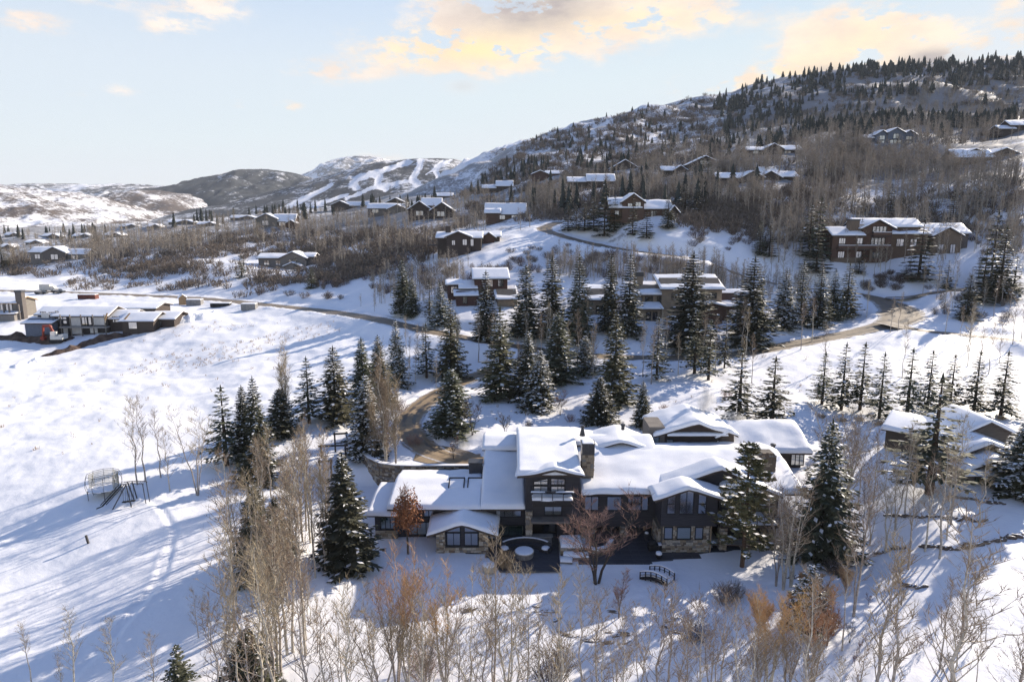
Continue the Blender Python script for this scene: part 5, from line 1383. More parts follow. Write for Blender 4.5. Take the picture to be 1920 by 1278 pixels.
far = [
 ('timber_chalet', 'brown chalet with a peaked centre gable behind the dark spruces above the road bend', 1200, 412, [
    dict(x=(-56, 0), h=24, rise=16, d=9, m='brownwood', win=[(-48, -40, 8, 16)]), dict(x=(-34, 6), h=34, rise=14, d=10, y=-.6, m='brownwood', gable=True, win=[(-24, -16, 22, 30), (-10, 0, 22, 32)], g='glass3'), dict(x=(4, 58), h=22, rise=14, d=9, y=.5, m='brownwood', win=[(20, 30, 6, 16)]), dict(x=(54, 70), h=16, rise=10, d=7, y=-1, m='darkwood', gable=True)]),
 ('hipped_roof_house', 'wide low house with a broad snowy hipped roof left of the upper road', 945, 414, [
    dict(x=(-34, 40), h=14, rise=18, d=10, m='brownwood', win=[(-28, -18, 3, 11), (-10, 2, 3, 11), (14, 26, 3, 11)]), dict(x=(-34, -8), h=16, rise=6, d=4, y=-1.5, m='brownwood', gable=False)]),
 ('double_gable_house', 'brown house with two steep gables side by side on the far slope', 808, 410, [
    dict(x=(-42, 0), h=18, rise=14, d=9, m='darkwood', gable=True, win=[(-28, -14, 6, 14)]), dict(x=(0, 42), h=16, rise=14, d=9, y=-1, m='darkwood', gable=True, win=[(12, 26, 5, 13)]), dict(x=(-18, 18), h=26, rise=12, d=8, y=3, m='brownwood')]),
 ('flat_snow_house', 'low house with a wide flat snow roof left of the double gabled house', 728, 402, [
    dict(x=(-38, 34), h=12, rise=8, d=9, m='greywood', win=[(-30, -18, 3, 9), (0, 12, 3, 9)]), dict(x=(0, 36), h=10, rise=8, d=5, y=-3, m='greywood', gable=True)]),
 ('brown_ridge_house', 'brown gabled house on the wooded crest left of the far slope houses', 520, 426, [
    dict(x=(-40, 0), h=16, rise=9, d=8, m='greywood', gable=True, win=[(-28, -16, 4, 12)]), dict(x=(-8, 32), h=12, rise=12, d=9, y=1, m='brownwood', win=[(2, 14, 3, 10)]), dict(x=(18, 36), h=8, rise=5, d=5, y=-1, m='brownwood', gable=True)]),
 ('grey_green_house', 'grey green gabled house with snowy roofs alone on the slope above the lower road', 534, 503, [
    dict(x=(-50, 4), h=20, rise=6, d=9, y=1, m='greywood', win=[(-40, -30, 6, 14), (-18, -8, 6, 14)]), dict(x=(-8, 40), h=20, rise=11, d=9, m='greywood', gable=True, win=[(8, 22, 6, 16)], snow=.35), dict(x=(20, 52), h=22, rise=5, d=7, y=3, m='greywood'), dict(x=(4, 32), h=6, rise=6, d=4, y=-3, m='greywood', gable=True)]),
 ('long_grey_house', 'long grey house with snowy gables among brush at the left edge of the valley', 106, 490, [
    dict(x=(-50, 0), h=18, rise=8, d=9, y=1, m='greywood', win=[(-42, -32, 5, 13)]), dict(x=(-24, 18), h=17, rise=10, d=9, m='greywood', gable=True, win=[(-10, 4, 4, 13)]), dict(x=(14, 54), h=14, rise=8, d=8, y=2, m='greywood', win=[(26, 38, 3, 10)])]),
 ('blue_grey_chalet', 'blue grey chalet with three snowy gables standing alone high on the hillside', 1670, 268, [
    dict(x=(-48, -26), h=10, rise=6, d=8, y=1, m='bluegrey'), dict(x=(-30, -4), h=15, rise=8, d=8, m='bluegrey', gable=True, win=[(-22, -12, 6, 13), (-22, -12, -3, 4)], g='glass3'), dict(x=(-8, 22), h=19, rise=8, d=9, y=-1, m='bluegrey', gable=True, win=[(2, 12, 8, 16), (-4, 18, -3, 5, 3)], g='glass3'), dict(x=(20, 48), h=15, rise=8, d=8, m='bluegrey', gable=True, win=[(28, 40, 6, 12), (28, 40, -3, 3)], g='glass3')]),
 ('slate_roofed_house', 'dark house with overlapping low snowy roofs on the upper slope below the spruce ridge', 1452, 290, [
    dict(x=(-52, -8), h=9, rise=6, d=9, m='darkwood', win=[(-40, -30, 2, 7)]), dict(x=(-20, 14), h=11, rise=9, d=9, y=-1, m='darkwood', gable=True), dict(x=(6, 52), h=10, rise=8, d=9, y=1, m='darkwood', win=[(20, 32, 2, 7)])]),
 ('white_roofed_house', 'sprawling low house whose four snowy hipped roofs show above dark brush', 1420, 338, [
    dict(x=(-74, -24), h=5, rise=9, d=10, m='darkwood', snow=.5), dict(x=(-30, 10), h=6, rise=11, d=9, y=-1, m='darkwood', gable=True, snow=.5), dict(x=(4, 44), h=6, rise=11, d=9, m='darkwood', gable=True, snow=.5), dict(x=(30, 78), h=8, rise=9, d=9, y=2, m='darkwood', snow=.5), dict(x=(20, 50), h=18, rise=9, d=8, y=9, m='darkwood', snow=.5)]),
 ('wavy_roofed_house', 'house with long rolling snow covered roofs at the right above the aspen grove', 1852, 302, [
    dict(x=(-62, 10), h=8, rise=14, d=10, m='darkwood', snow=.5), dict(x=(-40, 10), h=14, rise=10, d=8, y=4, m='darkwood', gable=True, snow=.5), dict(x=(2, 66), h=12, rise=12, d=10, y=1, m='darkwood', gable=True, snow=.5, win=[(24, 40, 2, 9)])]),
 ('edge_house', 'dark house with stepped roofs cut by the right edge high on the hill', 1902, 250, [
    dict(x=(-28, 0), h=9, rise=6, d=8, m='darkwood'), dict(x=(-6, 30), h=16, rise=9, d=9, y=1, m='darkwood')]),
 ('half_hidden_house', 'small dark house with a slanting striped snow roof half hidden by brush', 1268, 326, [
    dict(x=(-26, 0), h=7, rise=7, d=8, m='darkwood'), dict(x=(-4, 18), h=8, rise=7, d=6, y=-1, m='darkwood', gable=True)]),
 ('tall_gabled_house', 'house with one tall wide gable behind a pair of dark spruces on the slope', 1322, 316, [
    dict(x=(-32, 32), h=8, rise=15, d=10, m='darkwood', gable=True, win=[(-10, 10, 4, 14, 3)])]),
 ('pale_roofed_house', 'house with a bright white gable roof among aspens left of the chalet', 1112, 354, [
    dict(x=(-46, 10), h=14, rise=8, d=9, y=1, m='darkwood'), dict(x=(-10, 40), h=15, rise=12, d=9, m='darkwood', snow=.5)]),
 ('slanted_roof_house', 'house showing only a long slanting snowy roof in the brown aspens', 1172, 318, [
    dict(x=(-24, 24), h=4, rise=14, d=8, m='darkwood', gable=True)]),
 ('red_ridge_house', 'reddish house with two low gables below the spruce dotted ridge', 1028, 334, [
    dict(x=(-30, 0), h=8, rise=6, d=8, m='redbrown', gable=True), dict(x=(-4, 30), h=9, rise=5, d=8, y=1, m='redbrown')]),
 ('small_white_roof_house', 'small house with a bright steep roof beside dark spruces under the ridge', 945, 356, [
    dict(x=(-14, 16), h=8, rise=9, d=8, m='darkwood'), dict(x=(-40, -12), h=4, rise=6, d=8, y=1, m='darkwood')]),
 ('far_slope_house', 'tiny house with a level snow roof above the double gabled house', 832, 372, [
    dict(x=(-16, 16), h=5, rise=5, d=8, m='greywood')]),
 ('angular_house', 'brown house with a jutting angular roof on the far crest', 738, 388, [dict(x=(-20, 20), h=8, rise=9, d=8, y=8, m='darkwood', gable=True)]),
 ('grove_house', 'dark roofed house low among spruces at the right end of the wooded crest', 655, 392, [dict(x=(-34, 0), h=8, rise=7, d=8, m='darkwood', gable=True), dict(x=(-6, 40), h=7, rise=7, d=8, y=1, m='darkwood')]),
]
for nm, lb, px, v, wings in far: chalet(nm, lb, px, v, wings)
for i, (px, v, w_, lb) in enumerate([(238, 428, 22, 'long white roofed house in the trees of the far valley'), (285, 428, 16, 'small white roofed house beside the long one in the far valley'), (334, 420, 30, 'far house on the valley rim with a bent snowy roof'),
        (384, 424, 22, 'far house with a sharp white roof at the edge of the brown wood'), (150, 446, 22, 'white roof farthest down the far valley behind a dark spruce'), (92, 446, 20, 'white roof in the valley town, second from the left edge'),
        (60, 458, 20, 'low pale roof in the valley town above the long grey house'), (20, 444, 18, 'white roof in the valley town at the left edge'), (10, 466, 16, 'brown fronted house at the left edge of the valley'), (210, 444, 18, 'snowy roof on the valley rim between spruces'), (450, 412, 30, 'snowy roofs on the crest left of the brown gabled house'), (596, 388, 24, 'dark gable on the crest right of the brown gabled house')]):
    chalet('far_valley_house', lb, px, v, [dict(x=(-w_ * .6, w_ * .4), h=4, rise=4, d=9, m='greywood', snow=.5), dict(x=(0, w_), h=3.5, rise=4, d=8, y=-1, m='greywood', gable=True, snow=.5)], group='houses in the far valley')

# ------------------------------------------------------------------ half built houses on the left
h, s = chalet('half_built_house', 'large half built house with white wrapped walls and raw plywood gables beside the field', 190, 624, [
    dict(x=(-120, -76), h=36, rise=10, d=8, y=1, m='bluegrey', win=[(-114, -104, 30, 39), (-98, -88, 30, 38), (-86, -80, 30, 40, 1)], snow=.2, g='glass'),
    dict(x=(-84, 14), h=34, rise=12, d=10, y=0, m='trim', snow=.2, win=[(-34, -16, 16, 30, 3), (-78, -60, 18, 34, 2)]),
    dict(x=(-130, -80), h=22, rise=7, d=4, y=-2.5, m='bluegrey', flat=True, snow=.2),
    dict(x=(12, 54), h=28, rise=11, d=9, y=1, m='darkwood', snow=.2, win=[(20, 34, 20, 30, 1)], g='glass3'),
    dict(x=(46, 104), h=26, rise=11, d=9, y=-1.5, m='darkwood', gable=False, snow=.2, win=[(58, 74, 10, 26, 1)], g='glass3'),
    dict(x=(86, 132), h=26, rise=9, d=9, y=2, m='darkwood', snow=.2, win=[(100, 108, 12, 24, 1)], g='glass3'),
    dict(x=(-14, 68), h=38, rise=6, d=9, y=11, m='darkwood', snow=.22)])
for x, z in (((-56, -40), (13, 34)), ((-14, 10), (15, 34)), ((-40, -34), (13, 34)), ((-70, -62), (-2, 11)), ((-54, -34), (-2, 10)), ((-20, -6), (0, 11)), ((-108, -94), (28, 38))):
    part_box(h, s, 'wrap_panel', x, (-.12, -.01), z, 'wrap')
part_box(h, s, 'balcony_slab', (-70, 18), (-1.8, 0), (11, 13.5), 'greybox')
for q in (-68, -50, -30, -8, 14): part_box(h, s, 'balcony_post', (q, q + 1.4), (-1.6, -1.3), (-4, 36), 'greywood')
for x in ((50, 62), (14, 20)): 
    mb = MB(); mb.prism([(x[0] * s, -1.7, 27 * s), (x[1] * s, -1.7, 39 * s), (x[1] * s + .4, -1.7, 39 * s), (x[0] * s + .5, -1.7, 26 * s)], (0, .2, 0)); mb.build('plywood_gable', M['ply'], h)
h, s = chalet('unfinished_pavilion', 'unfinished pavilion with a tall tan chimney at the left edge beyond the dug earth', 18, 598, [
    dict(x=(-40, 16), h=32, rise=8, d=9, y=0, m='greywood', snow=.25, rm='ply', win=[(-20, -8, 12, 30), (-4, 8, 12, 30)]), dict(x=(-40, 22), h=13, rise=2, d=4, y=-3, m='stone_d', flat=True, snow=.2)])
part_box(h, s, 'chimney', (18, 30), (-.5, 1.2), (-4, 50), 'greywood'); part_box(h, s, 'chimney_cap', (17, 31), (-.6, 1.3), (50, 54), 'metal')
for q in (2, 12, 30): part_box(h, s, 'post', (q, q + 2), (-2.8, -2.4), (-6, 30), 'greywood')
# neighbour on the right
h, s = chalet('grey_neighbour_house', 'grey timber neighbour house with sweeping snowy gables at the right edge behind big spruces', 1856, 908, [
    dict(x=(-24, 66), h=48, rise=18, d=6, y=4, m='darkwood', gable=True, ov=1.4, snow=.55, win=[(-10, 14, 22, 40, 3)], g='glass2'),
    dict(x=(-40, 120), h=26, rise=0, z0=-10, d=6, y=6, m='darkwood', flat=True, snow=0),
    dict(x=(-20, 52), h=34, rise=14, d=6, y=1.5, m='darkwood', gable=True, ov=1.3, snow=.5),
    dict(x=(-46, 4), h=22, rise=8, d=6, y=0, m='greywood', flat=True, snow=.4, win=[(-30, -14, 4, 17, 2)], g='glass2'),
    dict(x=(-6, 120), h=62, rise=30, z0=-6, d=7, y=8, m='greywood', gable=True, ov=1.5, snow=.45)])
for q in (6, 20): part_box(h, s, 'stone_pillar', (q, q + 5), (-.6, .4), (-8, 28), 'stone_c')
part_box(h, s, 'deck_wall', (-8, 60), (-1.2, -.8), (-8, 14), 'stone_d')
h2 = empty('snow_shed', hit(1730, 848), -.7, 'low snow covered shed roof half hidden behind the big spruce beside the neighbour house', 'shed')
mb = MB(); mb.prism([(-5, 0, -.5), (5, 0, -.5), (5, 0, 2.4), (-5, 0, 2.4)], (0, 5, 0)); mb.build('wall', M['darkwood'], h2)
mb = MB(); mb.prism([(-5.6, -.7, 2.4), (5.6, -.7, 2.4), (5.6, 5.5, 3.6), (-5.6, 5.5, 3.6)], (0, 0, .25)); rf = mb.build('roof', M['fascia'], h2); snow_local(rf, 'x', -5.6, 5.6, [(-.7, 2.65), (5.5, 3.85)], .5)

# ------------------------------------------------------------------ dug earth, machines and site clutter on the left
def mound_mesh(name, line, wdt, hgt, mt, label, seed):
    P_ = smooth_line([tuple(hit(*p)) for p in line], 10); d = np.gradient(P_[:, :2], axis=0); d /= np.linalg.norm(d, axis=1)[:, None] + 1e-9
    n = np.stack([-d[:, 1], d[:, 0]], 1); k = len(P_); m_ = 13; V = []
    for i in range(k):
        e = min(1, 4 * i / k, 4 * (k - 1 - i) / k) ** .6
        for j in range(m_):
            q = j / (m_ - 1) * 2 - 1; x, y = P_[i, :2] + n[i] * q * wdt * (.75 + .4 * float(vnoise(i * .3, 1, seed)))
            z = gz(x, y) - .15 + max(0, hgt * e * (1 - abs(q) ** 1.6) * (1 + 1.1 * float(fbm(x / 2.2, y / 2.2, seed, 3))) ); V.append((x, y, z))
    F = [(i * m_ + j, i * m_ + j + 1, (i + 1) * m_ + j + 1, (i + 1) * m_ + j) for i in range(k - 1) for j in range(m_ - 1)]
    o = link(name, np_mesh(name, V, F, [mt], smooth=False)); setp(o, label, kind='structure'); return o
mound_mesh('earth_bank', [(-30, 634), (40, 636), (100, 640), (140, 634)], 3.2, 1.5, M['dirt'], 'dark dug earth bank before the half built house', 3)
mound_mesh('earth_bank', [(75, 668), (120, 660), (160, 646), (215, 632), (270, 618), (310, 600)], 2.2, 1.2, M['dirt'], 'long bank of dug brown earth running up to the half built house', 4)
mound_mesh('snow_pile', [(320, 608), (350, 600), (385, 596), (420, 590)], 3.2, 1.9, M['snow'], 'heaped snow beside the half built house', 5)
mound_mesh('snow_pile', [(20, 690), (60, 682), (100, 672)], 2.2, 1.0, M['snow'], 'low snow heap before the dug earth', 6)
hb = bpy.data.objects['half_built_house'].location; b = Vector((wx(108, 630, hb.y - 6.5), hb.y - 6.5, 0)); b.z = gz(b.x, b.y) + .25
ex = empty('excavator', b, 0, 'orange red excavator with its boom bent over the dug earth', 'excavator')
mb = MB(); mb.box(-1.6, 1.6, -1.4, -.8, 0, .8); mb.box(-1.6, 1.6, .8, 1.4, 0, .8); mb.box(-1.0, 1.0, -.8, .8, .3, .9); mb.build('tracks', M['rubber'], ex)
mb = MB(); mb.box(-1.3, 2.0, -1.3, 1.3, .95, 1.9); mb.box(1.0, 2.1, -1.25, 1.25, 1.2, 2.3); mb.build('body', M['offwhite'], ex)
mb = MB(); mb.box(-1.2, .2, -1.25, -.2, 1.9, 3.1); cab = mb.build('cab', M['offwhite'], ex); mb = MB(); mb.box(-1.1, .1, -1.29, -1.25, 2.1, 3.0); mb.box(-1.24, -1.2, -1.2, -.3, 2.1, 3.0); mb.build('cab_window', M['glass'], cab)
mb = MB(); mb.bar((-.8, .3, 1.6), (-2.0, .3, 4.6), .5, .6); mb.bar((-2.0, .3, 4.6), (-4.0, .3, 4.5), .45, .6); mb.build('boom', M['excav'], ex)
mb = MB(); mb.bar((-3.9, .3, 4.6), (-4.2, .3, 1.6), .4, .5); mb.build('stick', M['excav'], ex)
mb = MB(); mb.prism([(-4.6, -.3, 1.6), (-3.8, -.3, 1.7), (-3.7, -.3, .8), (-4.3, -.3, .5), (-4.8, -.3, .9)], (0, 1.2, 0)); mb.build('bucket', M['excav'], ex)
def truck(px, v, m_, label, L_=6.2, boxy=True):
    b = hit(px, v); t = empty('box_truck' if boxy else 'parked_car', b, 0, label, 'truck' if boxy else 'car')
    if boxy:
        mb = MB(); mb.box(-L_ / 2, L_ * .18, -1.1, 1.1, .7, 3.1); mb.build('cargo_box', M[m_], t)
        mb = MB(); mb.prism([(L_ * .2, -1.05, .6), (L_ / 2, -1.05, .6), (L_ / 2, -1.05, 1.5), (L_ * .4, -1.05, 2.3), (L_ * .2, -1.05, 2.3)], (0, 2.1, 0)); c = mb.build('cab', M[m_], t)
        mb = MB(); mb.box(L_ * .24, L_ * .38, -1.08, -1.05, 1.5, 2.15); mb.build('cab_window', M['glass'], c)
    else:
        mb = MB(); mb.prism([(-2.3, -.9, .35), (2.3, -.9, .35), (2.3, -.9, .85), (1.2, -.9, .98), (.6, -.9, 1.5), (-1.6, -.9, 1.55), (-2.2, -.9, 1.0)], (0, 1.8, 0)); mb.build('body', M[m_], t)
        mb = MB(); mb.prism([(-1.7, -.93, 1.02), (.95, -.93, 1.02), (.5, -.93, 1.42), (-1.5, -.93, 1.46)], (0, 1.86, 0)); mb.build('windows', M['glass'], t)
    for x in (-L_ * .3, L_ * .32):
        for y in (-.95, .95):
            mb = MB(); mb.prism([(x + .42 * math.cos(a), y - .12, .42 + .42 * math.sin(a)) for a in np.linspace(0, 2 * math.pi, 11)[:-1]], (0, .24, 0)); mb.build('wheel', M['rubber'], t)
    return t
truck(92, 547, 'offwhite', 'white box truck parked on the far road at the left')
truck(78, 551, 'carpaint', 'dark car parked just left of the white box truck', 4.6, False); truck(110, 549, 'carpaint', 'dark car parked just right of the white box truck', 4.6, False)
def crate(px, v, w_, d_, h_, m_, label, name='shipping_container', cat='container', snow=True):
    b = hit(px, v); t = empty(name, b, 0, label, cat)
    mb = MB(); mb.box(-w_ / 2, w_ / 2, -d_ / 2, d_ / 2, -.2, h_)
    n = int(w_ / .5)
    for i in range(n): mb.box(-w_ / 2 + (i + .25) * w_ / n, -w_ / 2 + (i + .7) * w_ / n, -d_ / 2 - .05, -d_ / 2, .1, h_ - .15)
    mb.build('body', M[m_], t)
    if snow: mb = MB(); mb.box(-w_ / 2 + .05, w_ / 2 - .05, -d_ / 2 + .05, d_ / 2 - .05, h_ + .003, h_ + .2); mb.build('snow_cover', M['snow'], t)
crate(166, 560, 6.5, 2.4, 1.6, 'container', 'rust red open container beside the far road')
crate(366, 572, 5.0, 2.4, 2.0, 'greybox', 'grey site container behind the small plywood shed'); crate(415, 574, 6.5, 2.4, 1.1, 'rubber', 'low dark trailer beside the grey site container'); crate(468, 580, 4.6, 2.4, 1.9, 'greybox', 'pale grey box container at the roadside, right of the dark trailer')
b = hit(343, 570); t = empty('site_shed', b, .5, 'small raw plywood shed with a steep roof on the building site', 'shed')
mb = MB(); mb.prism([(-1.2, -1.4, -.2), (1.2, -1.4, -.2), (1.2, -1.4, 2.4), (0, -1.4, 3.4), (-1.2, -1.4, 2.4)], (0, 2.8, 0)); mb.build('wall', M['ply'], t)
for q in (-1, 1): mb = MB(); mb.prism([(0, -1.7, 3.45), (q * 1.5, -1.7, 2.2), (q * 1.5, -1.7, 2.35), (0, -1.7, 3.62)], (0, 3.4, 0)); mb.build('roof', M['snow'], t)
b = hit(1545, 616); t = empty('entry_pillar', b, 0, 'square stone mailbox pillar beside the curving road', 'pillar')
mb = MB(); mb.box(-.6, .6, -.6, .6, -.3, 2.0); mb.build('shaft', M['stone_b'], t); mb = MB(); mb.box(-.75, .75, -.75, .75, 2.003, 2.2); mb.build('coping', M['stone_d'], t); mb = MB(); mb.lathe((0, 0, 2.2), [(.7, 0), (.6, .18), (.2, .26)], 10); mb.build('snow_cap', M['snow'], t, smooth=True)
# steam from the flues
def steam(px, v, Y, sx, sz, dens, label):
    import bmesh
    m_ = bpy.data.materials.new('steam'); m_.use_nodes = True; nt = m_.node_tree; N, L = nt.nodes, nt.links
    N.remove(N['Principled BSDF']); pv = N.new('ShaderNodeVolumePrincipled'); pv.inputs['Color'].default_value = (.95, .95, .95, 1); pv.inputs['Anisotropy'].default_value = .3
    tc = N.new('ShaderNodeTexCoord'); n = N.new('ShaderNodeTexNoise'); n.inputs['Scale'].default_value = 1.6; n.inputs['Detail'].default_value = 5
    L.new(tc.outputs['Object'], n.inputs['Vector'])
    ln = N.new('ShaderNodeVectorMath'); ln.operation = 'LENGTH'; L.new(tc.outputs['Object'], ln.inputs[0])
    a = N.new('ShaderNodeMath'); a.operation = 'SUBTRACT'; a.inputs[0].default_value = 1.0; L.new(ln.outputs['Value'], a.inputs[1])
    b_ = N.new('ShaderNodeMath'); b_.operation = 'MULTIPLY_ADD'; b_.inputs[1].default_value = 3.4; b_.inputs[2].default_value = -1.75; L.new(n.outputs['Fac'], b_.inputs[0])
    c = N.new('ShaderNodeMath'); c.operation = 'ADD'; L.new(a.outputs[0], c.inputs[0]); L.new(b_.outputs[0], c.inputs[1])
    d = N.new('ShaderNodeMath'); d.operation = 'MULTIPLY'; d.use_clamp = False; d.inputs[1].default_value = dens; 
    e = N.new('ShaderNodeMath'); e.operation = 'MAXIMUM'; e.inputs[1].default_value = 0; L.new(c.outputs[0], e.inputs[0]); L.new(e.outputs[0], d.inputs[0]); L.new(d.outputs[0], pv.inputs['Density'])
    L.new(pv.outputs[0], N['Material Output'].inputs['Volume'])
    me = bpy.data.meshes.new('steam'); bm = bmesh.new(); bmesh.ops.create_icosphere(bm, subdivisions=3, radius=1); bm.to_mesh(me); bm.free(); me.materials.append(m_)
    o = link('steam', me); o.location = (wx(px, v, Y), Y, wz(v, Y)); o.scale = (sx, sx, sz); setp(o, label, 'steam', kind='stuff')
steam(1324, 752, 104, 1.6, 3.2, .7, 'white steam rising above the back roof')
steam(1372, 783, 103, 2.2, 1.2, .8, 'white steam drifting beside the dormer')
steam(862, 838, 101, 1.6, 1.5, .8, 'white steam over the driveway court')
# ------------------------------------------------------------------ plants: materials and generators
M['needle'] = mat('spruce_needles', (.050, .058, .036), .8, (.100, .100, .058), 1.6, objvar=.3)
M['needle3'] = mat('pine_needles', (.095, .092, .042), .8, (.17, .155, .075), 1.2)
M['needle2'] = mat('olive_needles', (.062, .062, .032), .8, (.112, .105, .055), 1.6, objvar=.25)
M['needle_far'] = mat('far_needles', (.036, .044, .040), .9, (.062, .068, .056), .05)
M['bark'] = mat('aspen_bark', (.52, .465, .385), .85, (.30, .26, .21), 3.0, objvar=.25, stretch=(1, 1, 2.5))
M['twig'] = mat('bare_twigs', (.26, .20, .145), .9, (.19, .145, .105), .8, objvar=.25)
M['twig_grey'] = mat('grey_twigs', (.125, .10, .082), .9, (.175, .14, .115), .8, objvar=.3)
M['twig_tan'] = mat('tan_twigs', (.34, .265, .18), .9, (.25, .195, .135), .8, objvar=.2)
M['twig_orange'] = mat('orange_twigs', (.50, .32, .155), .9, (.40, .24, .12), 1.0, objvar=.2)
M['twig_red'] = mat('reddish_twigs', (.31, .19, .145), .9, (.22, .135, .11), 1.5)
M['leaf_rust'] = mat('rusty_leaves', (.30, .125, .050), .8, (.20, .085, .04), 3.0)
M['oakbark'] = mat('dark_bark', (.085, .068, .055), .95, (.06, .048, .04), 3)
M['grass'] = mat('dry_grass', (.42, .29, .155), .9, (.33, .23, .13), 2.0)
M['scrub'] = mat('scrub_twigs', (.135, .104, .085), .95, (.20, .16, .13), .3, objvar=.35)
M['forest'] = mat('grove_twigs', (.25, .212, .17), .95, (.36, .305, .245), .06)
M['forest_trunk'] = mat('grove_trunks', (.44, .39, .32), .9, (.33, .29, .24), .08)

class TM:
    """triangles and quads gathered per material slot"""
    def __init__(s): s.v = []; s.f = []
    def tri(s, a, b, c): k = len(s.v); s.v += [a, b, c]; s.f.append((k, k + 1, k + 2, k + 2))
    def mesh(s, name, mt): 
        V = np.array(s.v, np.float32); F = np.array(s.f)
        return np_mesh(name, V, F[:, :3], [mt])
def quads_mesh(name, Q, mt):
    """Q (n,4,3)"""
    n = len(Q); V = Q.reshape(-1, 3); F = np.arange(4 * n).reshape(n, 4)
    return np_mesh(name, V, F, [mt])
def tube_np(pts, rads, n=5):
    mb = MB(); mb.tube(pts, rads, n, cap=False); return mb
def spruce_meshes(seed, h=10.0, R=1.9, levels=30, nb=8, nf=6, snowp=.12, mt='needle', base=.05, droop=.34, gaps=.0, power=.82, fl=1.0):
    g = np.random.default_rng(seed); Q = []; SQ = []
    for k in range(levels):
        t = base + (0.985 - base) * (k / (levels - 1)) ** .95
        z0 = h * t + g.normal(0, .03) * h / levels
        Lk = R * (1 - t) ** power + .10
        n = max(4, int(round(nb - 3 * t)))
        a0 = g.uniform(0, 6.28)
        for b in range(n):
            if g.random() < gaps: continue
            L_ = Lk * g.uniform(.70, 1.18); a = a0 + 6.283 * b / n + g.normal(0, .22)
            e = np.array([math.cos(a), math.sin(a), 0]); s_ = np.array([-e[1], e[0], 0])
            dr = droop * (1.15 - .9 * t) * g.uniform(.7, 1.3); up = .20
            fs = np.linspace(.12, 1.0, nf)
            for f in fs:
                p = e * (L_ * f); p = np.array([p[0], p[1], z0 - dr * L_ * f + up * L_ * f * f])
                for sd in (-1, 1):
                    th = g.uniform(.45, 1.0); d = e * math.cos(th) + s_ * sd * math.sin(th); d[2] = g.uniform(-.42, -.02)
                    l = fl * (.15 * L_ + .32 * L_ * (1 - f) * g.uniform(.6, 1.1) + .14); w = l * g.uniform(.20, .30)
                    sv = np.cross(d, (0, 0, 1)); sv /= np.linalg.norm(sv) + 1e-9; ro = g.normal(0, .5)
                    sv = sv * math.cos(ro) + np.array([0, 0, 1]) * math.sin(ro)
                    Q.append([p, p + d * l * .45 + sv * w, p + d * l, p + d * l * .45 - sv * w])
                    if g.random() < snowp * (.4 + .8 * f):
                        q = p + np.array([0, 0, .05 + .015 * h / 10]); SQ.append([q, q + d * l * .4 + sv * w * .9, q + d * l * .85, q + d * l * .4 - sv * w * .9])
            p = np.array([e[0] * L_, e[1] * L_, z0 - dr * L_ + up * L_]); d = e * 1.0; d[2] = .05; l = fl * (.16 * L_ + .12); w = l * .3
            Q.append([p - d * .3 * l, p + s_ * w, p + d * l, p - s_ * w])
    # leader shoot
    for a in (0, 1.57):
        s_ = np.array([math.cos(a), math.sin(a), 0]) * .05
        Q.append([np.array([0, 0, h * .95]) - s_ * 2, np.array([0, 0, h * .95]) + s_ * 2, np.array([0, 0, h * 1.03]) + s_ * .3, np.array([0, 0, h * 1.03]) - s_ * .3])
    mb = MB(); mb.tube([(0, 0, -.6), (0, 0, h * .3), (0, 0, h * .97)], [h * .016, h * .012, .015], 6)
    tr = bpy.data.meshes.new('trunk'); tr.from_pydata(mb.v, [], mb.f); tr.materials.append(M['trunk'])
    out = [('trunk', tr), ('crown', quads_mesh('crown', np.array(Q), M[mt]))]
    if SQ: out.append(('snow_load', quads_mesh('snow_load', np.array(SQ), M['snow'])))
    return out
SPR = {
 'dense': [spruce_meshes(1, R=2.0, levels=32, nb=10, snowp=.15, gaps=.04), spruce_meshes(2, R=1.75, levels=33, nb=10, snowp=.09, gaps=.04), spruce_meshes(3, R=1.85, levels=30, nb=9, snowp=.2, droop=.45), spruce_meshes(13, R=1.55, levels=33, nb=9, snowp=.12, gaps=.06, power=.7)],
 'sparse': [spruce_meshes(4, R=1.75, levels=20, nb=6, nf=5, snowp=.14, base=.12, gaps=.12, droop=.42, power=.9), spruce_meshes(5, R=1.5, levels=19, nb=6, nf=5, snowp=.1, base=.14, gaps=.15, droop=.40, power=.9), spruce_meshes(15, R=1.65, levels=22, nb=6, nf=5, snowp=.06, base=.1, gaps=.2, droop=.36, power=.85)],
 'snowy': [spruce_meshes(6, R=2.1, levels=30, nb=8, snowp=.55), spruce_meshes(7, R=2.0, levels=28, nb=8, snowp=.45, gaps=.08)],
 'olive': [spruce_meshes(8, R=1.9, levels=30, nb=8, snowp=.1, gaps=.06, mt='needle2'), spruce_meshes(9, R=1.6, levels=28, nb=8, snowp=.14, gaps=.05, mt='needle2')],
 'mid': [spruce_meshes(21, R=1.7, levels=16, nb=6, nf=3, snowp=.1, fl=1.6), spruce_meshes(22, R=1.4, levels=16, nb=6, nf=3, snowp=.2, fl=1.6), spruce_meshes(23, R=1.9, levels=14, nb=6, nf=3, snowp=.05, fl=1.7)],
}
SPR_R = {'dense': [2.0, 1.75, 1.85, 1.55], 'sparse': [1.75, 1.5, 1.65], 'snowy': [2.1, 2.0], 'olive': [1.9, 1.6], 'mid': [1.7, 1.4, 1.9]}

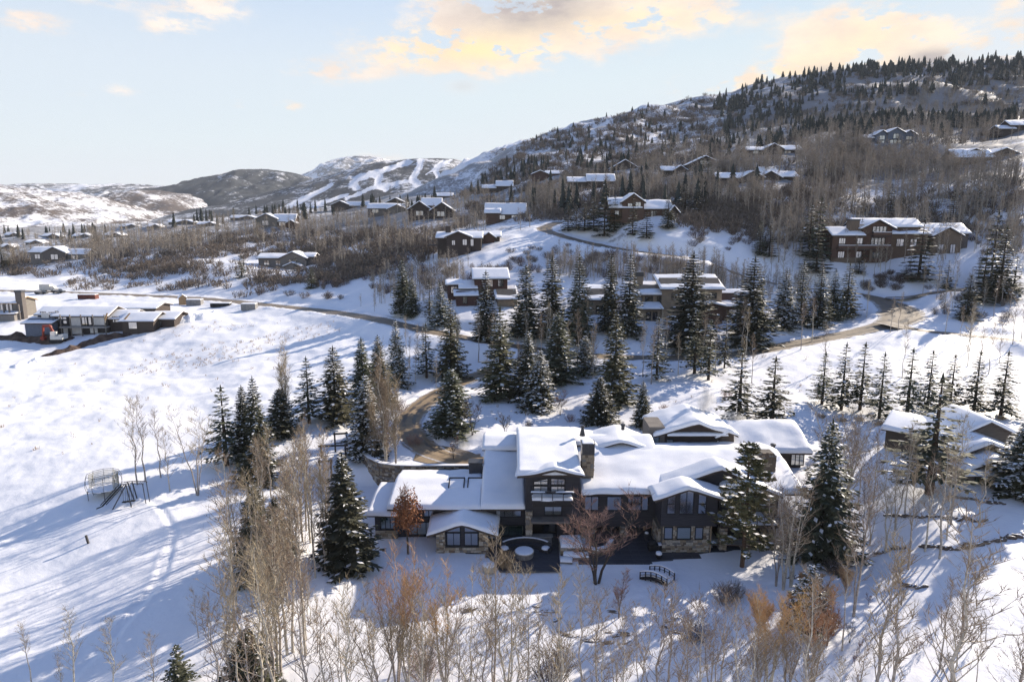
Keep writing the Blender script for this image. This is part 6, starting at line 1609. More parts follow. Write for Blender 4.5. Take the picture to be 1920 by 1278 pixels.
def rand_dir(g, up=.5):
    a = g.uniform(0, 6.283); z = g.uniform(up - .3, up + .3); r_ = math.sqrt(max(.05, 1 - z * z)); return np.array([r_ * math.cos(a), r_ * math.sin(a), z])
def ribbon(tm, p, d, l, w, g):
    sv = np.cross(d, (g.normal(), g.normal(), g.normal())); sv /= np.linalg.norm(sv) + 1e-9
    tm.tri(p - sv * w / 2, p + sv * w / 2, p + d * l)
def bare_tree(seed, h=10.0, nbr=26, first=.28, ang=.95, blen=.26, r0=.10, tw=8, sub=2, bark='bark', twm='twig_tan', stems=1, spread=.10, lean=.04, tww=.034, twl=.75, tip_from=None, tipm=None, curve=.35):
    """trunk(s), limbs as tapered tubes, twigs as fine slivers; ang: upward angle of limbs (rad)"""
    g = np.random.default_rng(seed); mb = MB(); tm = TM(); tm2 = TM()
    for s_ in range(stems):
        sa = 6.283 * s_ / max(1, stems) + g.uniform(0, 1); hh = h * (1 if s_ == 0 else g.uniform(.7, .98))
        out = np.array([math.cos(sa), math.sin(sa), 0]) * (spread * hh if stems > 1 else lean * hh)
        P_ = []; n = 7
        for i in range(n + 1):
            t = i / n; P_.append(out * t ** 1.2 + np.array([g.normal(0, .012), g.normal(0, .012), 0]) * hh * math.sin(t * 3.1) + np.array([0, 0, hh * t]))
        P_[0] = np.array([0, 0, -.5]) + out * .02
        rr = [max(.012, r0 * hh / 10 * (1 - .93 * i / n)) / (1 if stems == 1 else 1.25) for i in range(n + 1)]
        mb.tube([tuple(p) for p in P_], rr, 6, cap=False)
        PA = np.array(P_)
        k = nbr if stems == 1 else max(6, int(nbr * .6))
        for b in range(k):
            t = first + (.98 - first) * (b + g.uniform(0, 1)) / k
            i = min(n - 1, int(t * n)); f = t * n - i; p0 = PA[i] * (1 - f) + PA[i + 1] * f
            L_ = blen * hh * (1.15 - t) * g.uniform(.6, 1.2) + .25
            a = g.uniform(0, 6.283); el = ang + g.normal(0, .16); d = np.array([math.cos(a) * math.cos(el), math.sin(a) * math.cos(el), math.sin(el)])
            p1 = p0 + d * L_ * .55; d2 = d + np.array([0, 0, curve]); d2 /= np.linalg.norm(d2); p2 = p1 + d2 * L_ * .5
            br = max(.012, rr[i] * .42)
            mb.tube([tuple(p0), tuple(p1), tuple(p2)], [br, br * .6, .006], 3, cap=False)
            for q in range(tw):
                f = g.uniform(.2, 1.0); pp = p0 + (p1 - p0) * f / .55 if f < .55 else p1 + (p2 - p1) * (f - .55) / .45
                dd = d2 * .9 + rand_dir(g, .35) * .85; dd /= np.linalg.norm(dd); l = twl * g.uniform(.5, 1.2) * (h / 10) ** .5
                tgt = tm2 if (tip_from is not None and pp[2] > tip_from * h) else tm
                ribbon(tgt, pp, dd, l, tww, g)
                for _ in range(sub):
                    f2 = g.uniform(.25, .8); d3 = dd * .7 + rand_dir(g, .35) * .8; d3 /= np.linalg.norm(d3)
                    ribbon(tgt, pp + dd * l * f2, d3, l * g.uniform(.4, .7), tww * .75, g)
    tr = bpy.data.meshes.new('trunk'); tr.from_pydata(mb.v, [], mb.f); tr.materials.append(M[bark])
    tr.polygons.foreach_set('use_smooth', [True] * len(mb.f))
    out = [('trunk', tr), ('twigs', tm.mesh('twigs', M[twm]))] if tm.v else [('trunk', tr)]
    if tm2.v: out.append(('twig_tips', tm2.mesh('twig_tips', M[tipm])))
    return out
ASP = [bare_tree(31, nbr=26), bare_tree(32, nbr=22, first=.4, blen=.2), bare_tree(33, nbr=30, first=.22, ang=.8), bare_tree(34, nbr=24, first=.35, ang=1.05, blen=.2), bare_tree(35, nbr=20, first=.5, blen=.22), bare_tree(36, nbr=34, first=.2, ang=.75, blen=.3)]
ASPM = [bare_tree(41, stems=3, spread=.14, nbr=26), bare_tree(42, stems=4, spread=.18, nbr=24, ang=.85), bare_tree(43, stems=2, spread=.09, nbr=30)]
SPREAD = [bare_tree(51, stems=3, spread=.26, nbr=30, ang=.65, blen=.34, twm='twig_tan', curve=.5), bare_tree(52, stems=4, spread=.3, nbr=28, ang=.7, blen=.32, twm='twig_tan', curve=.5)]
POP = [bare_tree(61, stems=5, spread=.05, nbr=44, first=.12, ang=1.25, blen=.24, tw=10, twm='twig_tan', tww=.03), bare_tree(62, stems=4, spread=.06, nbr=46, first=.15, ang=1.2, blen=.22, tw=10, twm='twig_tan', tww=.03)]
WIL = [bare_tree(71, stems=6, spread=.18, nbr=26, first=.25, ang=1.2, blen=.26, tw=9, sub=2, twm='twig_tan', tip_from=.62, tipm='twig_orange', tww=.032, twl=.95), bare_tree(72, stems=5, spread=.13, nbr=26, first=.2, ang=1.25, blen=.24, tw=9, sub=2, twm='twig_tan', tip_from=.55, tipm='twig_orange', tww=.032, twl=.95)]
ORB = [bare_tree(75, h=3, stems=8, spread=.35, nbr=26, first=.15, ang=1.0, blen=.4, tw=10, sub=2, bark='twig_red', twm='twig_orange', tww=.03, twl=.9, r0=.12)]
RED = [bare_tree(81, h=6, stems=4, spread=.38, nbr=30, first=.25, ang=.6, blen=.40, tw=9, sub=2, bark='oakbark', twm='twig_red', tww=.03, twl=.85, r0=.16, curve=.45)]
def leafy_round(seed, h=6.0):
    g = np.random.default_rng(seed); base = bare_tree(seed, h=h, stems=1, nbr=40, first=.36, ang=.85, blen=.36, bark='oakbark', twm='twig_red', tw=8, sub=2, r0=.2)
    Q = []
    for i in range(2200):
        d = g.normal(size=3); d /= np.linalg.norm(d); r_ = g.uniform(.2, 1) ** .45
        p = np.array([0, 0, h * .66]) + d * r_ * np.array([h * .25, h * .25, h * .33]) * (1 + .25 * math.sin(d[0] * 5 + d[2] * 4))
        a = g.normal(size=3); a /= np.linalg.norm(a); b = np.cross(a, d); b /= np.linalg.norm(b) + 1e-9; l = g.uniform(.07, .15)
        Q.append([p - a * l, p + b * l * .6, p + a * l, p - b * l * .6])
    return base + [('leaves', quads_mesh('leaves', np.array(Q), M['leaf_rust']))]
LEAFY = leafy_round(91)
SMALLT = [bare_tree(93, h=4, stems=3, spread=.25, nbr=30, first=.35, ang=.75, blen=.34, bark='oakbark', twm='twig_grey', tw=10, sub=2, r0=.18, tww=.035, twl=.6), bare_tree(94, h=4, stems=2, spread=.2, nbr=34, first=.3, ang=.7, blen=.36, bark='oakbark', twm='twig_red', tw=11, sub=2, r0=.18, tww=.035, twl=.6)]
def pine_meshes(seed, h=11.0):
    g = np.random.default_rng(seed); Q, SQ = [], []; mb = MB()
    mb.tube([(0, 0, -.6), (.1, 0, h * .35), (0, .1, h * .7), (0, 0, h)], [.2, .16, .1, .02], 7)
    for k in range(17):
        t = .18 + .8 * k / 16; L_ = 2.9 * (1 - t) ** .65 + .4
        if t < .32: L_ *= .8
        for b in range(5):
            a = g.uniform(0, 6.283); l = L_ * g.uniform(.6, 1.15); z0 = h * t; el = g.uniform(.0, .5)
            tip = np.array([math.cos(a) * l, math.sin(a) * l, z0 + l * math.sin(el) * .5 - .15 * l])
            mb.tube([(0, 0, z0), tuple(tip * np.array([.6, .6, 1]) * .98 + np.array([0, 0, z0 * .02])), tuple(tip)], [.05, .035, .015], 3, cap=False)
            for c in range(5):
                f = (.4, .56, .72, .87, 1.0)[c]; cpt = np.array([tip[0] * f, tip[1] * f, z0 + (tip[2] - z0) * f]) + g.normal(0, .1, 3)
                for q in range(13):
                    d = rand_dir(g, .4); ln = g.uniform(.32, .6); sv = np.cross(d, g.normal(size=3)); sv /= np.linalg.norm(sv); w = .075
                    Q.append([cpt - sv * w * .4, cpt + d * ln * .5 - sv * w, cpt + d * ln, cpt + d * ln * .5 + sv * w])
                if g.random() < .30:
                    s1 = np.array([.30, .05, 0]); s2 = np.array([-.04, .22, 0]); q0 = cpt + np.array([0, 0, .2]); SQ.append([q0 - s1, q0 - s2, q0 + s1, q0 + s2])
    tr = bpy.data.meshes.new('trunk'); tr.from_pydata(mb.v, [], mb.f); tr.materials.append(M['brownwood'])
    return [('trunk', tr), ('crown', quads_mesh('crown', np.array(Q), M['needle3'])), ('snow_load', quads_mesh('snow_load', np.array(SQ), M['snow']))]
PINE = pine_meshes(95)
def scrub_mesh(seed, n=60, r=1.3, h=1.9, mt='scrub', w=.05, up=.55, single=True):
    g = np.random.default_rng(seed); tm = TM()
    for i in range(n):
        a = g.uniform(0, 6.283); q = math.sqrt(g.random()) * r; p = np.array([math.cos(a) * q * .35, math.sin(a) * q * .35, -.2])
        top = np.array([math.cos(a) * q, math.sin(a) * q, h * math.sqrt(max(.1, 1 - (q / r) ** 2 * .8)) * g.uniform(.7, 1.05)])
        d = top - p; l = np.linalg.norm(d); d /= l; ribbon(tm, p, d, l, w * 1.1, g)
        for k in range(4):
            f = g.uniform(.35, .95); dd = d * .6 + rand_dir(g, up); dd /= np.linalg.norm(dd); ll = h * g.uniform(.2, .42); ribbon(tm, p + d * l * f, dd, ll, w * .8, g)
            if k < 2: d3 = dd * .5 + rand_dir(g, up); d3 /= np.linalg.norm(d3); ribbon(tm, p + d * l * f + dd * ll * .5, d3, ll * .7, w * .7, g)
    return tm.mesh('gambel_scrub', M[mt])
SCR = [scrub_mesh(101, 70), scrub_mesh(102, 60, 1.6, 1.7), scrub_mesh(103, 50, 1.1, 2.3), scrub_mesh(104, 80, 2.0, 2.2)]
SHRUB = [scrub_mesh(111, 90, 1.1, 1.7, 'twig_grey', .03), scrub_mesh(112, 90, 1.3, 1.5, 'twig_red', .03)]
GRASS = [scrub_mesh(115, 90, .9, .9, 'grass', .04)]

# ------------------------------------------------------------------ planting
ORD = ['first', 'second', 'third', 'fourth', 'fifth', 'sixth', 'seventh', 'eighth', 'ninth', 'tenth', 'eleventh', 'twelfth', 'thirteenth', 'fourteenth', 'fifteenth', 'sixteenth', 'seventeenth', 'eighteenth', 'nineteenth', 'twentieth']
def plant(name, meshes, loc, scale, label, cat, group=None, rz=None):
    r_ = empty(name, loc, rng.uniform(0, 6.28) if rz is None else rz, label, cat, group); r_.scale = scale
    for nm, me in meshes:
        c_ = link(nm, me, r_)
        if nm in ('snow_load', 'leaves', 'twigs', 'twig_tips'): c_['kind'] = 'stuff'
    return r_
def plant_one(name, me, loc, scale, label, cat, group=None):
    o = link(name, me); o.location = loc; o.rotation_euler = (0, 0, rng.uniform(0, 6.28)); o.scale = scale; return setp(o, label, cat, group)
def height_of(b, v0, v1): return (v0 - v1) * mpp((v0 + v1) / 2, b.y) / math.cos(math.atan2(v1 - 639, FPX) * .9 + PITCH) 
def spruces(items, phrase, group, what='spruce'):
    """items: (px, base row, top row[, kind[, own look]]); labels rank them from left within the group"""
    items = sorted(items, key=lambda t: t[0]); hs = [t[1] - t[2] for t in items]; n = len(items)
    for i, t in enumerate(items):
        px, v0, v1 = t[:3]; kind = t[3] if len(t) > 3 else 'dense'; b = hit(px, v0); H = height_of(b, v0, v1)
        j = rng.randrange(len(SPR[kind])); wdt = t[4] if len(t) > 4 and not isinstance(t[4], str) else None
        k = H / 10.0; sx = k * rng.uniform(.92, 1.08)
        if wdt: sx = wdt * mpp(v0, b.y) / 2 / SPR_R[kind][j] * (1.4 if kind == 'sparse' else 1.26)
        look = {'dense': 'dark', 'sparse': 'thin open', 'snowy': 'snow laden', 'olive': 'olive green', 'mid': 'dark'}[kind]
        if n > 2:
            if hs[i] == max(hs): look = 'tallest ' + look
            elif hs[i] == min(hs): look = 'shortest ' + look
        lab = f'{look} {what}, {ORD[i]} from the left {phrase}' if n > 1 else f'{look} {what} {phrase}'
        plant('spruce_tree', SPR[kind][j], b - Vector((0, 0, .1)), (sx, sx, k), lab, 'spruce tree', group)
spruces([(425, 872, 722, 'sparse', 66), (462, 862, 722, 'dense', 50), (484, 872, 705, 'dense', 56), (528, 815, 728, 'dense', 54), (580, 793, 668, 'sparse', 52), (630, 788, 648, 'olive', 66), (682, 765, 632, 'dense', 52), (712, 752, 628, 'dense', 52)], 'along the meadow edge', 'spruces along the meadow edge')
spruces([(478, 905, 835, 'olive', 66), (690, 855, 700, 'snowy', 72)], 'around the timber portals', 'spruces around the timber portals')
spruces([(650, 1058, 850, 'dense', 96)], 'standing alone before the left wing of the big house', 'large spruces near the house')
spruces([(745, 722, 600, 'snowy', 44), (756, 588, 487, 'dense', 40), (774, 592, 520, 'dense', 30), (806, 603, 525, 'sparse', 28), (826, 612, 528, 'snowy', 40)], 'left of the red brown house', 'spruces before the road')
spruces([(800, 708, 605, 'sparse', 40), (846, 708, 560, 'olive', 56), (912, 640, 508, 'dense', 50), (986, 630, 497, 'dense', 56), (1034, 632, 482, 'dense', 58), (1084, 640, 478, 'dense', 56), (1143, 622, 478, 'dense', 44), (1178, 628, 475, 'dense', 50), (1293, 650, 474, 'dense', 88), (1406, 645, 482, 'dense', 80)], 'in the tall row before the tan house', 'tall spruces in front of the tan house')
spruces([(848, 812, 690, 'dense', 70), (938, 748, 572, 'olive', 70), (1045, 716, 588, 'dense', 62), (990, 752, 618, 'dense', 58), (1012, 768, 655, 'snowy', 66), (1096, 700, 628, 'snowy', 52), (1152, 758, 585, 'olive', 74), (1124, 792, 705, 'dense', 56)], 'on the snowy island inside the driveway curve', 'spruces inside the driveway curve')
spruces([(1204, 797, 713, 'dense', 34), (1231, 712, 592, 'sparse', 42), (1302, 700, 578, 'sparse', 46), (1328, 712, 600, 'sparse', 40), (1358, 690, 580, 'sparse', 26), (1384, 798, 650, 'sparse', 64), (1446, 800, 668, 'sparse', 70)], 'behind the back roofs of the big house', 'spruces behind the big house')
spruces([(1468, 614, 505, 'snowy', 54), (1500, 606, 488, 'olive', 36), (1534, 612, 500, 'dense', 46), (1560, 600, 505, 'dense', 34), (1586, 592, 492, 'olive', 42)], 'beside the mailbox pillar at the road bend', 'spruces at the road bend')
spruces([(1541, 757, 660, 'sparse', 44), (1577, 768, 642, 'sparse', 50), (1612, 768, 642, 'sparse', 50), (1648, 784, 660, 'sparse', 50), (1700, 778, 652, 'sparse', 50), (1738, 770, 655, 'sparse', 46), (1780, 768, 663, 'sparse', 44), (1826, 768, 657, 'sparse', 46), (1876, 778, 657, 'sparse', 54)], 'in the young row on the sunlit bank', 'young spruces on the sunlit bank')
spruces([(1742, 925, 700, 'sparse', 112), (1540, 1042, 785, 'dense', 106), (1912, 925, 782, 'snowy', 100)], 'beside the neighbour house', 'large spruces near the house')
spruces([(1514, 1172, 1060, 'snowy', 74)], 'behind orange brush below the big right hand spruce', 'small spruces in the garden')
spruces([(338, 1295, 1212, 'sparse', 50), (470, 1310, 1185, 'dense', 90), (486, 1075, 905, 'dense', 84), (520, 1035, 930, 'dense', 60)], 'among the aspens at the lower left', 'small spruces in the garden')
spruces([(1516, 480, 385, 'mid', 34), (1532, 484, 372, 'mid', 38), (1424, 478, 415, 'mid', 24), (1442, 480, 416, 'mid', 24), (1530, 510, 425, 'mid', 42), (1610, 490, 410, 'mid', 20)], 'left of the red timber lodge', 'spruces round the lodge')
spruces([(1722, 525, 410, 'mid', 46), (1775, 540, 488, 'mid', 22), (1812, 600, 515, 'olive', 40), (1840, 565, 470, 'mid', 46), (1856, 535, 395, 'mid', 40), (1872, 560, 425, 'olive', 50), (1900, 545, 480, 'mid', 30), (1610, 512, 480, 'mid', 20)], 'in front and right of the lodge', 'spruces round the lodge')
spruces([(1065, 432, 378, 'mid', 22), (1080, 430, 385, 'mid', 20), (1096, 432, 380, 'mid', 24), (1113, 430, 365, 'mid', 26), (1133, 442, 340, 'mid', 34), (1152, 432, 370, 'mid', 26), (1186, 440, 368, 'mid', 22), (1212, 445, 395, 'mid', 26), (1252, 428, 366, 'olive', 28), (1284, 400, 348, 'mid', 28), (1305, 400, 355, 'mid', 24), (1322, 390, 362, 'mid', 16)], 'round the timber chalet above the road', 'spruces round the timber chalet')
spruces([(1314, 345, 293, 'mid', 18), (1327, 345, 295, 'mid', 17), (1350, 328, 298, 'mid', 14), (1370, 322, 293, 'mid', 14)], 'before the tall gabled house', 'spruces before the tall gabled house')
spruces([(454, 520, 478, 'mid', 20), (584, 540, 500, 'mid', 20), (5, 500, 460, 'mid', 26), (556, 508, 478, 'mid', 12)], 'around the houses on the left slope', 'spruces on the left slope')
spruces([(1668, 405, 345, 'mid', 20), (1690, 398, 360, 'mid', 18), (1745, 402, 358, 'mid', 16), (1786, 408, 358, 'mid', 22), (1830, 398, 352, 'mid', 18), (1618, 400, 360, 'mid', 20), (1862, 372, 330, 'mid', 16)], 'scattered in the bare aspen grove', 'spruces in the aspen grove')
b = hit(1391, 1062); plant('pine_tree', PINE, b, (height_of(b, 1062, 832) / 11 * 1.05,) * 2 + (height_of(b, 1062, 832) / 11,), 'long needled olive pine with snowy boughs before the right end of the big house', 'pine tree')
b = hit(765, 1038); k = height_of(b, 1038, 918) / 6; plant('ornamental_tree', LEAFY, b, (k * .86, k * .86, k), 'round topped small tree still holding rusty leaves before the left wing', 'tree')
b = hit(1118, 1093); k = height_of(b, 1093, 925) / 6; plant('bare_fruit_tree', RED[0], b, (k * 1.3, k * 1.3, k), 'wide reddish bare fruit tree before the middle of the big house', 'tree')
b = hit(1160, 1158); k = height_of(b, 1158, 1082) / 4; plant('bare_fruit_tree', SMALLT[1], b, (k, k, k), 'small weeping reddish bare tree below the footbridge', 'tree')
for px, v0, v1, j, lb in [(886, 815, 752, 0, 'small dark bare tree beside the spruce inside the driveway curve'), (948, 818, 778, 0, 'small dark bare tree with snow on its fork above the left roof'), (1050, 778, 735, 1, 'small reddish bare tree between spruces on the island'), (850, 862, 822, 1, 'small pale bare tree on the driveway court edge'),
                          (828, 800, 772, 0, 'low dark bare bush at the foot of the spruce in the driveway curve')]:
    b = hit(px, v0); k = height_of(b, v0, v1) / 4; plant('small_bare_tree', SMALLT[j], b, (k, k, k), lb, 'tree', 'small bare trees on the island')
for px, v, sc, j, lb in [(992, 800, .8, 0, 'tiny dark shrub on the snow above the tall block'), (1070, 790, 1.0, 1, 'round reddish shrub dusted with snow above the upper roof'), (1245, 770, .9, 1, 'reddish shrub behind the back roof'), (1298, 1200, 1.6, 0, 'dark spreading shrub right of the frozen pond'), (1360, 1130, 1.5, 0, 'purple grey shrub on the shaded lawn below the pine'), (1378, 1120, 1.2, 0, 'grey shrub beside the purple grey one below the pine'),
                         (795, 1262, 1.7, 1, 'low brown shrub mound at the bottom edge, left of centre'), (1035, 1276, 2.3, 0, 'dark round shrub mound at the bottom edge, near the centre'), (1560, 1075, 1.2, 0, 'brown shrub at the foot of the big right hand spruce'), (750, 770, 1.5, 1, 'tan bush at the inside bend of the driveway'), (775, 835, 1.4, 1, 'tan bush at the top of the retaining wall'), (1365, 745, 1.2, 1, 'reddish bush beside the open spruce behind the back roofs')]:
    plant_one('garden_shrub', SHRUB[j], hit(px, v), (sc, sc, sc), lb, 'shrub', 'garden shrubs')
b = P(947, 1064); plant_one('ornamental_grass', GRASS[0], (b[0], b[1], 0), (1.5, 1.2, 2.6), 'tall dry ornamental grass at the front edge of the patio', 'grass clump')
for i, (px, v) in enumerate([(1540, 782), (1580, 790), (1612, 788), (1650, 796), (1700, 790), (1732, 788), (1876, 786), (1820, 782)]):
    plant_one('grass_tuft', GRASS[0], hit(px, v), (1.5, 1.1, .75), f'dry tan grass tuft at the foot of the {["first", "second", "third", "fourth", "fifth", "sixth", "ninth", "eighth"][i]} young spruce from the left', 'grass tuft', 'grass tufts under the young spruces')

def grove(n_or_pts, meshes, region, hrange, phrase, group, look, name='aspen_tree', cat='aspen tree', same=False, minsep=7):
    """bare trees; region = (px0, px1, v0, v1) of their feet in the photo"""
    pts = []
    if isinstance(n_or_pts, int):
        tries = 0
        while len(pts) < n_or_pts and tries < 4000:
            tries += 1
            q = (rng.uniform(region[0], region[1]), rng.uniform(region[2], region[3]), rng.uniform(*hrange))
            if all(abs(q[0] - o[0]) + .6 * abs(q[1] - o[1]) > minsep for o in pts): pts.append(q)
    else:
        for px, v0, v1 in n_or_pts: pts.append((px, v0, height_of(hit(px, v0), v0, v1)))
    pts.sort()
    for i, (px, v, H) in enumerate(pts):
        b = hit(px, v); k = H / 10; me = rng.choice(meshes); h0 = 10.0
        if same or len(pts) > 20: lab = f'{look} {phrase}'
        else: lab = f'{look}, {ORD[i]} from the left {phrase}' if len(pts) > 1 else f'{look} {phrase}'
        plant(name, me, b - Vector((0, 0, .05)), (k * rng.uniform(.9, 1.15), k * rng.uniform(.9, 1.15), k), lab, cat, group)
grove([(258, 908, 745), (273, 902, 748), (302, 895, 770), (319, 920, 805)], ASP, None, None, 'beside the climbing set', 'aspens beside the climbing set', 'slim bare aspen')
grove([(371, 928, 758)], SPREAD, None, None, 'right of the climbing set', 'aspens beside the climbing set', 'spreading many stemmed bare tree')
grove([(724, 880, 655), (742, 872, 690), (700, 866, 720)], POP, None, None, 'above the retaining wall', 'columnar poplars', 'tall columnar bare poplar', 'poplar_tree', 'poplar')
grove([(537, 812, 645)], POP, None, None, 'in front of the meadow edge spruces', 'columnar poplars', 'columnar bare poplar', 'poplar_tree', 'poplar')
grove(18, ASP + ASPM[2:], (545, 622, 960, 1090), (10.5, 14), 'in the white trunked grove left of the house', 'aspens left of the house', 'tall pale aspen')
grove(15, ASP + ASPM[2:], (440, 550, 950, 1150), (10, 14), 'in the brown thicket on the meadow side', 'aspens left of the house', 'bare brown twigged aspen')
grove(16, ASP, (420, 590, 1180, 1420), (12, 17), 'in the lower left grove', 'aspens in the lower left grove', 'tall bare aspen')
grove(16, ASPM + ASP, (430, 620, 1120, 1300), (5, 8), 'filling the lower left grove', 'aspens in the lower left grove', 'short bare aspen')
grove([(62, 1290, 1172), (140, 1300, 1150), (215, 1300, 1165), (292, 1310, 1190), (372, 1195, 1105), (392, 1200, 1120), (118, 1310, 1230)], ASP, None, None, 'on the lower left meadow', 'saplings on the meadow', 'bare sapling')
grove([(745, 1300, 1060), (765, 1310, 1045), (835, 1310, 1075), (800, 1320, 1110)], WIL, None, None, 'below the left wing', 'orange tipped willows', 'orange tipped willow', 'willow_tree', 'willow')
grove([(880, 1330, 1085), (640, 1330, 1130), (715, 1330, 1085)], SPREAD, None, None, 'at the bottom edge left of centre', 'bare cottonwoods along the bottom edge', 'spreading bare cottonwood', 'cottonwood_tree', 'cottonwood')
grove([(925, 1320, 1005), (952, 1330, 1060)], ASPM, None, None, 'at the bottom edge below the patio', 'bare cottonwoods along the bottom edge', 'many stemmed bare cottonwood', 'cottonwood_tree', 'cottonwood')
grove([(1012, 1310, 1120), (1040, 1320, 1150), (1092, 1330, 1085), (1128, 1300, 1170), (1198, 1320, 1110), (1250, 1310, 1100), (1155, 1330, 1180), (1290, 1320, 1150), (985, 1330, 1110), (1330, 1330, 1130)], ASP + ASPM, None, None, 'along the bottom edge below the pond', 'bare trees below the pond', 'fine twigged bare tree')
grove([(612, 1420, 1150), (668, 1430, 1120), (700, 1400, 1170), (790, 1440, 1130), (860, 1430, 1160), (905, 1450, 1140), (975, 1440, 1120), (1055, 1430, 1090), (1110, 1440, 1130), (1170, 1440, 1150), (1225, 1440, 1120), (1275, 1420, 1170), (1310, 1440, 1140), (1375, 1440, 1150), (1400, 1420, 1180)], ASP, None, None, 'along the very bottom edge', 'thin trees along the bottom edge', 'thin pale bare tree')
grove([(1500, 1430, 1080), (1620, 1430, 1000), (1665, 1440, 1040), (1780, 1440, 960), (1900, 1430, 1080)], ASP, None, None, 'rising from below the lower right edge', 'thin trees along the bottom edge', 'tall pale aspen')
grove([(1440, 1300, 1110), (1475, 1320, 1100), (1420, 1320, 1150), (1520, 1310, 1120)], WIL, None, None, 'right of the bottom centre', 'orange tipped willows', 'orange tipped willow', 'willow_tree', 'willow')
for px, v, sc, lb in [(1540, 1165, 1.3, 'bright orange brush at the right of the small snowy spruce'), (1490, 1160, 1.0, 'orange brush left of the small snowy spruce'), (1550, 1210, 1.2, 'low orange brush below the small snowy spruce'), (1508, 1110, .8, 'orange brush behind the small snowy spruce'), (1425, 1185, 1.2, 'orange brush on the lawn edge left of the spruce'), (1585, 1110, .9, 'thin orange brush beside aspen trunks')]:
    plant('orange_brush', ORB[0], hit(px, v), (sc, sc, sc), lb, 'shrub', 'orange brush on the right bank')
grove([(1468, 1105, 880), (1482, 1100, 900), (1455, 1098, 905)], ASPM, None, None, 'at the right end of the house', 'aspens by the right end', 'many stemmed pale aspen')
grove([(1600, 1155, 880)], ASPM, None, None, 'right of the big right hand spruce', 'aspens right of the spruce', 'tall many stemmed aspen')
grove(15, ASP + ASPM[2:], (1580, 1915, 935, 1085), (9, 13), 'on the terraced right hand bank', 'aspens on the right hand bank', 'tall slender aspen', minsep=14)
grove([(1560, 900, 745), (1595, 905, 760), (1580, 960, 790)], SPREAD, None, None, 'between the house and the neighbour', 'spreading trees by the neighbour', 'spreading bare tree')
grove(11, ASP, (1330, 1915, 1180, 1420), (7, 11), 'in the lower right corner grove', 'aspens in the lower right grove', 'slender bare aspen', minsep=14)
grove(13, SMALLT, (1560, 1910, 1110, 1330), (3, 5.5), 'on the sunlit lower right slope', 'small bare trees lower right', 'small dark bare tree', 'small_bare_tree', 'tree', minsep=16)
grove(20, ASP, (1000, 1420, 640, 720), (9, 13), 'between the spruces behind the house', 'aspens behind the house', 'pale bare aspen', minsep=13)
grove(17, ASP + POP, (830, 1120, 640, 760), (8, 13), 'among the spruces inside the driveway curve', 'aspens inside the driveway curve', 'tan bare aspen', minsep=16)
grove(9, ASP, (760, 830, 660, 730), (6, 9), 'left of the driveway mouth', 'saplings by the driveway mouth', 'bare sapling')
grove(18, ASP, (1500, 1915, 600, 720), (7, 12), 'near the road bend', 'saplings near the road bend', 'thin bare sapling', minsep=14)
grove(14, ASP, (1600, 1915, 520, 600), (7, 11), 'on the slope below the lodge', 'aspens below the lodge', 'thin bare aspen', minsep=14)
grove(14, ASP, (1120, 1560, 540, 600), (7, 11), 'round the tan house', 'aspens round the tan house', 'thin bare aspen', minsep=16)
grove(44, ASP, (1440, 1915, 470, 525), (7, 11), 'standing round the red timber lodge', 'aspens round the lodge', 'pale bare aspen', minsep=8, same=True)

# ------------------------------------------------------------------ countless growth: groves, scrub and forest farther off
def scatter_mesh(name, bases, pts, label, mats, kind='stuff'):
    """bases: list of (V, F, material index); pts: (x, y, z, sx, sz, rot, which). One joined object."""
    Vs, Fs, Ms = [], [], []; off = 0
    pts = np.array(pts)
    for k, (V, F, mi) in enumerate(bases):
        P_ = pts[pts[:, 6].astype(int) == k]
        if not len(P_): continue
        c, s_ = np.cos(P_[:, 5])[:, None], np.sin(P_[:, 5])[:, None]
        X = P_[:, 0:1] + (V[None, :, 0] * c - V[None, :, 1] * s_) * P_[:, 3:4]
        Y_ = P_[:, 1:2] + (V[None, :, 0] * s_ + V[None, :, 1] * c) * P_[:, 3:4]
        Z = P_[:, 2:3] + V[None, :, 2] * P_[:, 4:5]
        VV = np.stack([X, Y_, Z], -1).reshape(-1, 3); n = len(V)
        FF = (F[None] + (np.arange(len(P_)) * n)[:, None, None]).reshape(-1, 3) + off
        Vs.append(VV); Fs.append(FF); Ms.append(np.tile(mi, len(P_))); off += len(VV)
    me = np_mesh(name, np.concatenate(Vs), np.concatenate(Fs), mats, np.concatenate(Ms))
    o = link(name, me); setp(o, label, kind=kind); return o
def low_aspen(seed, n=30, wb=.11, w=.09):
    g = np.random.default_rng(seed); tm = TM(); fm = []
    p = np.array([0, 0, -.5]); 
    for a in (0, 1.57):
        sv = np.array([math.cos(a), math.sin(a), 0]) * wb; top = np.array([g.normal(0, .2), g.normal(0, .2), 9.6]); tm.tri(p - sv, p + sv, top); fm.append(1)
    for i in range(n):
        t = g.uniform(.25, .95); q = np.array([0, 0, 9.6 * t]); d = rand_dir(g, .72); ribbon(tm, q, d, 3.0 * (1.1 - t) + .6, w, g); fm.append(0)
        q = q + d * (1.0 * (1.1 - t) + .3); d = rand_dir(g, .6); ribbon(tm, q, d, 1.3, w * .8, g); fm.append(0)
    return np.array(tm.v), np.array(tm.f)[:, :3], np.array(fm)
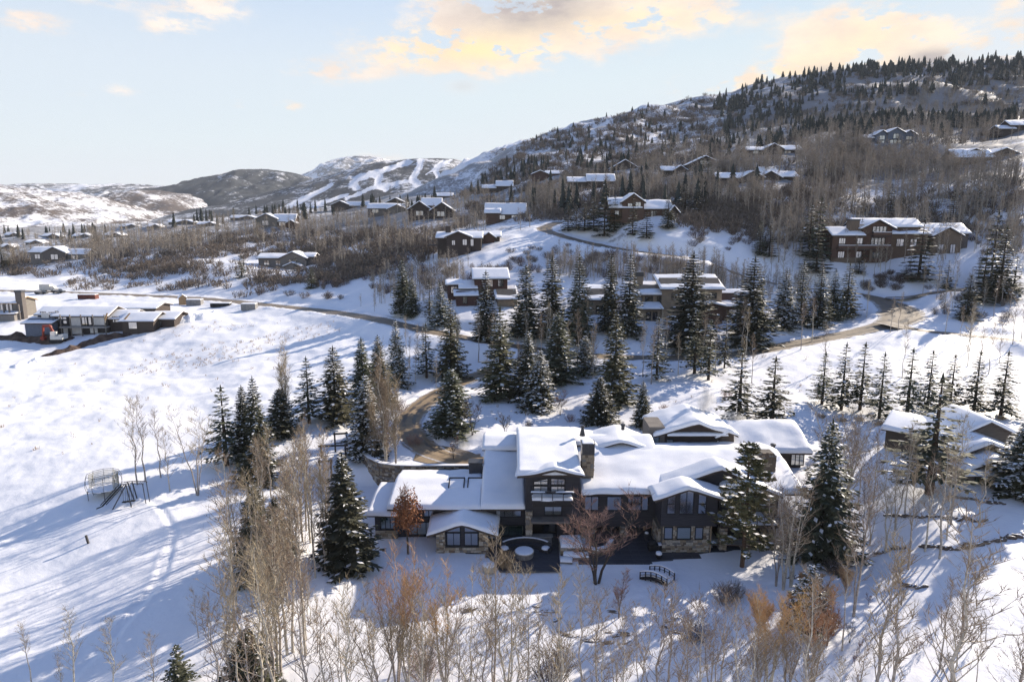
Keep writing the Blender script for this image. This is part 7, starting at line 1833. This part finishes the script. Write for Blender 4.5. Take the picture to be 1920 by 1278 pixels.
def low_conifer(seed, lv=7, n=7, R_=1.9):
    g = np.random.default_rng(seed); tm = TM()
    for k in range(lv):
        t = .04 + .9 * k / lv; r_ = R_ * (1 - t) ** .85 + .15; z = 10 * t; dz = 10 / lv * 1.7; a0 = g.uniform(0, 6)
        for j in range(n):
            a = a0 + 6.283 * j / n; b = a + 6.283 / n * g.uniform(.8, 1.5); q = r_ * g.uniform(.75, 1.2)
            tm.tri(np.array([q * math.cos(a), q * math.sin(a), z - .15 * q]), np.array([q * math.cos(b) * .8, q * math.sin(b) * .8, z + .05 * q]), np.array([0, 0, min(10.3, z + dz)]))
    return np.array(tm.v), np.array(tm.f)[:, :3], np.zeros(len(tm.f), int)
def mesh_arrays(me):
    V = np.zeros(len(me.vertices) * 3, np.float32); me.vertices.foreach_get('co', V); F = np.zeros(len(me.polygons) * 3, np.int32); me.polygons.foreach_get('vertices', F)
    return V.reshape(-1, 3), F.reshape(-1, 3), np.zeros(len(me.polygons), int)
def hits(n, poly, keep=None):
    """n random feet inside a photo polygon"""
    out = []; xs = [p[0] for p in poly]; ys = [p[1] for p in poly]; tries = 0
    while len(out) < n and tries < n * 12:
        tries += 1; x, y = rng.uniform(min(xs), max(xs)), rng.uniform(min(ys), max(ys)); c = False; m_ = len(poly)
        for i in range(m_):
            (x1, y1), (x2, y2) = poly[i], poly[(i + 1) % m_]
            if (y1 > y) != (y2 > y) and x < (x2 - x1) * (y - y1) / (y2 - y1) + x1: c = not c
        if not c or (keep and not keep(x, y)): continue
        if any(abs(x - hx) < hw * .95 and -3 < y - hv < 24 for hx, hv, hw in HPX) and rng.random() < .85: continue
        out.append((x, y))
    return out
ROADPTS = np.concatenate([L_[:, :2] for L_, w_ in ROADS.values()])
def off_road(b, d=4.5): return np.min((ROADPTS[:, 0] - b.x) ** 2 + (ROADPTS[:, 1] - b.y) ** 2) > d * d
HNAMES = [(o.location.x, o.location.y, o.name.split('.')[0].replace('_', ' ')) for o in list(S.objects) if o.get('category') in ('house', 'shed') and o.location.y > 120 and not o.name.startswith('far_valley')]
def near_house(b): return min(HNAMES, key=lambda t: (t[0] - b.x) ** 2 + (t[1] - b.y) ** 2)[2]
HOUSES = [(o.location.x, o.location.y) for o in list(S.objects) if o.get('category') in ('house', 'shed') and o.location.y > 120]
def off_house(b, d): return all((b.x - x) ** 2 / 2.2 + (b.y - y) ** 2 > d * d for x, y in HOUSES)
def visible_keep(x, y): return True
groves = [  # polygon of feet in the photo, number, height range
 (240, [(1440, 470), (1440, 400), (1560, 330), (1780, 318), (1920, 320), (1920, 470)], (8, 12)),
 (260, [(1500, 330), (1560, 296), (1640, 290), (1920, 318), (1920, 340), (1600, 345)], (8, 12)),
 (300, [(1560, 245), (1920, 165), (1920, 262), (1760, 280), (1560, 275)], (7, 11)),
 (200, [(1180, 320), (1500, 285), (1640, 262), (1640, 290), (1480, 325), (1200, 345)], (7, 11)),
 (220, [(1000, 352), (1180, 318), (1340, 318), (1440, 345), (1440, 400), (1200, 372), (1000, 400)], (7, 10)),
 (190, [(1300, 545), (1000, 520), (1060, 490), (1340, 505), (1560, 545), (1500, 560)], (4.5, 8)),
 (300, [(140, 440), (330, 424), (520, 408), (700, 398), (820, 395), (860, 420), (640, 440), (440, 462), (300, 485), (140, 480)], (7, 11)),
 (150, [(0, 500), (0, 440), (240, 436), (240, 500)], (6, 10)),
 (140, [(820, 400), (860, 360), (1000, 345), (1040, 400), (1000, 425), (900, 440)], (6, 9)),
 (120, [(560, 440), (900, 420), (800, 470), (640, 500), (500, 470)], (5, 9)),
 (90, [(700, 570), (720, 520), (860, 490), (880, 560)], (4, 7)),
 (160, [(1700, 160), (1920, 120), (1920, 170), (1560, 245), (1480, 240)], (7, 10)),
 (160, [(1120, 300), (1340, 245), (1560, 210), (1560, 270), (1340, 300)], (6, 9)),
]
LA = [low_aspen(i, 26 + 4 * (i % 3)) for i in range(201, 206)]
pts = []
for n, poly, hr in groves:
    for x, y in hits(n, poly):
        b = hit(x, y)
        if not off_road(b) or not off_house(b, 10) or b.y > 1250: continue
        k = rng.uniform(*hr) / 10; pts.append((b.x, b.y, b.z, k * 1.15 * (1 + b.y / 900), k, rng.uniform(0, 6.28), rng.randrange(5)))
        for _ in range(rng.choice((0, 1, 2))):
            dx, dy = rng.gauss(0, 3.5), rng.gauss(0, 3.5)
            k = rng.uniform(*hr) / 10; q = Vector((b.x + dx, b.y + dy, 0))
            if off_road(q): pts.append((q.x, q.y, gz(q.x, q.y), k * 1.15 * (1 + b.y / 900), k, rng.uniform(0, 6.28), rng.randrange(5)))
scatter_mesh('bare_grove', LA, pts, 'bare aspen groves reading as one brown mass on the slopes', [M['forest'], M['forest_trunk']])
# scrub oak: the nearest as single bushes, the rest as one mass
brush = [
 (46, [(640, 560), (720, 500), (880, 480), (1000, 490), (900, 545), (760, 575)]), (60, [(900, 520), (960, 470), (1060, 460), (1300, 500), (1250, 535), (1000, 530)]),
 (44, [(1290, 465), (1290, 400), (1400, 390), (1440, 440), (1400, 470)]), (46, [(120, 545), (120, 490), (420, 470), (440, 530), (340, 548)]), (26, [(440, 560), (460, 520), (640, 510), (640, 560)]),
 (22, [(1620, 545), (1620, 490), (1700, 490), (1710, 545)]), (22, [(1740, 600), (1740, 540), (1900, 540), (1900, 610)]), (16, [(820, 560), (830, 480), (950, 500), (880, 560)]),
 (330, [(0, 520), (0, 470), (300, 440), (520, 430), (660, 430), (640, 500), (430, 480), (300, 520)]), (330, [(460, 500), (700, 430), (860, 430), (800, 490), (640, 540), (480, 530)]), (380, [(780, 440), (960, 345), (1300, 330), (1440, 400), (1290, 420), (1060, 410)]),
 (700, [(860, 370), (1000, 255), (1340, 175), (1380, 330), (1100, 350)]), (200, [(1290, 420), (1440, 340), (1640, 300), (1500, 440)]), (200, [(1420, 470), (1560, 400), (1920, 330), (1920, 480)]), (300, [(1340, 180), (1900, 95), (1900, 260), (1400, 320)])]
sp = []
for n, poly in brush:
    for x, y in hits(n, poly):
        b = hit(x, y)
        if off_road(b) and off_house(b, 7) and b.y < 1250: sp.append(b)
sp.sort(key=lambda q: q.y)
for b in sp[:270]:
    sc = rng.uniform(.75, 1.5)
    hn = near_house(b); lab = f'{"low" if sc < .95 else "rounded" if sc < 1.25 else "tall"} bushy grey brown scrub oak near the {hn}'; grp = f'scrub oak near the {hn}'
    plant_one('scrub_oak', rng.choice(SCR), b, (sc * 1.2, sc * 1.2, sc), lab, 'bush', grp)
LS = [mesh_arrays(scrub_mesh(i, 14, 1.6, 2.0, w=.16)) for i in range(301, 305)]
pts = []
for b in sp[270:]:
    for _ in range(3):
        x, y = b.x + rng.gauss(0, 3), b.y + rng.gauss(0, 3)
        if not off_road(Vector((x, y, 0))): continue
        sc = rng.uniform(.8, 1.5) * (1 + b.y / 1500); pts.append((x, y, gz(x, y), sc * 1.2, sc, rng.uniform(0, 6), rng.randrange(4)))
scatter_mesh('scrub_cover', LS, pts, 'brown scrub covering the farther slopes', [M['scrub']])
# conifers on the ridge
conif = [  # number, polygon of feet, height range, single things?
 (26, [(1000, 330), (1060, 280), (1180, 235), (1340, 205), (1340, 300), (1150, 330)], (6, 10)), (40, [(860, 370), (960, 300), (1040, 300), (1040, 330), (930, 360)], (7, 11)),
 (60, [(300, 420), (600, 388), (820, 380), (820, 405), (600, 410), (300, 436)], (7, 12)), (30, [(900, 400), (1040, 350), (1440, 330), (1440, 380), (1060, 405)], (8, 13)),
 (26, [(0, 470), (0, 436), (300, 425), (300, 450)], (7, 11))]
MIDC = []
for s_ in (1, 2, 3): 
    V, F, _ = low_conifer(400 + s_, 8, 8); MIDC.append(np_mesh('far_conifer', V, F, [M['needle_far']]))
for ci, (n, poly, hr) in enumerate(conif):
    lab = ['dark conifer dotted on the snowy ridge flank', 'dark conifer on the ridge foot beside the small white roofed house', 'dark conifer on the wooded crest beyond the far slope houses', 'dark conifer among the upper slope houses', 'dark conifer in the far valley town'][ci]
    for x, y in hits(n, poly):
        b = hit(x, y)
        if not off_house(b, 8) or b.y > 1250: continue
        k = rng.uniform(*hr) / 10; plant_one('far_conifer', rng.choice(MIDC), b, (k * rng.uniform(.8, 1.25),) * 2 + (k,), lab + (', taller than most' if k > (hr[0] * .3 + hr[1] * .7) / 10 else ', shorter than most' if k < (hr[0] * .7 + hr[1] * .3) / 10 else ', of middling height'), 'conifer', 'conifers ' + lab.split('conifer ')[1])
LC = [low_conifer(410 + i, 6, 5) for i in range(4)]
pts = []
for n, poly, hr in [(980, [(1340, 185), (1480, 135), (1600, 110), (1920, 85), (1920, 150), (1640, 190), (1540, 170), (1500, 220), (1360, 262)], (5, 12)), (110, [(1330, 270), (1500, 215), (1660, 190), (1660, 215), (1480, 262), (1360, 300)], (5, 9)), (240, [(1000, 262), (1200, 195), (1345, 165), (1345, 300), (1100, 330)], (4, 8)), (40, [(1560, 260), (1920, 170), (1920, 260)], (8, 12)), (260, [(1590, 110), (1920, 85), (1920, 135), (1600, 160)], (6, 12)), (60, [(1340, 170), (1600, 112), (1600, 155), (1340, 212)], (6, 10))]:
    for x, y in hits(n, poly):
        b = hit(x, y)
        if b.y > 1350 or float(fbm(x / 70, y / 22, 91, 3)) < rng.uniform(-.30, .12): continue
        k = rng.uniform(*hr) / 10; pts.append((b.x, b.y, b.z - .4, k * rng.uniform(.9, 2.0), k, rng.uniform(0, 6), rng.randrange(4)))
scatter_mesh('conifer_forest', LC, pts, 'dark conifer forest along the ridge', [M['needle_far']])
# dry sage tips through the snow of the meadow
LG = [mesh_arrays(scrub_mesh(i, 5, .35, .45, w=.05)) for i in range(501, 504)]; pts = []
for n, poly in [(220, [(230, 700), (300, 668), (480, 630), (640, 600), (640, 625), (480, 662), (330, 700)]), (60, [(0, 860), (0, 700), (400, 640), (600, 640), (240, 860)]), (60, [(0, 640), (330, 600), (560, 600), (300, 640)]), (120, [(760, 690), (1500, 660), (1900, 690), (1900, 720), (1300, 760), (900, 790)])]:
    for x, y in hits(n, poly):
        b = hit(x, y)
        if off_road(b, 4): sc = rng.uniform(.7, 1.8); pts.append((b.x, b.y, b.z, sc, sc, rng.uniform(0, 6), rng.randrange(3)))
scatter_mesh('sage_tips', LG, pts, 'dry sage and grass tips poking through the meadow snow', [M['grass']])
# ------------------------------------------------------------------ thin winter haze over the valley
def make_haze(dens):
    m_ = bpy.data.materials.new('haze'); m_.use_nodes = True; nt = m_.node_tree
    nt.nodes.remove(nt.nodes['Principled BSDF'])
    pv = nt.nodes.new('ShaderNodeVolumePrincipled'); pv.inputs['Color'].default_value = (.80, .87, .97, 1); pv.inputs['Density'].default_value = dens; pv.inputs['Anisotropy'].default_value = 0.0
    nt.links.new(pv.outputs[0], nt.nodes['Material Output'].inputs['Volume'])
    mb = MB(); mb.box(-12500, 12500, -9500, 9900, -15.5, 680); o = mb.build('haze', m_); setp(o, 'thin pale haze in the winter air', kind='stuff')
make_haze(5.5e-5)
